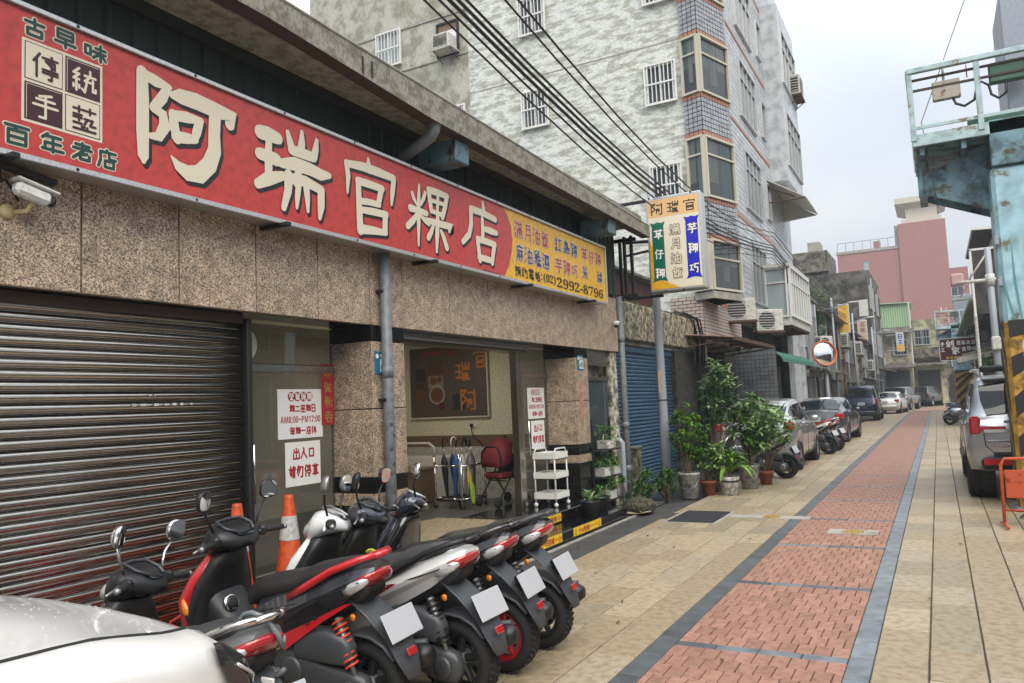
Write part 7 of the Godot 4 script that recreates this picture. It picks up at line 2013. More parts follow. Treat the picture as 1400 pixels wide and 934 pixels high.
	part(t, "front_cowl", G.new(true).loft(fc), k.cowl)
	for s in [-1.0, 1.0]:
		part(t, "front_indicator", G.new(true).loft(secs([[1.14, 0.55, 0.02, 0.01, s * 0.215], [1.19, 0.58, 0.05, 0.018, s * 0.21], [1.25, 0.61, 0.02, 0.01, s * 0.17]], 2.0, 10)), M("amber_lens"))
		part(t, "fork_leg", G.new(true).tube([V(1.27, R, 0.075 * s), V(1.12, 0.62, 0.07 * s)], 0.022, 8), M("engine_grey"))
	part(t, "glove_lid", G.new(true).lathe([Vector2(0.05, 0.0), Vector2(0.05, 0.012), Vector2(0.036, 0.014)], 18, Transform3D(rot(V(0, 0, 1), 68), V(0.985, 0.58, -0.05))), M("chrome"))
	part(t, "glove_lid_centre", G.new(true).lathe([Vector2(0.038, 0.0), Vector2(0.038, 0.019), Vector2(0.02, 0.021)], 18, Transform3D(rot(V(0, 0, 1), 68), V(0.985, 0.58, -0.05))), bp)
	var ff := []
	for i in 8:
		var a := lerpf(-0.1, 2.3, i / 7.0)
		ff.append(oval(V(1.27 + cos(a) * 0.265, R + sin(a) * 0.265, 0), V(0, 0, 0.075), V(cos(a), sin(a), 0) * 0.014, 3.0, 12))
	part(t, "front_mudguard", G.new(true).loft(ff), k.cowl)
	# steering head, handlebar cover, dash, lamp
	part(t, "steering_head", G.new(true).tube([V(1.06, 0.78, 0), V(0.99, 0.92, 0)], 0.035, 10), bp)
	var hc := part(t, "handlebar_cover", G.new(true).loft([oval(V(0.9, 0.93, 0), V(0, 0, 0.09), V(0.01, 0.035, 0), 2.6, 18), oval(V(0.95, 0.945, 0), V(0, 0, 0.17), V(0.0, 0.055, 0), 2.8, 18), oval(V(1.03, 0.955, 0), V(0, 0, 0.185), V(0, 0.085, 0), 2.6, 18), oval(V(1.1, 0.93, 0), V(0, 0, 0.15), V(0, 0.09, 0), 2.4, 18), oval(V(1.15, 0.9, 0), V(0, 0, 0.08), V(0, 0.06, 0), 2.2, 18)]), k.cover)
	part(hc, "dash", G.new(true).loft([oval(V(0.91, 0.972, 0), V(0, 0, 0.07), V(0.012, 0.004, 0), 2.6, 14), oval(V(0.97, 1.0, 0), V(0, 0, 0.11), V(0.02, 0.012, 0), 2.8, 14), oval(V(1.04, 1.035, 0), V(0, 0, 0.1), V(0.012, 0.012, 0), 2.6, 14)]), M("dark_glass"))
	part(hc, "dash_rim", G.new(true).tube([V(0.92, 0.985, -0.07), V(0.97, 1.012, -0.115), V(1.04, 1.046, -0.105), V(1.055, 1.05, 0), V(1.04, 1.046, 0.105), V(0.97, 1.012, 0.115), V(0.92, 0.985, 0.07)], 0.009, 6), k.get("dash_rim", gp))
	part(t, "head_light", G.new(true).loft([oval(V(1.1, 0.93, 0), V(0, 0, 0.12), V(0, 0.06, 0), 2.4, 16), oval(V(1.165, 0.9, 0), V(0, 0, 0.09), V(0, 0.045, 0), 2.2, 16), oval(V(1.18, 0.89, 0), V(0, 0, 0.04), V(0, 0.02, 0), 2.0, 16)]), M("clear_lens"))
	for s in [-1.0, 1.0]:
		part(t, "handlebar", G.new(true).tube([V(0.98, 0.94, 0.1 * s), V(0.96, 0.95, 0.2 * s), V(0.92, 0.945, 0.36 * s)], 0.012, 8), M("chrome"))
		part(t, "grip", G.new(true).tube([V(0.955, 0.949, 0.23 * s), V(0.925, 0.945, 0.345 * s), V(0.921, 0.944, 0.36 * s)], [0.018, 0.019, 0.015], 12), M("tyre"))
		part(t, "grip_end", G.new(true).tube([V(0.921, 0.944, 0.36 * s), V(0.916, 0.943, 0.38 * s)], 0.016, 10), M("cast_metal"))
		part(t, "switch_box", G.new().cham(V(0.965, 0.95, 0.205 * s), V(0.06, 0.06, 0.05), 0.014), bp)
		part(t, "brake_lever", G.new(true).tube([V(1.0, 0.945, 0.21 * s), V(0.985, 0.935, 0.28 * s), V(0.965, 0.925, 0.38 * s)], [0.01, 0.008, 0.007], 8), k.get("lever", M("cast_metal")))
		var mb := V(0.99, 1.0, 0.19 * s)
		var mh := V(0.97 + k.get("mx", 0.0), 1.19, (0.27 if s < 0 else 0.3) * s)
		part(t, "mirror_stem", G.new(true).tube([mb, mb.lerp(mh, 0.4) + V(0.02, 0, 0.0), mh + V(0.02, -0.04, 0)], 0.0075, 8), bp if not k.get("bright", false) else M("chrome"))
		var face := rot(V(0, 1, 0), -14.0 * s) * rot(V(0, 0, 1), 8)
		var back := []
		for q in [[0.0, 1.0], [0.015, 1.0], [0.035, 0.75], [0.045, 0.3]]:
			var ring := oval(Vector3.ZERO, V(0, 0, 0.066 * q[1]), V(0, 0.058 * q[1], 0), 2.8, 16)
			var rr := []
			for v in ring:
				rr.append(mh + face * ((v as Vector3) + V(q[0], 0, 0)))
			back.append(rr)
		var mm := part(t, "mirror", G.new(true).loft(back), k.get("mirror", bp))
		var gl := G.new(true)
		var rg := oval(Vector3.ZERO, V(0, 0, 0.06), V(0, 0.052, 0), 2.8, 16)
		for i in 16:
			gl.t(mh + face * V(-0.002, 0, 0), mh + face * ((rg[i] as Vector3) + V(-0.0015, 0, 0)), mh + face * ((rg[(i + 1) % 16] as Vector3) + V(-0.0015, 0, 0)))
		part(mm, "mirror_glass", gl, M("mirror"))
	# stand and pedals
	part(t, "centre_stand", G.new(true).tube([V(0.45, 0.22, -0.12), V(0.36, 0.03, -0.15), V(0.3, 0.012, -0.16)], 0.013, 6), bp)
	part(t, "centre_stand", G.new(true).tube([V(0.45, 0.22, 0.12), V(0.36, 0.03, 0.15), V(0.3, 0.012, 0.16)], 0.013, 6), bp)
	part(t, "foot_peg", G.new().cham(V(0.52, 0.3, -0.2), V(0.09, 0.025, 0.07), 0.008), M("cast_metal"))
	for o in t.get_children():
		var base := String(o.name).rstrip("0123456789").trim_suffix("_")
		if turned.has(base):
			o.transform = steer * o.transform
	if k.has("script"):
		for s in [-1.0, 1.0]:
			latin(tail, "script_mark", k.script, V(0.45, 0.485, -0.1905) if s < 0 else V(0.14, 0.6, 0.1905), V(-0.93, 0.36, 0) if s < 0 else V(0.93, -0.36, 0), V(0.36, 0.93, 0), 0.05, 0.3, k.script_ink)
	return t

func scooters() -> void:
	var red := mat("scooter_red", C(0.50, 0.012, 0.02), 0.28, 0.0, {"coat": 1.0})
	var slate := mat("scooter_slate", C(0.045, 0.05, 0.062), 0.3, 0.4, {"coat": 0.7})
	var white := mat("scooter_white", C(0.70, 0.71, 0.71), 0.25, 0.0, {"coat": 1.0})
	var dark := mat("scooter_black", C(0.012, 0.012, 0.014), 0.22, 0.1, {"coat": 1.0})
	var navy := mat("scooter_navy", C(0.035, 0.045, 0.075), 0.25, 0.5, {"coat": 1.0})
	var silver := mat("scooter_silver", C(0.46, 0.47, 0.48), 0.28, 0.6, {"coat": 0.8})
	var seat := M("seat_vinyl")
	var seat2 := mat("seat_grey", C(0.055, 0.058, 0.064), 0.45, 0.0, {"t": "grit", "s": 3.0})
	var bp := M("black_plastic")
	var wr := mat("rim_dark", C(0.03, 0.03, 0.032), 0.4, 0.5)
	var rr := mat("rim_red", C(0.42, 0.015, 0.03), 0.35, 0.3)
	var rs := mat("spring_red", C(0.52, 0.06, 0.03), 0.4)
	scooter("older black scooter wedged between the white car and the red trimmed scooter", V(-2.52, 0, -2.36), 172, -1, {"steer": 34.0, "panel": mat("scooter_grey", C(0.16, 0.165, 0.17), 0.4, 0.3), "seat": seat2, "rail": M("chrome"), "rim": wr, "spring": bp, "shield": bp, "cowl": dark, "cover": bp, "mirror": M("chrome"), "bright": true}).scale = V(0.93, 0.93, 0.93)
	scooter("black scooter with red grab rails and a red coil spring, nearest complete one", V(-2.72, 0, -3.36), 179, -3, {"panel": slate, "seat": seat, "rail": red, "rim": wr, "spring": rs, "shield": bp, "cowl": red, "cover": bp, "flash": red, "script": "Racing S", "script_ink": M("ink_black"), "mirror": bp})
	scooter("white scooter with a dark seat parked behind the red trimmed one", V(-2.48, 0, -3.85), 176, -2, {"steer": 33.0, "vent": false, "panel": white, "seat": seat2, "rail": bp, "rim": wr, "spring": bp, "shield": bp, "cowl": white, "cover": white, "mirror": M("cast_metal"), "dash_rim": M("cast_metal"), "lever": white})
	scooter("black scooter with a red rear wheel rim, second from the shop steps", V(-2.5, 0, -4.36), 182, -2, {"steer": 18.0, "panel": dark, "seat": seat, "rail": dark, "rim": rr, "spring": bp, "shield": bp, "cowl": dark, "cover": slate, "mirror": bp, "script": "FX", "script_ink": red})
	scooter("dark blue scooter with a white and red tail lamp, nearest the shop steps", V(-2.5, 0, -4.87), 181, -2, {"steer": 35.0, "panel": dark, "seat": seat, "rail": seat2, "rim": wr, "spring": bp, "shield": dark, "cowl": navy, "cover": navy, "mirror": M("chrome"), "dash_rim": silver})
	var g2 := "scooters parked farther along the street"
	scooter("silver scooter parked crosswise behind the potted plants and the hatchback", V(-2.72, 0, -16.1), 170, -3, {"vent": false, "panel": silver, "seat": seat, "rail": bp, "rim": wr, "spring": bp, "shield": bp, "cowl": silver, "cover": silver, "group": g2, "bright": true})
	scooter("white and red scooter parked just past the silver hatchback", V(-2.65, 0, -22.3), 160, -3, {"panel": white, "seat": seat, "rail": red, "rim": wr, "spring": bp, "shield": bp, "cowl": white, "cover": bp, "group": g2})
	scooter("grey scooter parked between the white red one and the grey sedan", V(-2.6, 0, -23.6), 160, -3, {"panel": slate, "seat": seat2, "rail": silver, "rim": wr, "spring": bp, "shield": bp, "cowl": slate, "cover": bp, "group": g2})
	scooter("black scooter parked crosswise on the right before the far column", V(0.35, 0, -38.6), 0, 3, {"panel": dark, "seat": seat, "rail": bp, "rim": wr, "spring": bp, "shield": bp, "cowl": dark, "cover": bp, "group": g2})
	scooter("silver black scooter parked second in the row on the right", V(0.45, 0, -40.0), -6, 3, {"vent": false, "panel": silver, "seat": seat, "rail": bp, "rim": wr, "spring": bp, "shield": bp, "cowl": dark, "cover": silver, "group": g2})
	scooter("dark scooter parked farthest in the row on the right", V(0.55, 0, -41.6), 4, 3, {"panel": slate, "seat": seat, "rail": silver, "rim": wr, "spring": bp, "shield": bp, "cowl": slate, "cover": bp, "group": g2})

# ---------------------------------------------------------------- plants
func strap_leaf(l: float, w: float, rise: float, droop: float) -> G:   # arching along +x
	var g := G.new(true)
	var prev := []
	for i in 8:
		var f := i / 7.0
		var c := V(l * (f - 0.12 * f * f), rise * sin(f * PI * 0.62) - droop * f * f * f, 0)
		var hw := w * 0.5 * (0.35 + 0.65 * sin(PI * clampf(f * 0.9 + 0.1, 0, 1)))
		if i == 7:
			hw = 0.001
		var row := [c + V(0, hw * 0.35, -hw), c, c + V(0, hw * 0.35, hw)]
		if i > 0:
			for j in 2:
				g.q(prev[j], prev[j + 1], row[j + 1], row[j])
		prev = row
	return g

func foliage(r: RandomNumberGenerator, centre: Vector3, size: Vector3, clumps: int, each: int, ll: float, lw: float) -> Array:
	# [mesh builder, clump centres]
	var g := G.new(true)
	var cs := []
	for i in clumps:
		var p := V(r.randf_range(-1, 1), r.randf_range(-1, 1), r.randf_range(-1, 1))
		while p.length() > 1.0:
			p = V(r.randf_range(-1, 1), r.randf_range(-1, 1), r.randf_range(-1, 1))
		var c := centre + p * size
		cs.append(c)
		for j in each:
			var yaw := r.randf_range(0, TAU)
			var pit := r.randf_range(-0.5, 0.75)
			var d := V(cos(yaw) * cos(pit), sin(pit), sin(yaw) * cos(pit))
			var s := d.cross(V(0, 1, 0)).normalized()
			var n := s.cross(d)
			var l := ll * r.randf_range(0.65, 1.15)
			var w := lw * r.randf_range(0.7, 1.1)
			var b := c + V(r.randf_range(-1, 1), r.randf_range(-1, 1), r.randf_range(-1, 1)) * ll * 0.35
			var m := b + d * l * 0.5 + n * l * 0.06
			var e := b + d * l - n * l * 0.1
			var a1 := b + d * l * 0.4 + s * w * 0.5 + n * w * 0.12
			var a2 := b + d * l * 0.4 - s * w * 0.5 + n * w * 0.12
			g.t(b, a1, m)
			g.t(b, m, a2)
			g.t(a1, e, m)
			g.t(m, e, a2)
	return [g, cs]

func bush(label: String, at: Vector3, centre: Vector3, size: Vector3, clumps: int, each: int, ll: float, lw: float, m: Material, m2: Material, pot: String, seed_: int) -> Node3D:
	var t := thing("potted_plant", label, "plant", at, 0.0, "potted plants by the blue shutter")
	var r := RandomNumberGenerator.new()
	r.seed = seed_
	var f := foliage(r, centre, size, clumps, each, ll, lw)
	part(t, "foliage", f[0], m)
	var f2 := foliage(r, centre + V(0, size.y * 0.15, 0), size * 0.95, int(clumps * 0.6), each, ll, lw)
	part(t, "young_foliage", f2[0], m2)
	var g := G.new()
	var top := pot_shape(t, pot)
	for i in mini(14, (f[1] as Array).size()):
		var c: Vector3 = f[1][i]
		g.tube([V(r.randf_range(-0.05, 0.05), top - 0.03, r.randf_range(-0.05, 0.05)), V(c.x * 0.4, lerpf(top, c.y, 0.5), c.z * 0.4), c], [0.012, 0.009, 0.005], 5)
	meta(part(t, "stems", g, mat("stem_brown", C(0.12, 0.085, 0.05), 0.8)), "", "", "", "stuff")
	return t

func pot_shape(t: Node3D, kind: String) -> float:
	match kind:
		"bucket":
			part(t, "pot", G.new(true).lathe([Vector2(0.14, 0.0), Vector2(0.175, 0.38), Vector2(0.185, 0.385), Vector2(0.185, 0.42), Vector2(0.165, 0.42), Vector2(0.16, 0.36)], 22), mat("bucket_white", C(0.46, 0.45, 0.41), 0.6, 0.0, {"t": "blotch", "s": 2.0, "d": "stain", "ds": 1.5}))
			part(t, "soil", G.new().lathe([Vector2(0.17, 0.36), Vector2(0.16, 0.38)], 16), mat("soil", C(0.03, 0.024, 0.018), 0.95))
			part(t, "handle", G.new(true).tube([V(-0.18, 0.36, 0), V(-0.14, 0.2, 0.15), V(0, 0.16, 0.19), V(0.14, 0.2, 0.15), V(0.18, 0.36, 0)], 0.006, 5), M("cast_metal"))
			return 0.38
		"terracotta":
			part(t, "pot", G.new(true).lathe([Vector2(0.1, 0.0), Vector2(0.135, 0.2), Vector2(0.15, 0.2), Vector2(0.15, 0.25), Vector2(0.13, 0.25), Vector2(0.12, 0.2)], 20), mat("terracotta", C(0.30, 0.085, 0.05), 0.7, 0.0, {"t": "blotch", "s": 3.0}))
			part(t, "soil", G.new().lathe([Vector2(0.125, 0.2), Vector2(0.12, 0.225)], 14), mat("soil", C(0.03, 0.024, 0.018), 0.95))
			return 0.22
		"white":
			part(t, "pot", G.new(true).lathe([Vector2(0.13, 0.0), Vector2(0.16, 0.27), Vector2(0.165, 0.31), Vector2(0.145, 0.31), Vector2(0.14, 0.26)], 22), mat("pot_white", C(0.60, 0.59, 0.54), 0.5, 0.0, {"t": "stain", "s": 2.0}))
			part(t, "pot_band", G.new(true).lathe([Vector2(0.158, 0.22), Vector2(0.163, 0.25)], 22), M("black_plastic"))
			part(t, "soil", G.new().lathe([Vector2(0.145, 0.26), Vector2(0.14, 0.28)], 14), mat("soil", C(0.03, 0.024, 0.018), 0.95))
			return 0.28
		"black":
			part(t, "pot", G.new(true).lathe([Vector2(0.1, 0.0), Vector2(0.135, 0.19), Vector2(0.14, 0.21), Vector2(0.12, 0.21), Vector2(0.115, 0.17)], 18), M("black_plastic"))
			part(t, "soil", G.new().lathe([Vector2(0.12, 0.17), Vector2(0.11, 0.185)], 14), mat("soil", C(0.03, 0.024, 0.018), 0.95))
			return 0.18
		"basket":
			part(t, "pot", G.new().loft([[V(-0.11, 0, -0.07), V(0.11, 0, -0.07), V(0.11, 0, 0.07), V(-0.11, 0, 0.07)], [V(-0.13, 0.12, -0.085), V(0.13, 0.12, -0.085), V(0.13, 0.12, 0.085), V(-0.13, 0.12, 0.085)]]), M("white_dirty"))
			for s in [-1.0, 1.0]:
				for i in 7:
					put(t, "lattice_bar", G.new().box(V(-0.1 + 0.033 * i, 0.06, 0.085 * s), V(0.008, 0.12, 0.006), rot(V(1, 0, 0), -6 * s)).mesh(), M("white_plastic"))
			return 0.11
	return 0.0

func rosette(t: Node3D, at: Vector3, n: int, l: float, w: float, rise: float, droop: float, m: Material, r: RandomNumberGenerator, called := "leaf") -> void:
	var shapes := [strap_leaf(l, w, rise, droop).mesh(m), strap_leaf(l * 0.8, w, rise * 1.3, droop * 0.6).mesh(m), strap_leaf(l * 1.1, w * 0.9, rise * 0.8, droop * 1.2).mesh(m)]
	for i in n:
		var up := float(i) / n
		put(t, called, shapes[i % 3], null, at + V(0, 0.02 * up, 0), rot(V(0, 1, 0), 137.5 * i + r.randf_range(-12, 12)) * rot(V(0, 0, 1), lerpf(5, 62, up)))

func plants() -> void:
	var r := RandomNumberGenerator.new()
	r.seed = 31
	var gr := mat("leaf_green", C(0.075, 0.17, 0.03), 0.4, 0.0, {"t": "leaf", "s": 3.0, "back": C(0.03, 0.06, 0.01)})
	var gy := mat("leaf_bright", C(0.19, 0.32, 0.03), 0.4, 0.0, {"t": "leaf", "s": 3.0, "back": C(0.07, 0.11, 0.01)})
	var gv := mat("leaf_variegated", C(0.36, 0.43, 0.28), 0.4, 0.0, {"t": "leaf", "s": 4.0, "back": C(0.05, 0.07, 0.03)})
	var gd := mat("leaf_dark", C(0.05, 0.115, 0.035), 0.35, 0.0, {"t": "leaf", "s": 3.0})
	bush("dense green bush in a pale bucket nearest the grey sign pole", V(-3.72, 0, -12.85), V(0.0, 1.0, -0.1), V(0.34, 0.5, 0.34), 90, 15, 0.085, 0.042, gr, gy, "bucket", 5)
	bush("tall plant with whorled speckled leaves rising behind the other pots", V(-3.5, 0, -13.9), V(0.12, 1.62, 0.0), V(0.34, 0.62, 0.3), 44, 14, 0.16, 0.055, gd, gv, "bucket", 6)
	bush("pale variegated plant in a terracotta pot beside the bucket", V(-3.52, 0, -13.3), V(0.05, 0.62, 0.05), V(0.3, 0.3, 0.26), 40, 11, 0.13, 0.06, gv, gr, "terracotta", 7)
	bush("broad variegated bush between the strap leaved plant and the silver car", V(-3.05, 0, -14.3), V(0.12, 1.08, 0.0), V(0.46, 0.5, 0.4), 70, 13, 0.17, 0.07, gv, gr, "bucket", 8)
	bush("yellow tipped leafy plant at the back beside the dark doorway", V(-2.9, 0, -15.0), V(0.2, 1.05, 0.0), V(0.4, 0.42, 0.3), 30, 10, 0.17, 0.05, gy, gr, "terracotta", 9)
	var d := thing("potted_plant", "bright strap leaved plant in a white pot with a black band", "plant", V(-3.18, 0, -13.35), 0.0, "potted plants by the blue shutter")
	var top := pot_shape(d, "white")
	part(d, "stem", G.new(true).tube([V(0, top - 0.05, 0), V(0.02, top + 0.14, 0)], 0.025, 8), mat("stem_brown", C(0.12, 0.085, 0.05), 0.8))
	rosette(d, V(0.02, top + 0.08, 0), 26, 0.52, 0.09, 0.16, 0.26, gy, r)
	rosette(d, V(0.02, top + 0.14, 0), 12, 0.4, 0.07, 0.2, 0.1, gr, r)
	# succulents on the stone by the post
	var places := [[-4.28, -12.1, 0.2, "green rosette plant at the foot of the mossy post, left one"], [-4.05, -11.75, 0.17, "green rosette plant just behind the round stone"], [-3.92, -12.25, 0.2, "green rosette plant nearest the foot of the grey sign pole"], [-4.2, -11.45, 0.17, "green rosette plant beside the round stone towards the steps"], [-4.05, -12.6, 0.18, "green rosette plant between the mossy post and the sign pole"]]
	for p in places:
		var s := thing("rosette_plant", p[3], "plant", V(p[0], 0, p[1]), 0.0, "low rosette plants by the mossy post")
		for k in 4:
			var h := 0.12 + 0.09 * k
			var o := V(r.randf_range(-0.12, 0.12), h, r.randf_range(-0.12, 0.12))
			rosette(s, o, 11, p[2], 0.05, 0.05, 0.05, gr if k % 2 else gd, r)
			part(s, "stem", G.new(true).tube([V(0, 0, 0), o * 0.6, o], 0.012, 5), mat("stem_brown", C(0.12, 0.085, 0.05), 0.8))
	var rk := thing("stone", "rounded mossy stone lying before the rosette plants", "stone", V(-3.95, 0, -11.05))
	var rings := []
	var nz := FastNoiseLite.new()
	nz.seed = 4
	nz.frequency = 3.0
	for i in 9:
		var a := PI * i / 8.0
		var ring := []
		for k in 16:
			var b := TAU * k / 16
			var v := V(cos(b) * sin(a), -cos(a), sin(b) * sin(a))
			var q := 1.0 + 0.22 * nz.get_noise_3dv(v)
			ring.append(V(v.x * 0.24, v.y * 0.13 + 0.1, v.z * 0.3) * q)
		rings.append(ring)
	part(rk, "stone", G.new(true).loft(rings), mat("mossy_stone", C(0.13, 0.12, 0.08), 0.95, 0.0, {"t": "moss", "s": 2.5, "d": "stain", "ds": 2.0, "b": "height", "bs": 0.6}))
	for b in [[V(-4.05, 0.03, -10.75), 20.0, "bent dry branch lying by the step end, longer one"], [V(-4.15, 0.03, -10.95), -25.0, "bent dry branch lying by the step end, shorter one"]]:
		var w := thing("dry_branch", b[2], "branch", b[0], b[1], "dry branches by the step end")
		part(w, "wood", G.new(true).tube([V(-0.25, 0, 0), V(-0.05, 0.02, 0.03), V(0.15, 0.0, -0.02), V(0.35, 0.03, 0.02)], [0.022, 0.02, 0.016, 0.008], 7), mat("dry_wood", C(0.30, 0.24, 0.16), 0.85))
	# pots on the step by the far column
	for p in [[V(-4.18, 0.135, -9.75), "spiky aloe in a black pot on the lower step before the column", 0], [V(-4.22, 0.135, -10.2), "small leafy plant in a black pot at the step end", 1]]:
		var s := thing("potted_plant", p[1], "plant", p[0], 0.0, "black pots on the lower step")
		var tp := pot_shape(s, "black")
		if p[2] == 0:
			rosette(s, V(0, tp, 0), 22, 0.2, 0.035, 0.06, 0.02, gv, r, "spike")
		else:
			var f := foliage(r, V(0, tp + 0.08, 0), V(0.12, 0.08, 0.12), 10, 8, 0.09, 0.03)
			part(s, "foliage", f[0], gr)
	# wall baskets beside the far window
	for p in [[V(-4.42, 0.95, -11.0), "hanging white basket with long green leaves, topmost by the window"], [V(-4.42, 0.56, -10.82), "white lattice basket in the middle row, nearer the column"], [V(-4.4, 0.56, -11.18), "white lattice basket in the middle row, farther from the column"], [V(-4.4, 0.22, -10.98), "white lattice basket with a handle, lowest by the window"]]:
		var s := thing("wall_basket", p[1], "basket", p[0], 90.0, "white plant baskets by the window")
		var tp := pot_shape(s, "basket")
		part(s, "handle", G.new(true).tube([V(-0.1, 0.1, 0), V(-0.06, 0.2, 0), V(0.06, 0.2, 0), V(0.1, 0.1, 0)], 0.006, 5), M("white_plastic"))
		var f := foliage(r, V(0, tp + 0.1, 0), V(0.2, 0.14, 0.12), 16, 9, 0.13, 0.035)
		part(s, "foliage", f[0], gr)
	var st := thing("plant_stand", "dark wire stand holding the white plant baskets by the window", "stand", V(-4.48, 0, -11.0))
	for x in [-0.35, 0.35]:
		part(st, "upright", G.new().cham(V(0, 0.7, x), V(0.025, 1.4, 0.025), 0.004), M("dark_metal"))
	for y in [0.2, 0.54, 0.93]:
		part(st, "shelf", G.new().cham(V(0.06, y, 0), V(0.2, 0.02, 0.76), 0.004), M("dark_metal"))
	# vine on the old house and greenery on roofs
	for p in [[V(-4.4, 4.2, -37.4), V(0.25, 1.2, 0.3), "green creeper hanging on the house front above the round mirror"], [V(1.9, 2.4, -36.5), V(0.5, 0.6, 0.6), "small green tree crown under the dark red sign"], [V(-5.2, 6.6, -44.0), V(0.6, 0.35, 2.6), "weeds growing on the tin roof behind the mirror"]]:
		var s := thing("creeper", p[2], "plant", p[0])
		var f := foliage(r, V(0, 0, 0), p[1], 50, 10, 0.2, 0.09)
		part(s, "foliage", f[0], gr)
		part(s, "stem", G.new(true).tube([V(0, -p[0].y + (5.3 if p[0].x < -5 else 0.0), 0), V(0, 0, 0)], 0.03, 6), mat("stem_brown", C(0.12, 0.085, 0.05), 0.8))

# ---------------------------------------------------------------- small things
func traffic_cone(label: String, at: Vector3, h: float) -> void:
	var t := thing("traffic_cone", label, "traffic cone", at, rng.randf_range(0, 40), "orange traffic cones by the shutter")
	part(t, "base", G.new().cham(V(0, 0.02, 0), V(0.4, 0.04, 0.4), 0.015), M("orange_cone"))
	part(t, "body", G.new(true).lathe([Vector2(0.165, 0.03), Vector2(0.15, 0.08), Vector2(0.035, h - 0.02), Vector2(0.03, h), Vector2(0.02, h)], 22), M("orange_cone"))
	var y0 := h * 0.68
	var y1 := h * 0.85
	var rad := func(y: float) -> float: return lerpf(0.153, 0.0385, (y - 0.08) / (h - 0.1))
	part(t, "reflective_sleeve", G.new(true).lathe([Vector2(rad.call(y0), y0), Vector2(rad.call(y1), y1)], 22, Transform3D(), false), mat("cone_sleeve", C(0.55, 0.55, 0.53), 0.45, 0.1, {"t": "blotch", "s": 4.0}))

func notice(at: Vector3, z1: float, second: bool) -> void:
	# at: upper left corner on the glass; right is -z
	var L := V(0, 0, -1)
	var U := V(0, 1, 0)
	var w := at.z - z1
	var where := "on the far glass door by the white cart" if second else "on the near glass door beside the shutter"
	var t := thing("paper_notice", "white opening hours notice with red print " + where, "notice", at, 0.0, "opening hours notices on the doors")
	part(t, "paper", G.new().box(V(0, -0.215, -w * 0.5), V(0.003, 0.43, w)), M("sign_white"))
	var k := w / 0.56
	for i in 4:
		var c := part(t, "red_disc", G.new().lathe([Vector2(0.043 * k, 0.0), Vector2(0.043 * k, 0.0006)], 18, Transform3D(rot(V(0, 0, 1), -90), V(0.002, -0.065, -0.165 * k - 0.075 * k * i))), M("ink_red"))
		var g := G.new()
		sign_char(g, "營業時間"[i], V(0.0032, -0.03, -0.135 * k - 0.075 * k * i), L, U, 0.06 * k, 0.066, 0.0045)
		part(c, "character", g, M("sign_white"))
	var g := G.new()
	words(g, "週二至週日", V(0.0022, -0.125, -0.135 * k), L, U, 0.066 * k, 0.078, 0.006, L * 0.068 * k)
	part(t, "day_line", g, M("ink_red"))
	latin(t, "hour_line", "AM8:00~PM17:00", V(0.0022, -0.295, -0.03 * k), L, U, 0.06, 0.5 * k, M("ink_red"))
	g = G.new()
	words(g, "每週一店休", V(0.0022, -0.32, -0.135 * k), L, U, 0.066 * k, 0.078, 0.006, L * 0.068 * k)
	part(t, "closed_line", g, M("ink_red"))
	var b := thing("paper_notice", "white no parking notice with red characters " + where, "notice", at + V(0.0, -0.45, -0.08 * k), 0.0, "no parking notices on the doors")
	var w2 := 0.44 * k
	part(b, "paper", G.new().box(V(0, -0.2, -w2 * 0.5), V(0.003, 0.38, w2)), M("sign_white"))
	g = G.new()
	words(g, "出入口", V(0.0022, -0.05, -0.085 * k), L, U, 0.09 * k, 0.11, 0.008, L * 0.095 * k)
	words(g, "請勿停車", V(0.0022, -0.2, -0.03 * k), L, U, 0.09 * k, 0.12, 0.008, L * 0.097 * k)
	part(b, "red_words", g, M("ink_red"))

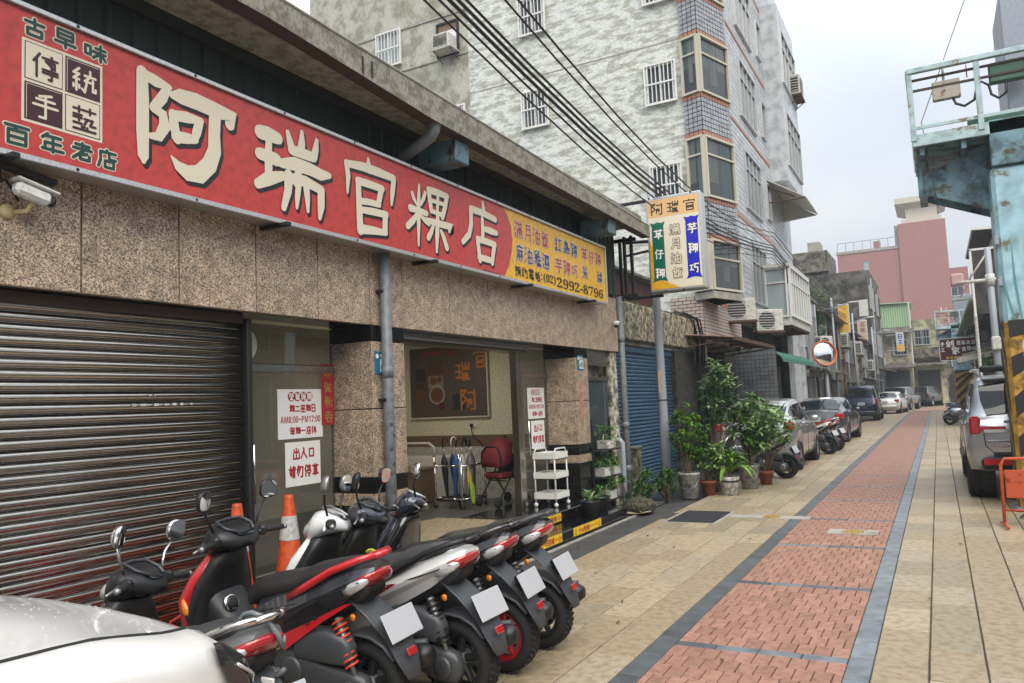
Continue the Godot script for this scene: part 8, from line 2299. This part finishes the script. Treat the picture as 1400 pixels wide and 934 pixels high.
func small_things() -> void:
	var L := V(0, 0, -1)
	var U := V(0, 1, 0)
	traffic_cone("orange traffic cone with a grey sleeve right beside the glass door", V(-4.42, 0, -4.5), 1.04)
	traffic_cone("orange traffic cone with a grey sleeve standing before the shutter end", V(-4.4, 0, -3.98), 1.04)
	notice(V(-4.95, 1.87, -4.93), -5.48, false)
	notice(V(-4.95, 1.88, -9.56), -10.08, true)
	var cp := thing("red_couplet", "red paper couplet with gold characters on the near glass door", "couplet", V(-4.942, 1.82, -5.55))
	part(cp, "paper", G.new().box(Vector3.ZERO, V(0.002, 0.56, 0.17)), mat("couplet_red", C(0.34, 0.022, 0.03), 0.5))
	var g := G.new()
	words(g, "恭賀新春", V(0.002, 0.27, 0.06), L, U, 0.12, 0.12, 0.006, V(0, -0.135, 0))
	part(cp, "gold_words", g, mat("gold_ink", C(0.36, 0.20, 0.05), 0.5))
	cp = thing("pink_couplet", "faded pink paper strip on the far granite column", "couplet", V(-4.497, 1.69, -10.36))
	part(cp, "paper", G.new().box(Vector3.ZERO, V(0.002, 0.54, 0.11)), mat("faded_pink", C(0.55, 0.26, 0.22), 0.7, 0.0, {"t": "blotch", "s": 3.0}))
	g = G.new()
	words(g, "恭賀新春", V(0.002, 0.25, 0.04), L, U, 0.08, 0.11, 0.0035, V(0, -0.125, 0))
	part(cp, "faint_words", g, mat("faint_ink", C(0.42, 0.15, 0.13), 0.7))
	for p in [[V(-4.495, 2.09, -5.79), "47", "blue house number plate half behind the grey downpipe"], [V(-4.495, 2.215, -10.38), "49", "blue house number plate on the far granite column"]]:
		var n := thing("number_plate", p[2], "number plate", p[0], 0.0, "blue house number plates")
		part(n, "plate", G.new().cham(Vector3.ZERO, V(0.006, 0.21, 0.21), 0.002), mat("plate_blue", C(0.015, 0.16, 0.26), 0.35))
		part(n, "white_panel", G.new().box(V(0.0035, -0.025, -0.035), V(0.002, 0.12, 0.13)), M("sign_white"))
		latin(n, "number", p[1], V(0.006, -0.07, 0.02), L, U, 0.09, 0.11, M("ink_black"))
		part(n, "emblem", G.new().lathe([Vector2(0.022, 0.0), Vector2(0.022, 0.001)], 12, Transform3D(rot(V(0, 0, 1), -90), V(0.0035, 0.06, 0.07))), M("sign_white"))
		g = G.new()
		words(g, "新古", V(0.0045, 0.09, 0.03), L, U, 0.05, 0.05, 0.003, V(0, 0, -0.06))
		part(n, "street_words", g, M("sign_white"))
	# downpipes
	var dp := thing("downpipe", "grey downpipe running down the near granite column from under the sign", "pipe", V(-4.43, 0, -5.79))
	part(dp, "pipe", G.new(true).tube([V(0, 0, 0), V(0, 3.1, 0)], 0.05, 14), M("grey_pipe"))
	part(dp, "joint", G.new(true).lathe([Vector2(0.056, 1.95), Vector2(0.056, 2.05)], 14), M("grey_pipe"))
	for y in [0.6, 1.75, 2.75]:
		part(dp, "clip", G.new().cham(V(-0.03, y, 0), V(0.09, 0.025, 0.12), 0.004), M("dark_metal"))
	var sg := G.new()
	for q in [[0.92, 0.3], [1.08, 0.9], [1.16, 0.1], [1.3, 0.6], [1.42, -0.2], [1.52, 0.5]]:
		sg.box(V(cos(q[1]) * 0.051, q[0], sin(q[1]) * 0.051), V(0.003, 0.03, 0.035), rot(V(0, 1, 0), -rad_to_deg(q[1])))
	meta(part(dp, "torn_stickers", sg, mat("sticker_grey", C(0.06, 0.06, 0.065), 0.7)), "", "", "", "stuff")
	var el := thing("gutter_outlet", "grey plastic outlet pipe bending from the gutter back behind the sign", "pipe", V(-4.05, 4.3, -6.1))
	part(el, "pipe", G.new(true).tube([V(0.02, 0.12, 0.0), V(0.02, 0.0, 0.0), V(-0.02, -0.06, 0.0), V(-0.12, -0.1, -0.01), V(-0.4, -0.2, -0.02)], 0.058, 14), M("grey_pipe"))
	part(el, "collar", G.new(true).lathe([Vector2(0.066, 0.02), Vector2(0.066, 0.1)], 14, Transform3D(Basis(), V(0.02, 0, 0))), M("grey_pipe"))
	dp = thing("downpipe", "tall grey downpipe at the shop's far corner beside the garage", "pipe", V(-4.5, 0, -12.12))
	part(dp, "pipe", G.new(true).tube([V(0, 0, 0), V(0, 3.35, 0)], 0.055, 14), M("grey_pipe"))
	for y in [0.5, 1.2, 2.6]:
		part(dp, "joint", G.new(true).lathe([Vector2(0.062, y), Vector2(0.062, y + 0.1)], 14), M("grey_pipe"))
	dp = thing("downpipe", "short grey pipe bending out of the wall beside the tall corner downpipe", "pipe", V(-4.45, 0, -11.78))
	part(dp, "pipe", G.new(true).tube([V(-0.15, 1.02, -0.02), V(-0.03, 1.02, 0), V(0.0, 0.98, 0), V(0, 0.5, 0), V(0, 0.0, 0)], 0.045, 12), M("pale_pipe"))
	# cameras
	var cc := thing("security_camera", "white bullet camera on a beige bracket under the sign's left end", "camera", V(-4.36, 2.94, -2.52))
	part(cc, "body", G.new().cham(V(0.0, 0.0, 0.0), V(0.075, 0.075, 0.2), 0.02, rot(V(1, 0, 0), -12)), M("white_paint"))
	part(cc, "hood", G.new().cham(V(0.0, 0.045, -0.02), V(0.09, 0.014, 0.24), 0.005, rot(V(1, 0, 0), -12)), M("white_paint"))
	part(cc, "lens", G.new(true).lathe([Vector2(0.03, 0.0), Vector2(0.03, 0.02)], 14, Transform3D(rot(V(1, 0, 0), -102), V(0, -0.022, -0.1))), M("black"))
	part(cc, "arm", G.new(true).tube([V(-0.02, -0.03, -0.02), V(-0.05, -0.09, 0.0), V(-0.13, -0.09, 0.03)], 0.014, 8), mat("bracket_beige", C(0.55, 0.44, 0.24), 0.5))
	part(cc, "foot", G.new(true).lathe([Vector2(0.045, 0.0), Vector2(0.04, 0.02)], 16, Transform3D(rot(V(0, 0, 1), -90), V(-0.14, -0.09, 0.06))), M("bracket_beige"))
	var cb := thing("cable_clump", "tangled black cables under the left end of the sign", "cable", V(-4.44, 3.05, -2.4))
	part(cb, "junction", G.new().cham(V(0, -0.03, 0.12), V(0.1, 0.12, 0.2), 0.02), M("black_plastic"))
	part(cb, "strut", G.new().cham(V(0.03, 0.02, -0.08), V(0.06, 0.035, 0.4), 0.005, rot(V(1, 0, 0), -8)), M("dark_metal"))
	for i in 3:
		part(cb, "cable", G.new(true).tube([V(0.03, 0.02, 0.25 - 0.06 * i), V(0.05, -0.08 - 0.02 * i, 0.1), V(0.04, -0.05, 0.0), V(0.02, -0.15, -0.08)], 0.008, 5), M("black_plastic"))
	cc = thing("security_camera", "small white dome camera at the shop's far corner", "camera", V(-4.42, 2.88, -11.72))
	part(cc, "base", G.new(true).lathe([Vector2(0.05, 0.03), Vector2(0.055, 0.0), Vector2(0.045, -0.03)], 14), M("white_paint"))
	part(cc, "dome", G.new(true).lathe([Vector2(0.042, -0.03), Vector2(0.034, -0.06), Vector2(0.012, -0.075)], 14), M("dark_glass"))
	# warning stickers on the risers
	for s in [[V(-3.997, 0.085, -9.22), 0.88, "yellow mind the step sticker on the lower riser at the far end"], [V(-3.997, 0.085, -8.1), 0.7, "yellow mind the step sticker on the lower riser behind the scooters"], [V(-4.347, 0.205, -8.88), 0.62, "yellow mind the step sticker on the upper riser"]]:
		var k := thing("step_sticker", s[2], "sticker", s[0], 0.0, "yellow step stickers")
		part(k, "label", G.new().box(Vector3.ZERO, V(0.002, 0.1, s[1])), mat("sticker_yellow", C(0.78, 0.50, 0.02), 0.4))
		g = G.new()
		words(g, "小心", V(0.0015, 0.04, s[1] * 0.5 - 0.14), L, U, 0.08, 0.08, 0.0065, L * 0.085)
		words(g, "階梯", V(0.0015, 0.04, s[1] * 0.5 - 0.31), L, U, 0.08, 0.08, 0.0065, L * 0.085)
		part(k, "red_words", g, M("ink_red"))
		latin(k, "english_words", "Watch Your Step", V(0.0015, -0.02, s[1] * 0.5 - 0.5), L, U, 0.035, s[1] * 0.3, M("ink_red"))
		for e in [-1.0, 1.0]:
			part(k, "warning_triangle", G.new().prism([Vector2(-0.035, -0.035), Vector2(0.035, -0.035), Vector2(0.0, 0.035)], 0.001, 0.0018, Transform3D(Basis(V(0, 0, -1), V(0, 1, 0), V(1, 0, 0)), V(0, 0, e * (s[1] * 0.5 - 0.065)))), M("ink_black"))
			part(k, "triangle_face", G.new().prism([Vector2(-0.022, -0.027), Vector2(0.022, -0.027), Vector2(0.0, 0.018)], 0.002, 0.0026, Transform3D(Basis(V(0, 0, -1), V(0, 1, 0), V(1, 0, 0)), V(0, 0, e * (s[1] * 0.5 - 0.065)))), M("sticker_yellow"))
	# white three tier cart
	var ct := thing("white_cart", "white three tier trolley on castors beside the far glass door", "trolley", V(-4.72, 0.27, -9.72))
	for x in [-0.15, 0.15]:
		for z in [-0.19, 0.19]:
			part(ct, "post", G.new(true).tube([V(x, 0.06, z), V(x, 0.72, z)], 0.011, 8), M("white_plastic"))
			part(ct, "castor", G.new(true).lathe([Vector2(0.026, -0.014), Vector2(0.03, 0), Vector2(0.026, 0.014)], 12, Transform3D(rot(V(1, 0, 0), 90), V(x, 0.03, z))), M("white_plastic"))
		part(ct, "handle", G.new(true).tube([V(x, 0.72, -0.19), V(x, 0.77, -0.15), V(x, 0.77, 0.15), V(x, 0.72, 0.19)], 0.011, 8), M("white_plastic"))
	for y in [0.1, 0.37, 0.63]:
		part(ct, "tray", G.new().span(V(-0.17, y, -0.2), V(0.17, y + 0.008, 0.2)).span(V(-0.17, y, -0.2), V(-0.162, y + 0.09, 0.2)).span(V(0.162, y, -0.2), V(0.17, y + 0.09, 0.2)).span(V(-0.16, y, 0.192), V(0.16, y + 0.09, 0.2)).span(V(-0.16, y, -0.2), V(0.16, y + 0.09, -0.192)), M("white_plastic"))
	var pp := thing("flower_pot", "small terracotta pot on the middle tray of the white trolley", "pot", V(-4.78, 0.65, -9.62))
	part(pp, "pot", G.new(true).lathe([Vector2(0.03, 0.0), Vector2(0.042, 0.06), Vector2(0.046, 0.06), Vector2(0.046, 0.08), Vector2(0.036, 0.08)], 14), mat("terracotta", C(0.30, 0.085, 0.05), 0.7, 0.0, {"t": "blotch", "s": 3.0}))
	# umbrella rack
	var rk := thing("umbrella_rack", "steel umbrella rack on castors inside the doorway", "rack", V(-5.98, 0.27, -9.4), -8.0)
	for x in [-0.24, 0.24]:
		for z in [-0.26, 0.26]:
			part(rk, "post", G.new(true).tube([V(x, 0.05, z), V(x, 0.7, z)], 0.016, 8), M("chrome"))
			part(rk, "castor", G.new(true).lathe([Vector2(0.03, -0.014), Vector2(0.03, 0.014)], 10, Transform3D(rot(V(1, 0, 0), 90), V(x, 0.03, z))), M("black_plastic"))
	for y in [0.13, 0.58]:
		for s in [-1.0, 1.0]:
			part(rk, "rail", G.new(true).tube([V(-0.24, y, 0.26 * s), V(0.24, y, 0.26 * s)], 0.014, 8), M("chrome"))
			part(rk, "rail", G.new(true).tube([V(0.24 * s, y, -0.26), V(0.24 * s, y, 0.26)], 0.014, 8), M("chrome"))
	part(rk, "tray", G.new().span(V(-0.23, 0.1, -0.25), V(0.23, 0.12, 0.25)), M("dark_metal"))
	var cols := [["black", C(0.012, 0.012, 0.014), -0.16, 0.1, "black folded umbrella nearest the left post of the rack"], ["blue", C(0.02, 0.11, 0.32), -0.02, 0.12, "bright blue folded umbrella in the rack"], ["navy", C(0.015, 0.02, 0.05), -0.1, -0.05, "navy folded umbrella with a white crook handle in the rack"], ["clear", C(0.5, 0.52, 0.52), 0.1, 0.14, "clear plastic folded umbrella in the rack"], ["grey", C(0.16, 0.17, 0.17), 0.17, 0.02, "grey checked folded umbrella at the right of the rack"], ["ivory", C(0.5, 0.48, 0.4), 0.03, -0.12, "ivory folded umbrella in the middle of the rack"], ["brown", C(0.07, 0.045, 0.03), 0.14, -0.14, "brown folded umbrella at the back of the rack"]]
	for i in cols.size():
		var q: Array = cols[i]
		var u := thing("umbrella", q[4], "umbrella", V(-5.98 + q[2], 0.4, -9.4 + q[3]), 30.0 * i, "umbrellas in the rack")
		u.rotation_degrees.z = [4, -3, 5, -4, -6, 2, -3][i]
		part(u, "canopy", G.new(true).lathe([Vector2(0.008, 0.0), Vector2(0.02, 0.04), Vector2(0.045, 0.35), Vector2(0.05, 0.48), Vector2(0.025, 0.58), Vector2(0.012, 0.6)], 9), mat("umbrella_" + q[0], q[1], 0.5))
		part(u, "shaft", G.new(true).tube([V(0, 0.58, 0), V(0, 0.72, 0)], 0.007, 6), M("chrome"))
		part(u, "crook", G.new(true).tube([V(0, 0.7, 0), V(0, 0.78, 0), V(0.02, 0.82, 0), V(0.055, 0.835, 0), V(0.085, 0.81, 0), V(0.09, 0.77, 0)], 0.012, 8), M("white_plastic") if i == 2 else M("black_plastic"))
	var bag := thing("folded_umbrella", "yellow and green patterned folded umbrella hung on the rack's side", "umbrella", V(-5.62, 0.42, -9.05))
	part(bag, "yellow_cloth", G.new(true).loft(secs([[-0.01, 0.42, 0.02, 0.02], [0.0, 0.3, 0.09, 0.05], [0.02, 0.2, 0.08, 0.06], [0.02, 0.12, 0.04, 0.04]], 2.4, 12)), mat("cloth_yellow", C(0.55, 0.36, 0.06), 0.7, 0.0, {"t": "blotch", "s": 6.0}))
	part(bag, "green_cloth", G.new(true).loft(secs([[0.03, 0.2, 0.06, 0.04], [0.05, 0.1, 0.09, 0.06], [0.06, 0.0, 0.06, 0.05], [0.06, -0.06, 0.02, 0.02]], 2.4, 12)), mat("cloth_green", C(0.22, 0.33, 0.03), 0.7))
	# pushchair
	var pc := thing("pushchair", "folded dark red pushchair inside the doorway", "pushchair", V(-5.42, 0.27, -9.62), -20.0)
	var hood := []
	for i in 7:
		var a := lerpf(-0.3, 1.5, i / 6.0)
		hood.append([V(-0.2, 0.6, 0), V(-0.21, 0.6 + 0.26 * sin(a), 0.26 * cos(a) - 0.05), V(-0.1, 0.63 + 0.3 * sin(a), 0.3 * cos(a) - 0.05), V(0.1, 0.63 + 0.3 * sin(a), 0.3 * cos(a) - 0.05), V(0.21, 0.6 + 0.26 * sin(a), 0.26 * cos(a) - 0.05), V(0.2, 0.6, 0)])
	part(pc, "hood", G.new(true).loft(hood), mat("pram_red", C(0.16, 0.008, 0.014), 0.7))
	part(pc, "hood_rim", G.new(true).tube([V(-0.215, 0.58, 0.2), V(-0.2, 0.74, 0.2), V(-0.1, 0.82, 0.19), V(0.1, 0.82, 0.19), V(0.2, 0.74, 0.2), V(0.215, 0.58, 0.2)], 0.012, 8), M("black_plastic"))
	part(pc, "seat", G.new().cham(V(0, 0.42, 0.05), V(0.36, 0.09, 0.3), 0.03), M("pram_red"))
	part(pc, "back", G.new().cham(V(0, 0.55, -0.1), V(0.36, 0.34, 0.05), 0.02, rot(V(1, 0, 0), -14)), M("black_plastic"))
	for x in [-0.2, 0.2]:
		part(pc, "leg", G.new(true).tube([V(x, 0.95, -0.25), V(x, 0.5, -0.05), V(x, 0.08, 0.26)], 0.012, 8), M("dark_metal"))
		part(pc, "leg", G.new(true).tube([V(x, 0.45, 0.0), V(x, 0.08, -0.24)], 0.012, 8), M("dark_metal"))
		for z in [-0.25, 0.27]:
			part(pc, "wheel", G.new(true).lathe([Vector2(0.06, -0.016), Vector2(0.075, 0.0), Vector2(0.06, 0.016)], 16, Transform3D(rot(V(0, 0, 1), 90), V(x, 0.075, z))), M("tyre"))
	part(pc, "cross_bar", G.new(true).tube([V(-0.2, 0.35, 0.1), V(0.2, 0.35, 0.1)], 0.01, 6), M("dark_metal"))
	# red folding barrier on the right
	var br := thing("steel_barrier", "red painted steel barrier board beside the striped column", "barrier", V(0.56, 0, -10.75))
	var rp := mat("barrier_red", C(0.50, 0.085, 0.03), 0.5, 0.0, {"t": "rust", "s": 1.5})
	part(br, "frame", G.new(true).tube([V(0, 0.03, 0), V(0.01, 0.72, 0), V(0.05, 0.79, 0), V(0.85, 0.79, 0), V(0.9, 0.72, 0), V(0.9, 0.03, 0)], 0.019, 10), rp)
	part(br, "panel", G.new().cham(V(0.46, 0.5, 0), V(0.84, 0.32, 0.012), 0.004), rp)
	g = G.new()
	words(g, "停車", V(0.28, 0.62, 0.008), V(1, 0, 0), U, 0.2, 0.22, 0.016, V(0.24, 0, 0))
	part(br, "white_words", g, M("sign_white"))
	part(br, "foot", G.new(true).tube([V(-0.02, 0.03, -0.2), V(0, 0.05, 0), V(0.02, 0.03, 0.22)], 0.016, 8), rp)
	part(br, "foot", G.new(true).tube([V(0.88, 0.03, -0.2), V(0.9, 0.05, 0), V(0.92, 0.03, 0.22)], 0.016, 8), rp)
	part(br, "lower_rail", G.new(true).tube([V(0.01, 0.2, 0), V(0.9, 0.2, 0)], 0.013, 8), rp)
	var net := thing("wire_heap", "heap of black netting at the foot of the striped column", "netting", V(0.98, 0, -11.5))
	g = G.new()
	for i in 26:
		var a := rng.randf_range(0, TAU)
		var b := rng.randf_range(0, TAU)
		g.tube([V(cos(a) * 0.22, 0.02, sin(a) * 0.16), V(cos(a + 0.8) * 0.1, rng.randf_range(0.06, 0.16), sin(a + 0.8) * 0.1), V(cos(b) * 0.22, 0.02, sin(b) * 0.16)], 0.007, 4)
	meta(part(net, "mesh_strands", g, M("black_plastic")), "", "", "", "stuff")
	# cables hanging at the garage corner
	var hg := thing("cable_clump", "thick clump of cables hanging down the garage's far corner", "cable", V(-4.9, 3.5, -18.3))
	for i in 9:
		var dx := rng.randf_range(-0.15, 0.15)
		part(hg, "cable", G.new(true).tube([V(-0.2 + dx, 0.1, 1.2 - 0.2 * i), V(0.0 + dx, -0.05, 0.1), V(0.05 + dx, -0.5, rng.randf_range(-0.1, 0.1)), V(0.02 + dx, -1.6, rng.randf_range(-0.1, 0.1)), V(0.0 + dx, -3.3, rng.randf_range(-0.2, 0.1))], 0.018, 5), M("black_plastic"))
	var ys := thing("yellow_strap", "coiled yellow strap hooked in the foot well of the black scooter", "strap", V(-3.46, 0.64, -4.3))
	part(ys, "coil", G.new(true).tube(helix(V(0, 0, -0.05), V(0.02, 0.05, 0.06), 0.035, 2.5), 0.01, 7), mat("strap_yellow", C(0.5, 0.45, 0.03), 0.5))
	var lk := thing("cable_lock", "grey steel loop lock on the older black scooter's rear rail", "lock", V(-2.5, 0.62, -2.38))
	var lp := []
	for i in 15:
		var a := TAU * i / 16.0
		lp.append(V(cos(a) * 0.12, 0.1 + sin(a) * 0.14, sin(a) * 0.05))
	part(lk, "loop", G.new(true).tube(lp, 0.011, 7), M("grey_pipe"))
	part(lk, "tag", G.new().cham(V(0.05, -0.03, 0.02), V(0.07, 0.025, 0.012), 0.004), M("white_plastic"))
